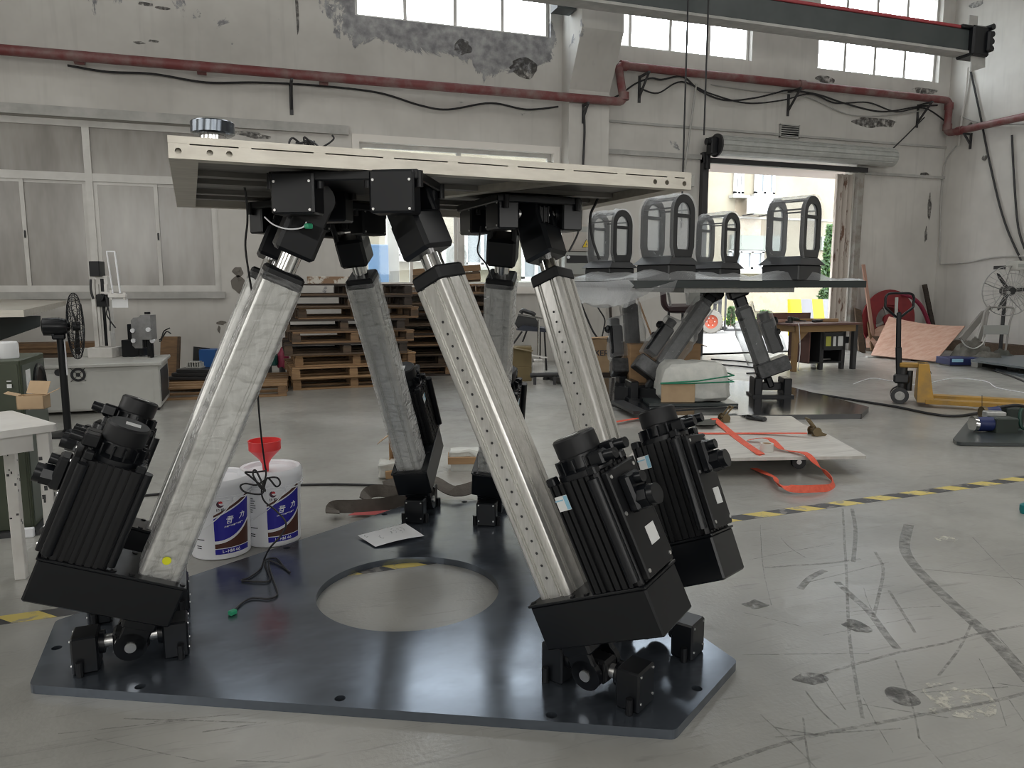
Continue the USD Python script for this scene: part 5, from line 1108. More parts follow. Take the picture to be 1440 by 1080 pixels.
# linear stage on it
def on_top(u, v, dy): return np.array([*(Yp(u, v, p[1] + dy))[:2], 0])
def px(u, v, d): return Dp(u, v, d)
d = dep(p) + .45; k = d / FPX
t = thing('linear_stage', 'upright aluminium linear stage with a black motor on the white cabinet', 'stage', (*Dp(148, 492, d)[:2], zt), VIEW)
z = lambda v: Dp(148, v, d)[2] - zt
x = lambda u: (u - 148) * k
MB().span((x(130), -.10, 0), (x(164), .12, z(488)), .004).build('foot', L['bench_white'], t, smooth=False)
MB().span((x(135), -.02, z(488)), (x(141), .10, z(393)), .004).span((x(141), .0, z(488)), (x(158), .08, z(388)), .004).build('column', L['bench_white'], t, smooth=False)
MB().span((x(142.5), -.02, z(486)), (x(146), .0, z(400))).span((x(154), -.02, z(486)), (x(158), .0, z(400))).build('rail', L['bench_white'], t, smooth=False)
MB().span((x(149), -.012, z(486)), (x(153), -.001, z(392))).build('drive_slot', L['black'], t, smooth=False)
MB().span((x(138), -.06, z(389)), (x(152), .06, z(368)), .006).build('motor', L['black'], t, smooth=False)
MB().span((x(145), -.07, z(431)), (x(160), -.02, z(414)), .005).cyl((x(153), -.11, z(418)), (x(153), -.06, z(418)), .04, 14).build('carriage', L['black'], t)
MB().bar((x(153), -.07, z(411)), (x(180), -.10, z(414)), .03, .02).span((x(166), -.13, z(418)), (x(190), -.09, z(413)), .003).span((x(168), -.12, z(421)), (x(171), -.10, z(408))).span((x(186), -.12, z(421)), (x(189), -.10, z(411))).build('arm', L['bench_white'], t, smooth=False)
MB().bar((x(172), -.11, z(412)), (x(167.5), -.11, z(355)), .012, .012, up=(0, 1, 0)).bar((x(182), -.11, z(412)), (x(178.5), -.11, z(355)), .014, .014, up=(0, 1, 0)).bar((x(167), -.11, z(355)), (x(179), -.11, z(355)), .012, .012).build('probe_frame', L['white_plastic'], t, smooth=False)
MB().span((x(169), -.10, z(432)), (x(191), -.096, z(420))).build('plate', L['paper'], t, smooth=False)
MB().tube([(x(140), -.07, z(393)), (x(140), -.08, z(408)), (x(143), -.09, z(420))], .012, 6).tube([(x(160), -.09, z(416)), (x(162), -.09, z(430)), (x(160), -.09, z(442)), (x(168), -.09, z(456)), (x(171), -.09, z(460))], .007, 6).tube([(x(161), -.09, z(420)), (x(164), -.09, z(446)), (x(163), -.09, z(464))], .006, 6).build('cable', L['black_rubber'], t)
# grey clamp unit on it
t = thing('clamp_unit', 'grey twin-jaw clamp unit with white knobs on the white cabinet', 'clamp', (*Dp(205, 494, d)[:2], zt), VIEW)
x = lambda u: (u - 205) * k
L['hammer_grey'] = M('hammertone_grey', (.20, .20, .20), .45, 0, (.25, .25, .25), 20)
z = lambda v: Dp(205, v, d)[2] - zt
MB().span((x(171), .0, 0), (x(196), .18, z(478)), .006).span((x(178), .04, 0), (x(193), .2, z(456)), .006).build('drive_box', L['black'], t, smooth=False)
for (u0, u1, v0, v1, yy, nm) in ((192, 206, 446, 489, -.08, 'jaw'), (207, 224, 442, 476, -.16, 'jaw')):
    zz0, zz1 = z(v1), z(v0); xa, xb = x(u0), x(u1); c_ = .03
    MB().ext(sg.Polygon([(xa, zz0 + c_), (xa + c_, zz0), (xb, zz0), (xb, zz1), (xa + c_, zz1), (xa, zz1 - c_)]), .13, frame((0, yy + .13, 0), x=(1, 0, 0), y=(0, 0, 1))).build(nm, L['hammer_grey'], t, smooth=False)
MB().span((x(203), -.06, z(488)), (x(211), .0, z(448)), .004).span((x(210), -.05, 0), (x(213), 0, z(470))).span((x(199), -.05, 0), (x(203), 0, z(485))).span((x(214), -.10, 0), (x(219), -.04, z(470))).cyl((x(217), -.1, z(441)), (x(217), -.1, z(438)), .03, 12).build('spine', L['black'], t, smooth=False)
for u_, v_, yy in ((194.5, 464, -.08), (194.5, 478, -.08), (221, 462, -.16), (222, 478, -.10)): MB().cyl((x(u_), yy + .01, z(v_)), (x(u_), yy - .02, z(v_)), .024, 16).build('knob', L['white_plastic'], t)
MB().span((x(196), -.15, 0), (x(217), .05, .012)).build('foot', L['alu'], t, smooth=False)
MB().tube([(x(225), 0, z(480)), (x(228), 0, z(478)), (x(232), 0, z(466)), (x(241), 0, z(461))], .007, 6).tube([(x(225), 0, z(478)), (x(230), 0, z(474)), (x(236), 0, z(466)), (x(242), 0, z(469))], .007, 6).build('cable', L['black_rubber'], t)
t = thing('small_unit', 'small white electronics unit at the foot of the linear stage', 'unit', (*Dp(116, 494, d)[:2], zt), VIEW)
MB().span((-.11, 0, 0), (.10, .15, .09), .005).build('case', L['machine_white'], t, smooth=False)
MB().span((.10, .01, 0), (.12, .14, .10), .003).build('front_panel', L['black'], t, smooth=False)
L['pine'] = M('weathered_pine', (.24, .145, .075), .8, 0, (.16, .098, .055), 3, stretch=(2, 14, 14)); L['pine2'] = M('grey_brown_pine', (.11, .073, .046), .85, 0, (.07, .05, .034), 3, stretch=(2, 14, 14)); L['pine3'] = M('fresh_pine', (.34, .21, .105), .75, 0, (.26, .155, .08), 3, stretch=(2, 14, 14)); L['pine_dark'] = M('dark_old_pine', (.05, .037, .029), .85, 0, (.03, .024, .02), 3, stretch=(2, 14, 14))
# brown crate behind the cabinet
q = Dp(78, 545, 9.75); q[2] = 0; hz = Dp(78, 482, 9.75)[2]
t = thing('timber_crate', 'brown timber crate against the wall behind the white cabinet', 'crate', q, -3)
for k_ in range(4): MB().span((-.66, 0, .02 + k_ * (hz - .02) / 4), (.64, .03, (k_ + 1) * (hz - .02) / 4)).build('board', L[['pine2', 'pine'][k_ % 2]], t, smooth=False)
MB().span((-.68, -.04, hz - .06), (.66, .3, hz)).build('lid_board', L['pine'], t, smooth=False)
MB().span((-.66, .03, .02), (.64, .30, hz - .06)).build('crate_body', L['pine2'], t, smooth=False)
q = Zp(238, 537); t = thing('wooden_board', 'wide wooden board leaning on the wall right of the white cabinet', 'board', q, VIEW)
MB().bar((0, 0, 0), (0, .13, .60), .26, .03, up=(0, -1, 0)).build('board', L['pine'], t, smooth=False)
MB().bar((.12, -.02, 0), (.12, .11, .60), .03, .03, up=(0, -1, 0)).build('batten', L['pine2'], t, smooth=False)

# ------------------------------------------------------------------ pallets
def pallet(mats, W=1.5, D=1.25, label='', group='wooden pallets in the two stacks', seed=0, loc=(0, 0, 0), rz=0):
    t = thing('wooden_pallet', label, 'pallet', loc, rz, group); r = random.Random(seed); H = .145
    m = lambda: L[r.choice(mats)]
    for k in range(4): MB().box((0, (k - 1.5) * (D - .1) / 3, .011), (W, .10, .022), .002).build('bottom_board', m(), t, smooth=False)
    for i in range(3):
        for j in range(4): MB().box(((i - 1) * (W - .10) / 2, (j - 1.5) * (D - .1) / 3, .022 + .04), (.10, .10, .08), .003).build('block', m(), t, smooth=False)
    for i in range(3): MB().box(((i - 1) * (W - .10) / 2, 0, .1125), (.09, D, .019), .002).build('stringer_board', m(), t, smooth=False)
    for k in range(6): MB().box((r.uniform(-.01, .01), (k - 2.5) * (D - .10) / 5, .134), (W, .10 + r.uniform(-.012, .012), .021), .002).build('deck_board', m(), t, smooth=False)
    return t
ca = Dp(488, 545, 9.95); ca[2] = 0; cb = Dp(622, 520, 11.3); cb[2] = 0
kinds = [['pine', 'pine3'], ['pine', 'pine2'], ['pine2', 'pine_dark'], ['pine_dark', 'pine2', 'pine']]
protos = {}
order = ['bottom pallet', 'second pallet from the floor', 'third pallet from the floor', 'fourth pallet from the floor', 'fifth pallet from the floor', 'sixth pallet from the floor', 'seventh pallet from the floor', 'eighth pallet from the floor', 'topmost pallet']
rr = random.Random(21)
for stack, (c0, plan, where) in enumerate(((ca, [0, 0, 0, 2, 1, 2, 1, 2, 2], 'of the left stack'), (cb, [3, 2, 2, 1, 3, 2, 3, 2, 1], 'of the right stack'))):
    for i, kd in enumerate(plan):
        dx, dy, rz = rr.uniform(-.10, .10), rr.uniform(-.08, .08), rr.uniform(-3, 3) + (0 if stack == 0 else -6)
        if i == 0 and stack == 0: dx = .02
        pos = (c0[0] + dx, c0[1] + dy, i * .1455); lab = 'wooden pallet, %s %s against the window wall' % (order[i], where)
        if kd not in protos: protos[kd] = pallet(kinds[kd], seed=kd, label=lab, loc=pos, rz=rz)
        else: copy_of(protos[kd], pos, rz, lab)
q = cb + (.0, -.15, 9 * .1455 + .03)
t = thing('wooden_pallet', 'narrow brown pallet tipped up on top of the right stack', 'pallet', q, -12)
for z in (.03, .16): MB().bar((-.45, 0, z - .02), (.55, 0, z + .05), .09, .02, up=(0, -1, 0)).build('board', L['pine'], t, smooth=False)
for x_ in (-.40, .0, .48): MB().box((x_, .04, .10 + x_ * .07), (.09, .09, .17)).build('block', L['pine2'], t, smooth=False)
MB().bar((-.45, .08, .02), (.55, .08, .08), .09, .15, up=(0, 0, 1)).build('deck_board', L['pine2'], t, smooth=False)
t = thing('whitened_beam', 'paint-spattered timber beam lying on top of the left stack', 'timber', ca + (-.12, -.42, 9 * .1455), 0)
L['spatter'] = M('white_spattered_wood', (.24, .15, .09), .8, 0, (.55, .52, .46), 9, 5, .48, .54)
MB().box((0, 0, .045), (.75, .10, .09), .004).build('beam', L['spatter'], t, smooth=False)
MB().box((.40, .0, .045), (.05, .11, .092), .004).build('end_block', L['pine3'], t, smooth=False)
q = Zp(272, 557); q = q + FW * (1, 1, 0) * .35; q[2] = 0
copy_of(protos[0], (q[0] + .22, q[1] - .02, 0), VIEW + 15, 'low pallet carrying black parts and a blue box near the left wall', 'pallet of parts')
z1 = .146
def onp(u, v, d, z=z1): w = Dp(u, v, d); w[2] = z; return w
dq = dep(q) + .1
t = thing('black_parts', 'flat black machine parts stacked on the low pallet', 'parts', onp(275, 540, dq), VIEW)
for k_ in range(3): MB().box((.03 * k_, .0, .03 + .045 * k_), (.52 - .06 * k_, .4, .042), .006).build('flat_part', L['cast_black'], t, smooth=False)
L['blue_paint'] = M('blue_paint', (.02, .09, .28), .45)
t = thing('blue_box', 'blue metal box on the black parts', 'box', onp(297, 525, dq + .1, z1 + .14), VIEW)
MB().box((0, 0, .11), (.20, .2, .22), .006).build('box_body', L['blue_paint'], t, smooth=False)
MB().bar((-.10, -.1, .22), (-.10, .1, .22), .02, .02).bar((-.12, 0, .05), (-.10, 0, .24), .015, .2).build('lid_edge', L['cast_black'], t, smooth=False)
t = thing('metal_rack', 'small pale slotted rack on the black parts', 'rack', onp(276, 526, dq - .05, z1 + .14), VIEW)
for k_ in range(6): MB().box((-.075 + .03 * k_, 0, .035), (.012, .12, .07)).build('fin', L['machine_white'], t, smooth=False)
MB().box((0, 0, .012), (.19, .13, .012)).box((0, 0, .075), (.12, .13, .01)).build('tray', L['machine_white'], t, smooth=False)
q = Zp(380, 530); q = q + FW * (1, 1, 0) * .25; q[2] = 0
t = thing('green_machine', 'small dark green machine with a red tank beside the pallets', 'machine', q, VIEW)
L['teal'] = M('dark_teal_paint', (.01, .085, .075), .4); L['crimson'] = M('crimson_paint', (.28, .03, .07), .45)
MB().box((-.06, 0, .22), (.22, .2, .16), .02).build('case', L['teal'], t, smooth=30)
MB().lathe([(0, .10), (.08, .10), (.09, .13), (.09, .28), (.05, .34), (.02, .40), (0, .40)], euler(o=(.10, .05, 0)), 20).build('tank', L['crimson'], t)
for s in (-1, 1): MB().box((s * .1, 0, .06), (.03, .2, .12)).build('leg', L['dark_steel'], t, smooth=False)

# ------------------------------------------------------------------ middle: switch boxes, chair, cartons
L['box_beige'] = M('beige_steel_box', (.46, .43, .39), .5, 0, (.40, .37, .34), 4); L['box_grey'] = M('grey_steel_box', (.34, .35, .33), .5)
L['warn_yellow'] = M('warning_yellow', (.75, .55, .03), .5)
q0, q1 = Yp(790, 353, CY - .16), Yp(838, 316, CY - .16)
t = thing('switch_box', 'beige steel switch box with a yellow warning triangle on the pillar', 'switch box', (q0[0], CY - .16, q0[2]))
w, h = q1[0] - q0[0], q1[2] - q0[2]
MB().span((0, 0, 0), (w, .16, h), .006).build('case', L['box_beige'], t, smooth=False)
MB().span((.02, -.008, .02), (w * .32, 0, h - .02), .002).span((w * .33, -.008, .02), (w - .02, 0, h - .02), .002).build('door', L['box_beige'], t, smooth=False)
MB().span((w * .36, -.012, h * .72), (w * .8, -.008, h * .92)).build('nameplate', L['box_grey'], t, smooth=False)
tx, s_ = w * .72, .085
MB().ext(sg.Polygon([(tx - s_, .06), (tx + s_, .06), (tx, .06 + 1.73 * s_)]), .002, frame((0, -.008, 0), x=(1, 0, 0), y=(0, 0, 1))).build('warning_border', L['ink'], t, smooth=False)
i_ = sg.Polygon([(tx - s_, .06), (tx + s_, .06), (tx, .06 + 1.73 * s_)]).buffer(-.009)
MB().ext(i_, .003, frame((0, -.008, 0), x=(1, 0, 0), y=(0, 0, 1))).build('warning_triangle', L['warn_yellow'], t, smooth=False)
MB().ext(sg.Polygon([(tx + .004, .15), (tx - .016, .105), (tx, .105), (tx - .006, .075), (tx + .018, .116), (tx + .004, .116)]), .004, frame((0, -.008, 0), x=(1, 0, 0), y=(0, 0, 1))).build('lightning_bolt', L['ink'], t, smooth=False)
q0, q1 = Yp(794, 386, CY - .14), Yp(851, 354, CY - .14)
t = thing('meter_box', 'grey meter box with a dark window below the switch box', 'switch box', (q0[0], CY - .14, q0[2]))
w, h = q1[0] - q0[0], q1[2] - q0[2]
MB().span((0, 0, 0), (w, .14, h - .006), .005).build('case', L['box_grey'], t, smooth=False)
MB().span((.03, -.006, h * .5), (w - .05, 0, h * .82)).build('window', L['cast_black'], t, smooth=False)
MB().cyl((.06, -.02, h * .74), (.06, 0, h * .74), .025, 14).build('dial', L['white_plastic'], t)
t = thing('socket_box', 'small white socket box on the pillar beside the doorway', 'socket', (*Yp(966, 255, WALL_Y)[[0]], WALL_Y, Yp(966, 255)[2]))
MB().span((-.10, -.10, -.10), (.10, 0, .10), .01).build('case', L['machine_white'], t, smooth=False)
MB().cyl((.0, -.11, 0), (0, -.1, 0), .02, 12).build('knob', L['dark_steel'], t)
MB().hull([Yp(u_, v_, WALL_Y - e) for u_, v_ in ((881, 342), (886, 345), (889, 353), (884, 355)) for e in (0, .05)]).build('wall_hook', L['black'], label='small black hook on the wall left of the nearest wrapped bracket', cat='hook', smooth=False)
# upturned chair and tripod
d = 10.6; k = d / FPX
q = Dp(742, 480, d); q[2] = 0
t = thing('office_chair', 'black folded chair with a shiny rail standing by the wall', 'chair', q, VIEW)
x = lambda u: (u - 742) * k
z = lambda v: Dp(742, v, d)[2]
L['seat_blue'] = M('dark_blue_vinyl', (.018, .024, .04), .5)
MB().hull([(x(724), -.1, z(455)), (x(728), -.12, z(443)), (x(752), -.1, z(444)), (x(758), -.1, z(458)), (x(730), -.1, z(464)), (x(724), .15, z(455)), (x(730), .15, z(443)), (x(752), .15, z(444)), (x(758), .15, z(458))]).build('backrest', L['cast_black'], t, smooth=30)
MB().hull([(x(726), -.2, z(463)), (x(768), -.2, z(466)), (x(768), -.2, z(461)), (x(735), -.2, z(456)), (x(726), .2, z(463)), (x(768), .2, z(466)), (x(768), .2, z(461)), (x(735), .2, z(456))]).build('seat', L['seat_blue'], t, smooth=30)
for (u0, v0, u1, v1, y_) in ((734, 465, 722, 482, -.15), (741, 466, 735, 482, .15), (765, 466, 768, 520, -.15), (760, 466, 760, 516, .15)): MB().cyl((x(u0), y_, z(v0)), (x(u1), y_, max(z(v1), 0)), .013, 8).build('leg', L['dark_steel'], t)
MB().bar((x(728), -.22, z(441)), (x(764), -.22, z(447)), .03, .025).build('rail', L['chrome'], t, smooth=False)
MB().tube([(x(732), -.1, z(440)), (x(735), -.1, z(436)), (x(741), -.1, z(438)), (x(748), -.1, z(440)), (x(752), -.1, z(443))], .03, 8).build('bracket', L['cast_black'], t)
q = Dp(757, 505, 10.2); q[2] = 0
t = thing('metal_stand', 'thin chrome stand with a small foot beside the folded chair', 'stand', q, VIEW)
z = lambda v: Dp(757, v, 10.2)[2]
MB().cyl((0, 0, z(500)), (0, 0, z(449)), .015, 10).build('post', L['chrome'], t)
MB().bar((-.10, 0, z(499)), (.12, .02, z(503)), .05, .02).cyl((-.07, -.02, z(507)), (.05, 0, z(507)), .03, 12).span((-.08, -.05, 0), (.08, .05, z(509))).build('foot', L['alu'], t)
L['olive_card'] = M('olive_cardboard', (.20, .155, .075), .8, 0, (.165, .125, .06), 4)
q = Dp(731, 512, 10.0); q[2] = 0; z = lambda v: Dp(731, v, 10.0)[2]
t = thing('carton', 'olive-brown carton with loose flaps beside the folded chair', 'carton', q, VIEW)
MB().span((-.17, 0, z(516)), (.16, .3, z(488)), .004).span((-.17, 0, 0), (.16, .3, z(516)), .004).build('carton_body', L['olive_card'], t, smooth=False)
MB().bar((-.15, -.02, z(487)), (.17, -.06, z(493)), .22, .006).build('flap', L['olive_card'], t, smooth=False)
q = Dp(752, 525, 9.7); q[2] = 0
t = thing('steel_tube', 'dark steel tube lying on the floor by the cartons', 'tube', q, VIEW)
MB().cyl((-.06, 0, .12), (.34, 0, .13), .03, 12).span((-.02, -.04, 0), (.02, .04, .10)).span((.24, -.04, 0), (.28, .04, .105)).build('tube', L['dark_steel'], t)
MB().bar(Zp(772, 527, .05), Zp(800, 538, .05), .10, .07).cyl(Zp(766, 533, .012), Zp(776, 531, .012), .03, 12).build('steel_block', L['cast_black'], label='black steel channel lying on the floor left of the second platform', cat='steel bar', smooth=False)
MB().span((*(Dp(705, 523, 10.3)[:2]), 0), (*(Dp(820, 523, 10.3) + (0, .3, 0))[:2], .05)).build('plank', L['pine2'], label='long plank lying on the floor under the cartons', cat='plank', smooth=False)
q = Dp(838, 512, 10.4); q[2] = 0; z = lambda v: Dp(838, v, 10.4)[2]
t = thing('carton', 'brown carton printed with dark capital letters', 'carton', q, VIEW)
MB().span((-.34, 0, .07), (.19, .35, z(476)), .004).build('carton_body', L['card_light'], t, smooth=False)
MB().span((-.36, -.02, 0), (.22, .36, .07)).build('pallet_foot', L['pine_dark'], t, smooth=False)
cm = meshkit.text_mesh('CKER', .075, .002, True); wd = cm.bounds[1][0]
MB().add(cm, frame((.175 - wd, -.002, z(500)), x=(1, 0, 0), y=(0, 0, 1))).build('lettering', L['ink'], t, smooth=False, label='dark capital letters CKER')
MB().bar((-.20, .02, z(476)), (.17, -.02, z(473)), .20, .006).build('flap', L['card'], t, smooth=False)
cable([Dp(u_, v_, 10.9) for u_, v_ in ((811, 405), (818, 428), (832, 462), (842, 478), (845, 486))], .014, 'thick black wire drooping to the lettered carton')
cable([Dp(u_, v_, 11.0) for u_, v_ in ((838, 410), (840, 430), (850, 448), (849, 462), (846, 476))], .012, 'thin black wire drooping behind the lettered carton')
L['tool_red'] = M('faded_red_tool', (.32, .06, .08), .6)
MB().tube([Yp(u_, v_, WALL_Y - .04) for u_, v_ in ((813, 408), (820, 425), (828, 430), (834, 420), (830, 408))], .015, 6).build('red_hose', L['tool_red'], label='faded red hose hanging on the wall under the polythene', cat='hose')
MB().bar(Dp(856, 405, 11.2), Zp(864, 524), .04, .03, up=(1, 0, 0)).build('timber_batten', L['pine_dark'], label='dark batten leaning left of the upright wrapped actuator', cat='batten', smooth=False)
MB().cyl(Dp(895, 415, 11.3), Dp(934, 520, 10.4), .014, 8).build('bamboo_pole', L['pine'], label='thin bamboo pole leaning on the wall behind the slanting actuator', cat='pole')
# dark chair hanging behind the drape
d = 10.8; k = d / FPX; q = Dp(956, 480, d); q[2] = 0; x = lambda u: (u - 956) * k; z = lambda v: Dp(956, v, d)[2]
t = thing('tall_stool', 'tall dark-seated metal stool standing left of the doorway', 'stool', q, VIEW)
L['maroon'] = M('dark_maroon_vinyl', (.035, .014, .016), .4)
MB().tube([(x(930), 0, z(402)), (x(931), 0, z(415)), (x(933), 0, z(428)), (x(941), 0, z(435)), (x(958), 0, z(436)), (x(975), 0, z(435)), (x(984), 0, z(432))], .045, 8).hull([(x(936), -.05, z(432)), (x(984), -.05, z(430)), (x(984), .35, z(427)), (x(936), .35, z(428)), (x(940), -.05, z(437)), (x(984), -.05, z(436)), (x(984), .35, z(434)), (x(940), .35, z(434))]).build('seat', L['maroon'], t)
MB().bar((x(938), .1, z(405)), (x(944), .1, z(430)), .03, .03, up=(0, 1, 0)).bar((x(964), .1, z(405)), (x(968), .1, z(430)), .03, .03, up=(0, 1, 0)).bar((x(938), .1, z(408)), (x(966), .1, z(408)), .03, .03).build('back_frame', L['alu_grey'], t, smooth=False)
for u0, u1, y_ in ((939, 942, 0), (975, 980, 0), (945, 948, .3), (965, 968, .3)): MB().bar((x(u0), y_, z(434)), (x(u1), y_, 0), .03, .03, up=(0, 1, 0)).build('leg', L['dark_steel'], t, smooth=False)
MB().span((x(969), .12, z(430)), (x(985), .14, z(404))).build('grey_panel', L['box_grey'], t, smooth=False)

# ------------------------------------------------------------------ right: bench with tools, pallet jack, plywood, fan, pump
L['brown_top'] = M('red_brown_top', (.16, .075, .06), .5, 0, (.11, .06, .05), 4); L['table_leg'] = M('ochre_table_leg', (.26, .16, .07), .7)
FZ = .72; fc0 = Zp(1115, 523); t = thing('assembly_table', 'brown wooden assembly table standing in front of the doorway', 'table', (*fc0[:2], 0), -1)
dl, dr = .98, 1.22
MB().span((-.05, -.04, FZ - .03), (dr, dl, FZ), .004).build('table_top', L['brown_top'], t, smooth=False)
MB().span((0, -.0, FZ - .13), (dr - .1, .025, FZ - .03)).span((0, 0, FZ - .13), (.025, dl - .05, FZ - .03)).build('apron', L['table_leg'], t, smooth=False)
for x_, y_, m_ in ((.04, .04, 'table_leg'), (dr - .08, .04, 'dark_steel'), (.04, dl - .08, 'table_leg'), (dr - .08, dl - .08, 'dark_steel')): MB().span((x_ - .035, y_ - .035, 0), (x_ + .035, y_ + .035, FZ - .03), .004).build('leg', L[m_], t, smooth=False)
MB().hull([(.06, .02, FZ - .13), (.26, .02, FZ - .13), (.06, .02, FZ - .32), (.06, .04, FZ - .13), (.26, .04, FZ - .13), (.06, .04, FZ - .32)]).build('brace', L['table_leg'], t, smooth=False)
MB().span((.1, .4, .16), (.5, .44, .20)).build('stretcher', L['brown_top'], t, smooth=False)
ct = fc0 + np.array([.36, .10, 0])
t = thing('tool_cabinet', 'black open steel cabinet with notices under the brown table', 'cabinet', (*ct[:2], .0), -3)
cw, cd, chh = .66, .5, .62
for a_, b_, m_ in (((0, 0, .10), (.02, cd, chh), 'brown_top'), ((cw - .02, 0, .10), (cw, cd, chh), 'cast_black'), ((0, cd - .02, .10), (cw, cd, chh), 'cast_black'), ((0, 0, .10), (cw, cd, .12), 'cast_black'), ((.20, .0, .12), (.22, cd, chh), 'cast_black')):
    MB().span(a_, b_).build('panel', L[m_], t, smooth=False)
MB().span((.22, .0, .30), (cw - .02, .02, chh - .05)).build('door', L['cast_black'], t, smooth=False)
for x_ in (.24, cw - .03): MB().span((x_ - .03, .0, 0), (x_ + .03, .06, chh), .003).build('post', L['dark_steel'], t, smooth=False)
L['notice_yellow'] = M('notice_yellow', (.45, .45, .08), .6)
for x_, m_, w_ in ((.30, 'notice_yellow', .09), (.43, 'sticker', .05), (.52, 'sticker', .09)): MB().span((x_, -.004, chh - .26), (x_ + w_, 0, chh - .11)).build('notice', L[m_], t, smooth=False)
MB().bar((.3, .1, .15), (.55, .2, .14), .03, .02).build('steel_bar', L['alu'], t, smooth=False)
MB().span((cw, .0, chh - .22), (cw + .06, .05, chh - .12)).build('switch', L['black'], t, smooth=False)
T0 = np.array([fc0[0], fc0[1], FZ])
def tt(x_, y_): return T0 + np.array([x_, y_, .001])
t = thing('wooden_tray', 'long brown wooden tray at the back of the table', 'tray', tt(.45, .72), -3)
MB().span((-.42, -.01, 0), (.42, .01, .13)).span((-.42, .2, 0), (.42, .22, .12)).span((-.42, -.01, 0), (.42, .22, .02)).build('tray', L['brown_top'], t, smooth=False)
t = thing('angle_grinder', 'dark green angle grinder lying on the brown table', 'tool', tt(.16, .30), 20)
L['tool_green'] = M('dark_green_tool', (.015, .03, .018), .5)
MB().tube([(-.02, 0, .05), (.06, 0, .055), (.16, .02, .045), (.28, .03, .04)], [.045, .05, .045, .04, .035, .035, .035, .03, .03, .03, .03, .03, .03, .025, .025, .025, .025, .02, .02], 10).build('body', L['tool_green'], t)
MB().cyl((-.04, 0, .0), (-.04, 0, .03), .055, 18).cyl((-.03, 0, .02), (-.03, 0, .09), .03, 12).build('head', L['cast_black'], t)
MB().tube([(.28, .03, .04), (.36, .06, .02), (.42, .0, .012), (.52, .05, .012)], .01, 6).build('cord', L['black_rubber'], t)
t = thing('wooden_batten', 'pinkish wooden batten on the left of the table', 'batten', tt(-.02, .42), -8)
L['pink_wood'] = M('pink_wood', (.42, .25, .19), .6)
MB().box((.06, 0, .02), (.28, .05, .04), .004).build('batten', L['pink_wood'], t, smooth=False)
for i, (x_, y_, l_, rz) in enumerate(((.75, .55, .55, -6), (.95, .45, .5, 4), (.85, .30, .35, -12))):
    MB().box(tt(x_, y_) + (0, 0, .022 + .0 * i), (l_, .07, .042), .003, rotz(rz)).build('timber_offcut', L['pine3'], label=['long pine offcut at the back right of the table', 'second pine offcut overhanging the right end of the table', 'short pine offcut at the front right of the table'][i], cat='timber', group=None, smooth=False)
MB().box(tt(.62, .25) + (0, 0, .02), (.22, .06, .035), .01, rotz(15)).build('dark_tool', L['cast_black'], label='flat dark hand tool in the middle of the table', cat='tool', smooth=False)
MB().tube([tt(.02, -.045) + (0, 0, .01), tt(.03, -.06) + (0, 0, -.1), tt(.06, -.06) + (0, 0, -.4), tt(.04, -.06) + (0, 0, -.66), tt(.10, .0) + (0, 0, -.71)], .006, 6).build('white_cord', L['white_plastic'], label='thin white cord hanging from the front of the table', cat='cord')

# pallet jack
L['jack_yellow'] = M('worn_yellow_paint', (.42, .235, .035), .5, 0, (.26, .16, .05), 6, 6, .45, .7, bump=.1, bscale=30)
P0 = Zp(1252, 569); fd = (Zp(1440, 582) - Zp(1292, 573)); fd[2] = 0; fd /= np.linalg.norm(fd); ang = math.degrees(math.atan2(fd[1], fd[0]))
lat = np.array([-fd[1], fd[0], 0]); org = P0 + lat * .20 + fd * .05
t = thing('pallet_jack', 'yellow hand pallet jack with a raised black handle', 'pallet jack', (org[0], org[1], 0), ang)
for s in (-1, 1):
    y = s * .19; zz = .085
    MB().hull([(.28, y - .075, zz - .045), (.28, y + .075, zz - .045), (.28, y - .075, zz), (.28, y + .075, zz), (1.30, y - .075, zz - .045), (1.30, y + .075, zz - .045), (1.30, y - .075, zz), (1.30, y + .075, zz), (1.42, y - .04, zz - .03), (1.42, y + .04, zz - .03), (1.42, y - .04, zz - .005), (1.42, y + .04, zz - .005)]).build('fork', L['jack_yellow'], t, smooth=False)
    MB().cyl((1.22, y - .035, .04), (1.22, y + .035, .04), .039, 16).build('roller', L['cast_black'], t)
MB().hull([(.20, -.25, .05), (.36, -.25, .05), (.20, .25, .05), (.36, .25, .05), (.20, -.13, .45), (.30, -.13, .45), (.20, .13, .45), (.30, .13, .45)]).build('body', L['jack_yellow'], t, smooth=False)
MB().span((.02, -.07, .40), (.28, .07, .45), .01).build('top_bracket', L['jack_yellow'], t, smooth=False)
s_ = MB()
for k_ in range(3):
    for j in range(2): s_.box((.322 - k_ * .03, -.10 + .09 * j, .36 - k_ * .07), (.004, .05, .03), 0, euler(ry=-18))
s_.build('stencil_mark', L['ink'], t, smooth=False, kind='stuff')
MB().cyl((.06, 0, .14), (.06, 0, .42), .045, 16).cyl((.13, 0, .14), (.13, 0, .36), .03, 12).box((.05, 0, .27), (.16, .14, .10), .02).build('pump', L['cast_black'], t)
for s in (-1, 1):
    w = MB().cyl((.04, s * .05, .09), (.04, s * .11, .09), .09, 24).build('steer_wheel', L['cast_black'], t)
    MB().cyl((.04, s * .048, .09), (.04, s * .112, .09), .05, 16).build('wheel_hub', L['alu_grey'], w)
MB().span((.0, -.045, .08), (.08, .045, .15), .01).build('axle', L['dark_steel'], t)
hb = np.array([.03, 0, .40])
MB().bar((.03, 0, .24), (.0, 0, .62), .085, .06, up=(1, 0, 0), ch=.01).bar((.0, 0, .60), (-.02, 0, 1.0), .05, .05, up=(1, 0, 0), ch=.01).build('drawbar', L['black'], t, smooth=False)
MB().bar((-.045, 0, .93), (-.05, 0, 1.16), .036, .03, up=(1, 0, 0)).build('release_lever', L['box_grey'], t, smooth=False)
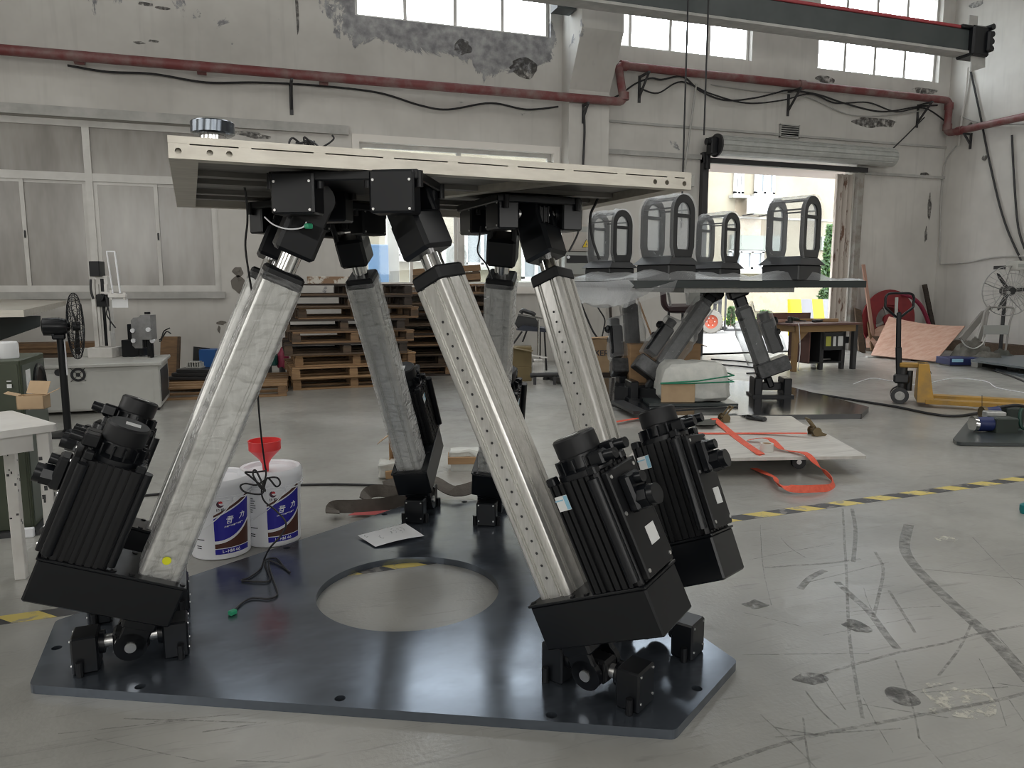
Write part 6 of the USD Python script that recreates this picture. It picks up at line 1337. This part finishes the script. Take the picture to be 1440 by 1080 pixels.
lp = [(0, .0, .94), (0, -.10, 1.0), (0, -.165, 1.05), (0, -.17, 1.10), (0, -.17, 1.16), (0, -.13, 1.20), (0, 0, 1.205), (0, .13, 1.20), (0, .17, 1.16), (0, .17, 1.10), (0, .165, 1.05), (0, .10, 1.0)]
yaw = math.radians(VIEW - ang); lp = [(-.02 + b * math.cos(yaw) * .9, b * math.sin(yaw) * .9 + 0, c) for a, b, c in lp]
MB().tube(lp, .0135, 10, 4, closed=True).build('handle_loop', L['black'], t)
# plywood
L['plywood'] = M('pink_faced_plywood', (.52, .30, .22), .55, 0, (.62, .42, .33), 2.5, 5, .35, .65, stretch=(1.5, 5, 5))
bl, br_ = Zp(1225, 500, .03), Zp(1315, 509, .03); tl, tr = Dp(1250, 446, 14.2), Dp(1357, 459.5, 13.2); ml_ = Dp(1217, 477, 14.0)
o = bl * (1, 1, 0); t = thing('plywood_sheet', 'big pink-faced plywood sheet leaning back on a heap by the right wall', 'plywood', o)
g = quad([bl - o, br_ - o, tr - o, tl - o], 14, 10, lambda s, q_: -.05 * math.sin(math.pi * s) * q_)
MB().sheet(g, -.016).build('sheet', L['plywood'], t, smooth=True)
t = thing('plywood_sheet', 'smaller plywood offcut behind the big pink sheet', 'plywood', o)
MB().sheet(quad([Dp(1217, 477, 14.4) - o, Dp(1240, 484, 14.3) - o, Dp(1262, 449, 14.8) - o, Dp(1248, 447, 14.9) - o], 4, 4), -.016).sheet(quad([Dp(1218, 489, 14.4) - o, Dp(1237, 489, 14.3) - o, Dp(1240, 481, 14.3) - o, Dp(1217, 477, 14.4) - o], 3, 3), -.016).build('sheet', L['plywood'], t, smooth=False)
q = Dp(1240, 497, 14.35); q[2] = 0; MB().span(q + (-.1, 0, 0), q + (.5, .3, .30)).build('wooden_box', L['pine2'], label='dark wooden box propping up the plywood sheet', cat='box', smooth=False)
for u_, v_, l_ in ((1222, 502, .35), (1280, 507, .16)): q = Zp(u_, v_); MB().box(q + (.05, -.06, .012), (l_, .05, .02)).build('floor_batten', L['sticker' if l_ > .3 else 'pine_dark'], label='pale strip on the floor in front of the plywood' if l_ > .3 else 'dark strip on the floor in front of the plywood', cat='batten', smooth=False)
# red reel
L['reel_red'] = M('red_hose_reel', (.24, .025, .03), .5, 0, (.18, .02, .025), 6)
q = Dp(1254, 450, 14.6); rz_ = .60; q[1] = 11.48
t = thing('hose_reel', 'large dark red reel standing behind the plywood', 'reel', (q[0], q[1], rz_), 0); wy = WALL_Y
F = frame((0, 0, 0), z=(-.12, -1, 0))
MB(F).lathe([(.30, 0), (rz_, 0), (rz_, .03), (.30, .03), (.30, 0)], n=40).lathe([(0, 0), (.12, 0), (.12, .04), (0, .04)], n=20).build('flange', L['reel_red'], t)
for k_ in range(4):
    a = .4 + 1.571 * k_; MB(F).bar((.1 * math.cos(a), .1 * math.sin(a), .015), (.34 * math.cos(a), .34 * math.sin(a), .015), .05, .02).build('spoke', L['alu_grey'], t, smooth=False)
MB(F).lathe([(.26, -.16), (.48, -.16), (.48, -.005), (.26, -.005), (.26, -.16)], n=36).build('wound_hose', L['reel_red'], t)
q = Dp(1262, 470, 15.0)
L['magenta'] = M('magenta_hose', (.26, .025, .06), .5)
MB().tube([Yp(u_, v_, WALL_Y - .35) for u_, v_ in ((1268, 413), (1282, 418), (1294, 429), (1302, 444), (1308, 462))], .04, 8).build('red_hose', L['magenta'], label='thick magenta hose arching over the red reel', cat='hose')
def plank(u0, v0, d0, u1, v1, d1, w, th, mat, label): MB().bar(Yp(u0, v0, WALL_Y - .12), Zp(u1, v1, .02), w, th, up=(0, -1, .2)).build('leaning_plank', L[mat], label=label, cat='plank', smooth=False)
plank(1300, 400, 15.2, 1318, 489, 14.2, .10, .04, 'pine_dark', 'dark green-grey plank leaning in the corner')
plank(1214, 372, 15.0, 1230, 493, 14.2, .07, .03, 'pink_wood', 'thin reddish plank leaning right of the folding gate')
plank(1206, 435, 14.6, 1212, 495, 14.0, .16, .03, 'pine2', 'short brown plank leaning on the door post')
plank(1222, 440, 14.9, 1229, 494, 14.3, .15, .03, 'pine', 'short ochre plank beside the plywood')
# big industrial fan
d = 13.0; c = Dp(1414, 409, d)
t = thing('industrial_fan', 'big wire-caged industrial fan on a post by the right wall', 'fan', (c[0], c[1], 0), VIEW - 8)
F = frame((0, -.12, c[2]), z=(0, -1, 0)); R_ = .43; cg = MB(F)
for k_ in range(30):
    a = 6.283 * k_ / 30; cs, sn = math.cos(a), math.sin(a); cg.tube([(.06 * cs, .06 * sn, .12), (.28 * cs, .28 * sn, .09), (R_ * cs, R_ * sn, 0)], .0035, 4, 4)
for rr_, z in ((R_, 0), (R_, -.02), (.30, .085), (.16, .11)): cg.tube([(rr_ * math.cos(a), rr_ * math.sin(a), z) for a in np.linspace(0, 6.283, 44, endpoint=False)], .006 if rr_ == R_ else .0035, 5, closed=True, raw=True)
for k_ in range(5):
    a = 6.283 * k_ / 5 + .3; cg.tube([(.05 * math.cos(a), .05 * math.sin(a), -.14), (.25 * math.cos(a), .25 * math.sin(a), -.10), (R_ * math.cos(a), R_ * math.sin(a), 0)], .007, 5, 4)
cg.build('guard', L['alu_grey'], t)
for k_ in range(3):
    a = 2.2 + 2.094 * k_; T = F @ frame((0, 0, .0), x=(math.cos(a), math.sin(a), 0), z=(0, 0, 1)) @ euler(rx=20)
    MB(T).ext(sg.Polygon([(.04, -.02), (.16, -.035), (.34, -.03), (.38, 0), (.32, .03), (.14, .04), (.04, .02)]), .006).build('blade', L['cast_black'], t, smooth=False)
MB(F).cyl((0, 0, -.16), (0, 0, .05), .085, 20).build('motor', L['cast_black'], t)
MB(F).cyl((-.05, -.03, .06), (-.05, -.03, .1), .03, 14).build('switch', L['alu_grey'], t)
MB().cyl((0, 0, .05), (0, 0, c[2] - .05), .03, 12).build('post', L['cast_black'], t)
MB().lathe([(0, 0), (.28, 0), (.28, .03), (.06, .06), (0, .06)], n=28).build('base', L['cast_black'], t)
q0 = Dp(1445, 375, 12.7)
t = thing('wall_unit', 'grey-white boxed wall unit at the right edge above the fan', 'unit', (q0[0], q0[1], q0[2]), VIEW)
MB().span((-.18, 0, -.06), (.5, .3, .10), .01).build('case', L['machine_white'], t, smooth=False)
MB().span((-.16, -.006, -.01), (.5, 0, .05)).build('grille', L['box_grey'], t, smooth=False)
MB().span((-.1, .3, -.03), (.4, WALL_X * 0 + .75, .03)).build('support_arm', L['dark_steel'], t, smooth=False)
# hand truck
L['truck_grey'] = M('worn_grey_tube', (.30, .29, .27), .5, .3)
d = 12.4; k = d / FPX; q = Dp(1394, 496, d); q[2] = 0; x = lambda u: (u - 1394) * k; z = lambda v: Dp(1394, v, d)[2]
t = thing('hand_truck', 'grey tubular hand truck standing in front of the industrial fan', 'hand truck', q, VIEW)
MB().tube([(x(1413), 0, .05), (x(1416), 0, z(455)), (x(1420), 0, z(437)), (x(1416), 0, z(432)), (x(1400), 0, z(432)), (x(1388), 0, z(432)), (x(1384), 0, z(437)), (x(1382), 0, .05)], .016, 10).build('frame_tube', L['truck_grey'], t)
MB().tube([(x(1367), -.2, z(458)), (x(1369), -.2, z(440)), (x(1373), -.2, z(433)), (x(1380), -.1, z(432)), (x(1387), 0, z(434))], .018, 8).build('handle', L['truck_grey'], t)
MB().span((x(1380), -.02, z(470)), (x(1415), .0, z(457)), .003).build('back_plate', L['box_grey'], t, smooth=False)
MB().span((x(1382), .0, .02), (x(1413), .12, .06), .003).build('toe_plate', L['box_grey'], t, smooth=False)
for s in (1384, 1411): MB().cyl((x(s) - .02, .04, .10), (x(s) + .02, .04, .10), .098, 20).build('wheel', L['cast_black'], t)
# cloths, blue crate, plates
L['cloth_grey'] = M('grimy_canvas', (.085, .082, .07), .9, 0, (.13, .124, .108), 8, bump=.3, bscale=30)
def heap(u, v, d, w, h, label, mat='cloth_grey', seed=0, dp=.5, z0=0):
    c = Dp(u, v, d); c[2] = z0; n, m = 26, 16; g = np.zeros((n, m, 3))
    for i in range(n):
        for j in range(m):
            a, b = i / (n - 1) * 2 - 1, j / (m - 1) * 2 - 1; r2 = max(0, 1 - a * a) * max(0, 1 - b * b)
            nz = meshkit.fbm(np.array([a * 2.4 + seed, b * 2.4, seed * 1.7]), 4)
            g[i, j] = (a * w / 2 + .06 * (nz - .5), b * dp / 2, max(0.002, h * (r2 ** .55) * (.35 + 1.15 * nz)))
    MB(rotz(VIEW, c)).sheet(g).build('cloth_heap', L[mat], label=label, cat='cloth', smooth=True)
heap(1366, 494, 12.3, .55, .42, 'grimy canvas heap with raised folds right of the plywood', seed=2)
heap(1388, 496, 12.0, .50, .24, 'low grimy canvas heap in front of the hand truck', seed=5)
heap(1410, 498, 12.3, .40, .22, 'dark canvas bundle at the foot of the hand truck', 'dark_cloth', seed=8)
MB().bar(Dp(1352, 478, 12.6), Dp(1384, 440, 12.9), .10, .05, up=(0, -1, .3)).bar(Dp(1376, 478, 12.5), Dp(1388, 438, 12.7), .08, .04, up=(0, -1, .3)).build('bent_sheet', L['truck_grey'], label='bent grey sheet-metal strips sticking out of the canvas heap', cat='sheet metal', smooth=False)
MB().tube([Dp(u_, v_, 12.1) for u_, v_ in ((1352, 478), (1358, 486), (1370, 490), (1381, 484), (1386, 474))], .010, 6).build('steel_hoop', L['machine_white'], label='thin pale wire hoop hanging on the canvas heap', cat='wire')
q = Dp(1366, 497, 11.8); q[2] = .0
L['royal'] = M('dark_royal_blue', (.012, .022, .10), .45)
t = thing('blue_crate', 'long dark blue crate with white print beside the plywood', 'crate', q, VIEW)
MB().span((-.33, 0, 0.02), (.36, .4, .13), .006).build('crate_body', L['royal'], t, smooth=False)
MB().span((-.33, 0, 0), (.36, .3, .02)).build('foot', L['cast_black'], t, smooth=False)
pr = MB(); [pr.box((.02 + k_ * .055, -.001, .09), (.038, .002, .045)) for k_ in range(3)]; pr.build('print', L['sticker'], t, smooth=False, kind='stuff')
MB().span((-.30, -.002, .07), (-.12, 0, .12)).build('blue_label', L['sticker_blue'], t, smooth=False)
L['blue_grey_plate'] = M('blue_grey_plate', (.12, .14, .155), .3, .2)
pts = [Zp(1366, 506, .14), Zp(1470, 520, .14), (12.9, 8.1, .14), (12.15, 8.75, .14), Zp(1385, 500, .14)]
o = np.mean(np.array(pts), 0) * (1, 1, 0); t = thing('steel_plate', 'large grey steel plate lying on blocks by the right wall', 'steel plate', o)
MB().ext(sg.Polygon([(np.array(q_) - o)[:2] for q_ in pts]), .03, euler(o=(0, 0, .11))).build('plate', L['blue_grey_plate'], t, smooth=False)
for u_, v_ in ((1376, 516), (1428, 524)): q = Zp(u_, v_) - o; MB().span((q[0] - .05, q[1] - .02, 0), (q[0] + .05, q[1] + .1, .109)).build('support_block', L['machine_white' if u_ < 1400 else 'cast_black'], t, smooth=False)
MB().ext(sg.Polygon([(Zp(u_, v_) - o)[:2] for u_, v_ in ((1400, 521), (1470, 540), (1500, 528), (1415, 515))]), .03, euler(o=(0, 0, .001))).build('lower_plate', L['blue_grey_plate'], t, smooth=False)
MB().span((13.02, 8.4, 0), (13.30, 11.2, .20)).build('timber_beam', L['pine2'], label='low timber beam along the wall behind the steel plate', cat='timber', smooth=False)
# pump on a plate
pts = [Zp(u_, v_, .03) for u_, v_ in ((1340, 617), (1362, 590), (1375, 583), (1500, 578), (1500, 624), (1347, 622))]
o = np.mean(pts, 0) * (1, 1, 0); t = thing('hydraulic_unit', 'small green and black hydraulic pump unit on a dark plate at the right edge', 'pump', o)
MB().ext(sg.Polygon([(q_ - o)[:2] for q_ in pts]).buffer(-.03).buffer(.03), .026, euler(o=(0, 0, .004))).build('base_plate', L['grey_plate'], t, smooth=False)
MB().cyl((.1, .1, 0), (.1, .1, .004), .02).build('foot', L['black_rubber'], t)
L['pump_green'] = M('pump_green', (.012, .055, .04), .45); L['pump_dark'] = M('pump_dark_green', (.025, .035, .028), .5)
Q = lambda u_, v_, d_: Dp(u_, v_, d_) - o
dd = dep(Zp(1405, 612))
MB().box(Q(1409, 600, dd), (.19, .15, .17), .008, rotz(VIEW)).box(Q(1420, 586, dd + .25), (.16, .16, .18), .008, rotz(VIEW)).build('valve_block', L['pump_dark'], t, smooth=False)
MB().cyl(Q(1372, 596, dd), Q(1398, 596, dd), .062, 20).cyl(Q(1384, 581, dd + .2), Q(1404, 579, dd + .2), .05, 20).build('motor', L['royal'], t)
for u_, v_, e, r_ in ((1367, 596, 0, .066), (1380, 580, .2, .055)):
    MB().cyl(Q(u_, v_, dd + e), Q(u_ + 5, v_, dd + e), r_, 24).build('end_cap', L['brass' if u_ > 1370 else 'chrome'], t)
MB().box(Q(1398, 583, dd + .1), (.16, .10, .06), .008, rotz(VIEW - 10)).build('cover', L['alu_grey'], t, smooth=False)
MB().tube([Q(1388, 612, dd - .05), Q(1400, 614, dd - .05), Q(1420, 615, dd - .05), Q(1436, 612, dd - .05), Q(1445, 605, dd), Q(1436, 600, dd), Q(1434, 584, dd), Q(1437, 574, dd)], .014, 8).tube([Q(1390, 610, dd), Q(1440, 606, dd + .1)], .02, 8).build('pipe', L['pump_green'], t)
MB().box(Q(1415, 611, dd - .02), (.32, .2, .03), .006, rotz(VIEW)).build('skid', L['pump_green'], t, smooth=False)
MB().tube([Q(1395, 577, dd + .2), Q(1410, 572, dd + .2), Q(1430, 570, dd + .2), Q(1446, 573, dd + .2)], .014, 8).tube([Q(1381, 576, dd + .2), Q(1381, 565, dd + .2), Q(1381, 556, dd + .2)], .003, 6).build('hose', L['black_rubber'], t)
p = Zp(1443, 722); t = thing('teal_handle', 'teal tool end at the right edge of the floor', 'tool', p)
L['teal_bright'] = M('teal_plastic', (.0, .16, .17), .4)
MB().lathe([(0, 0), (.03, 0), (.035, .02), (.035, .05), (.02, .06), (0, .06)], n=20).box((.06, 0, .03), (.1, .04, .04), .01).build('handle', L['teal_bright'], t)

# ------------------------------------------------------------------ the yard: facade, canopy, plants, barrier, forklift
YF = 22.0
L['facade'] = M('cream_render', (.20, .182, .135), .85, 0, (.145, .125, .09), .5, 5, world=True); L['facade_top'] = M('white_render', (.25, .245, .225), .85, world=True, col2=(.22, .21, .19), scale=.5)
L['shade_glass'] = M('outside_window_glass', (.15, .17, .18), .12, 0, spec=.9); L['grey_board'] = M('grey_green_board', (.13, .145, .125), .6); L['ac_white'] = M('air_con_white', (.42, .42, .41), .5)
MB().span((-14, YF, -.1), (46, YF + .4, 7.6)).build('facade', L['facade'], label='cream rendered building across the yard', cat='building', smooth=False)
MB().span((-14, YF - .06, 6.2), (46, YF, 6.35)).span((-14, YF - .03, 3.55), (46, YF, 3.62)).build('facade_band', L['facade_top'], label='pale string bands on the building across the yard', cat='building', smooth=False)
def fspan(u0, v0, u1, v1, y): a_, b_ = Yp(u0, v1, y), Yp(u1, v0, y); return a_, b_
def fwin(u0, v0, u1, v1, label, n=2):
    a_, b_ = fspan(u0, v0, u1, v1, YF - .04); t = thing('facade_window', label, 'window', (a_[0], YF, a_[2])); w, h = b_[0] - a_[0], b_[2] - a_[2]
    MB().span((0, -.04, 0), (w, -.02, h)).build('pane', L['shade_glass'], t, smooth=False)
    f = MB()
    for i in range(n + 1): f.span((w * i / n - .05, -.10, 0), (w * i / n + .05, -.02, h))
    f.span((-.05, -.10, -.06), (w + .05, -.02, .06)).span((-.05, -.10, h - .05), (w + .05, -.02, h + .05)).build('window_frame', L['ac_white'], t, smooth=False)
    MB().span((-.2, -.25, -.16), (w + .2, 0, -.06)).build('sill', L['facade_top'], t, smooth=False)
fwin(1033, 240, 1044, 272, 'narrow upstairs window left of the air conditioner')
fwin(1062, 240, 1088, 272, 'upstairs window above the air conditioner', 2)
fwin(1025, 354, 1072, 378, 'ground-floor window under the grey board', 3)
fwin(655, 318, 700, 372, 'window of the building seen between the rear actuators', 2)
fwin(560, 300, 610, 360, 'window of the building seen behind the front actuator', 2)
fwin(735, 330, 772, 392, 'window of the building at the right of the middle window', 2)
a_, b_ = fspan(1028, 332, 1098, 352, YF - .1); MB().span(a_, (b_[0], YF, b_[2])).build('sign_board', L['grey_board'], label='grey-green board over the ground-floor window', cat='board', smooth=False)
a_, b_ = fspan(1155, 333, 1178, 352, YF - .1); MB().span(a_, (b_[0], YF, b_[2])).build('sign_board', L['grey_board'], label='short grey board behind the bush', cat='board', smooth=False)
L['soot'] = mark_material('soot_stain', (.16, .13, .09), .3, .62, .9, .85)
a_, b_ = fspan(1032, 276, 1072, 332, YF - .004); MB().span(a_, (b_[0], YF - .002, b_[2])).build('wall_stain', L['soot'], label='dark rain stain under the air conditioner', cat='stain', kind='stuff', smooth=False)
a_, b_ = fspan(1030, 405, 1110, 440, YF - .004); MB().span(a_, (b_[0], YF - .002, b_[2])).build('wall_stain', L['soot'], label='dark damp stain low on the building wall', cat='stain', kind='stuff', smooth=False)
def aircon(u0, v0, u1, v1, y, label, onground=False):
    a_, b_ = fspan(u0, v0, u1, v1, y); t = thing('air_conditioner', label, 'air conditioner', (a_[0], y, a_[2])); w, h = b_[0] - a_[0], b_[2] - a_[2]
    MB().span((0, 0, 0), (w, .3, h), .02).build('case', L['ac_white'], t, smooth=False)
    F = frame((w * .58, 0, h * .5), z=(0, -1, 0)); r = h * .42
    MB(F).lathe([(r * .92, 0), (r, 0), (r, .02), (r * .92, .02), (r * .92, 0)], n=32).lathe([(r * .52, 0), (r * .58, 0), (r * .58, .02), (r * .52, .02), (r * .52, 0)], n=28).cyl((0, 0, 0), (0, 0, .025), r * .2, 16).build('fan_grille', L['box_grey'], t)
    MB().span((.02, -.006, .04), (w * .18, 0, h - .04)).build('side_grille', L['box_grey'], t, smooth=False)
    for x_ in (.1 * w, .9 * w): MB().bar((x_, .0, -.02), (x_, YF - y if not onground else .3, -.02), .04, .04).build('wall_bracket', L['dark_steel'], t, smooth=False)
    if onground: MB().span((0, .05, -a_[2] - .03), (w, .25, -.04)).build('stand', L['box_grey'], t, smooth=False)
aircon(1057, 277, 1088, 300, YF - .6, 'white air conditioner on the building wall seen through the doorway')
aircon(626, 343, 656, 376, 16.0, 'white air conditioner outside the middle window', True)
L['blue_sheet'] = M('pale_blue_sheet', (.06, .14, .26), .5)
a_, b_ = fspan(519, 344, 546, 402, 15.0); MB().span((a_[0], 15.0, -.03), (b_[0], 15.08, b_[2]), .01).build('blue_cabinet', L['blue_sheet'], label='bright blue panel standing outside the middle window', cat='cabinet', smooth=False)
a_, b_ = fspan(546, 300, 560, 402, 15.2); MB().span((a_[0], 15.2, -.03), (b_[0], 15.5, b_[2]), .01).build('yard_post', L['facade_top'], label='pale post outside the middle window', cat='post', smooth=False)
# canopy over the doorway and a white post
a_, b_ = Yp(985, 242, 13.6), Yp(1208, 222, 13.6)
L['canopy'] = M('pinkish_canopy', (.40, .34, .31), .8)
MB().span((6.6, WALL_Y + WT, 3.62), (13.0, 13.6, 4.05)).build('canopy', L['canopy'], label='pinkish concrete canopy just outside the doorway', cat='canopy', smooth=False)
a_, b_ = Yp(1188, 300, 13.3), Yp(1200, 300, 13.3); MB().span((a_[0], 13.3, -.03), (b_[0] + .1, 13.6, 3.62)).build('yard_post', L['facade_top'], label='white post at the right of the doorway outside', cat='post', smooth=False)
# bush
L['leaf'] = usdkit.material(stage, '/World/Looks/leaf', {'oi': ('geometry', {}), 'r': ('rgb_ramp', {'ramp': [(0, (.03, .065, .025)), (1, (.09, .15, .05))]}), 'p': ('principled_bsdf', {'roughness': .5}), 't': ('translucent_bsdf', {'color': (.12, .2, .05)}), 'm': ('mix_closure', {'fac': .3})},
    [('oi.random_per_island', 'r.fac'), ('r.color', 'p.base_color'), ('p.BSDF', 'm.closure1'), ('t.BSDF', 'm.closure2')], surface='m.closure')
L['grass'] = M('yard_grass', (.22, .34, .04), .8, 0, (.40, .44, .08), 6)
def bush(u0, u1, v0, v1, y, n, label, seed, cat='bush'):
    a_, b_ = fspan(u0, v0, u1, v1, y); r = np.random.default_rng(seed); cx, w, z0, z1 = (a_[0] + b_[0]) / 2, (b_[0] - a_[0]) / 2, max(a_[2], 0), b_[2]
    t = thing('bush', label, cat, (cx, y, -.03)); v, f = [], []
    for i in range(n):
        h = r.uniform(0, 1); rad = w * (1 - .55 * h ** 2) * math.sqrt(r.uniform(0, 1)); a = r.uniform(0, 6.283)
        c = np.array([rad * math.cos(a), rad * math.sin(a) * .6, z0 + (z1 - z0) * h]); d1 = r.normal(size=3); d1 /= np.linalg.norm(d1); d2 = np.cross(d1, r.normal(size=3)); d2 /= np.linalg.norm(d2); s = r.uniform(.05, .10)
        k_ = len(v); v += [c - d1 * s, c + d2 * s * .45, c + d1 * s, c - d2 * s * .45]; f += [[k_, k_ + 1, k_ + 2], [k_, k_ + 2, k_ + 3]]
    m = usdkit.mesh(stage, t + '/foliage', (np.array(v), np.array(f)), L['leaf']); tag(m.GetPrim(), kind='stuff')
    s_ = MB()
    for i in range(6): a = 6.283 * i / 6; s_.cyl((.1 * math.cos(a), .08 * math.sin(a), 0), (w * .4 * math.cos(a), w * .3 * math.sin(a), z0 + (z1 - z0) * .8), .02, 6)
    s_.build('stems', L['pine2'], t, kind='stuff')
bush(1150, 1182, 315, 452, 17.5, 2600, 'tall green bush beside the white post outside', 1)
bush(1064, 1084, 436, 456, 19.5, 700, 'low yellow-green tuft beyond the forklift wheel', 3, 'grass tuft')
bush(1022, 1034, 430, 456, 20.0, 400, 'small yellow-green weed beside the forklift mast', 4, 'weed')
L['kerb'] = M('kerb', (.30, .29, .27), .8)
MB().span((5, 20.5, -.03), (34, YF, .10)).build('kerb', L['kerb'], label='low kerb along the foot of the building', cat='kerb', smooth=False)
MB().span((5, 21.0, .10), (34, YF, .16)).build('verge', L['grass'], label='strip of weedy grass at the foot of the building', cat='grass', kind='stuff', smooth=False)
# barrier
d = 19.0; q = Dp(1112, 445, d); q[2] = -.03; hz = Dp(1112, 421, d)[2] + .03; W_ = 62 * d / FPX
t = thing('road_barrier', 'yellow and grey striped road barrier standing in the yard', 'barrier', q, VIEW)
L['bar_yellow'] = M('barrier_yellow', (.36, .30, .0), .5); L['bar_grey'] = M('barrier_grey', (.16, .16, .17), .5)
for k_ in range(4):
    x0_, x1_ = W_ * k_ / 4, W_ * (k_ + 1) / 4; sl = .16
    MB().hull([(x0_ + s_ * 0 + (sl * .6 if z_ == 0 else 0), y_, z_) for z_ in (0, hz) for y_ in ((0, .4) if z_ == 0 else (.12, .28)) for s_ in (0,)] + [(x1_ + (sl * .6 if z_ == 0 else 0), y_, z_) for z_ in (0, hz) for y_ in ((0, .4) if z_ == 0 else (.12, .28))]).build('stripe', L['bar_yellow' if k_ % 2 == 0 else 'bar_grey'], t, smooth=False)
# forklift end
d = 20.2; q = Dp(1000, 467, d); q[2] = -.03; k = d / FPX
t = thing('forklift', 'forklift with an orange front wheel passing behind the doorway edge', 'forklift', q, VIEW)
L['tyre'] = M('dusty_tyre', (.16, .15, .13), .9, bump=.3, bscale=40); L['hub_orange'] = M('orange_wheel', (.30, .05, .02), .5)
for x_, yy in ((0, 0), (-1.5, 0), (0, .9), (-1.5, .9)):
    F = frame((x_, yy + .12, .32), z=(0, -1, 0)); w = MB(F).lathe([(.19, -.10), (.30, -.10), (.325, -.07), (.325, .07), (.30, .10), (.19, .10), (.19, -.10)], n=36)
    for i in range(24): a = 6.283 * i / 24; w.add(cbox((.02, .045, .2), .004), frame((.322 * math.cos(a), .322 * math.sin(a), 0), x=(math.cos(a), math.sin(a), 0), z=(0, 0, 1)))
    w = w.build('tyre', L['tyre'], t)
    MB(F).lathe([(0, .05), (.06, .05), (.07, .04), (.18, .06), (.20, .08), (.20, -.08), (0, -.08)], n=32).build('wheel_hub', L['hub_orange'], w)
    lg = MB(F); [lg.cyl((.11 * math.cos(a), .11 * math.sin(a), .04), (.11 * math.cos(a), .11 * math.sin(a), .058), .018, 8) for a in np.linspace(0, 6.283, 6, endpoint=False)]; lg.build('wheel_nuts', L['alu_grey'], w, kind='stuff')
MB().span((-1.9, .15, .35), (-.10, .75, .75), .04).span((-1.9, .15, .3), (-1.3, .75, 1.0), .05).build('body', L['bar_grey'], t, smooth=30)
for yy in (.22, .70): MB().span((.24, yy, .05), (.32, yy + .08, 1.28)).span((.42, yy, .05), (.46, yy + .06, 1.28)).build('mast_rail', L['dark_steel'], t, smooth=False)
for z_ in (.35, .8, 1.2): MB().span((.24, .22, z_), (.32, .78, z_ + .06)).build('mast_cross_bar', L['dark_steel'], t, smooth=False)
MB().span((.46, .2, .1), (.5, .8, .16)).span((.46, .25, .05), (1.2, .33, .09)).span((.46, .65, .05), (1.2, .73, .09)).build('fork_carriage', L['dark_steel'], t, smooth=False)
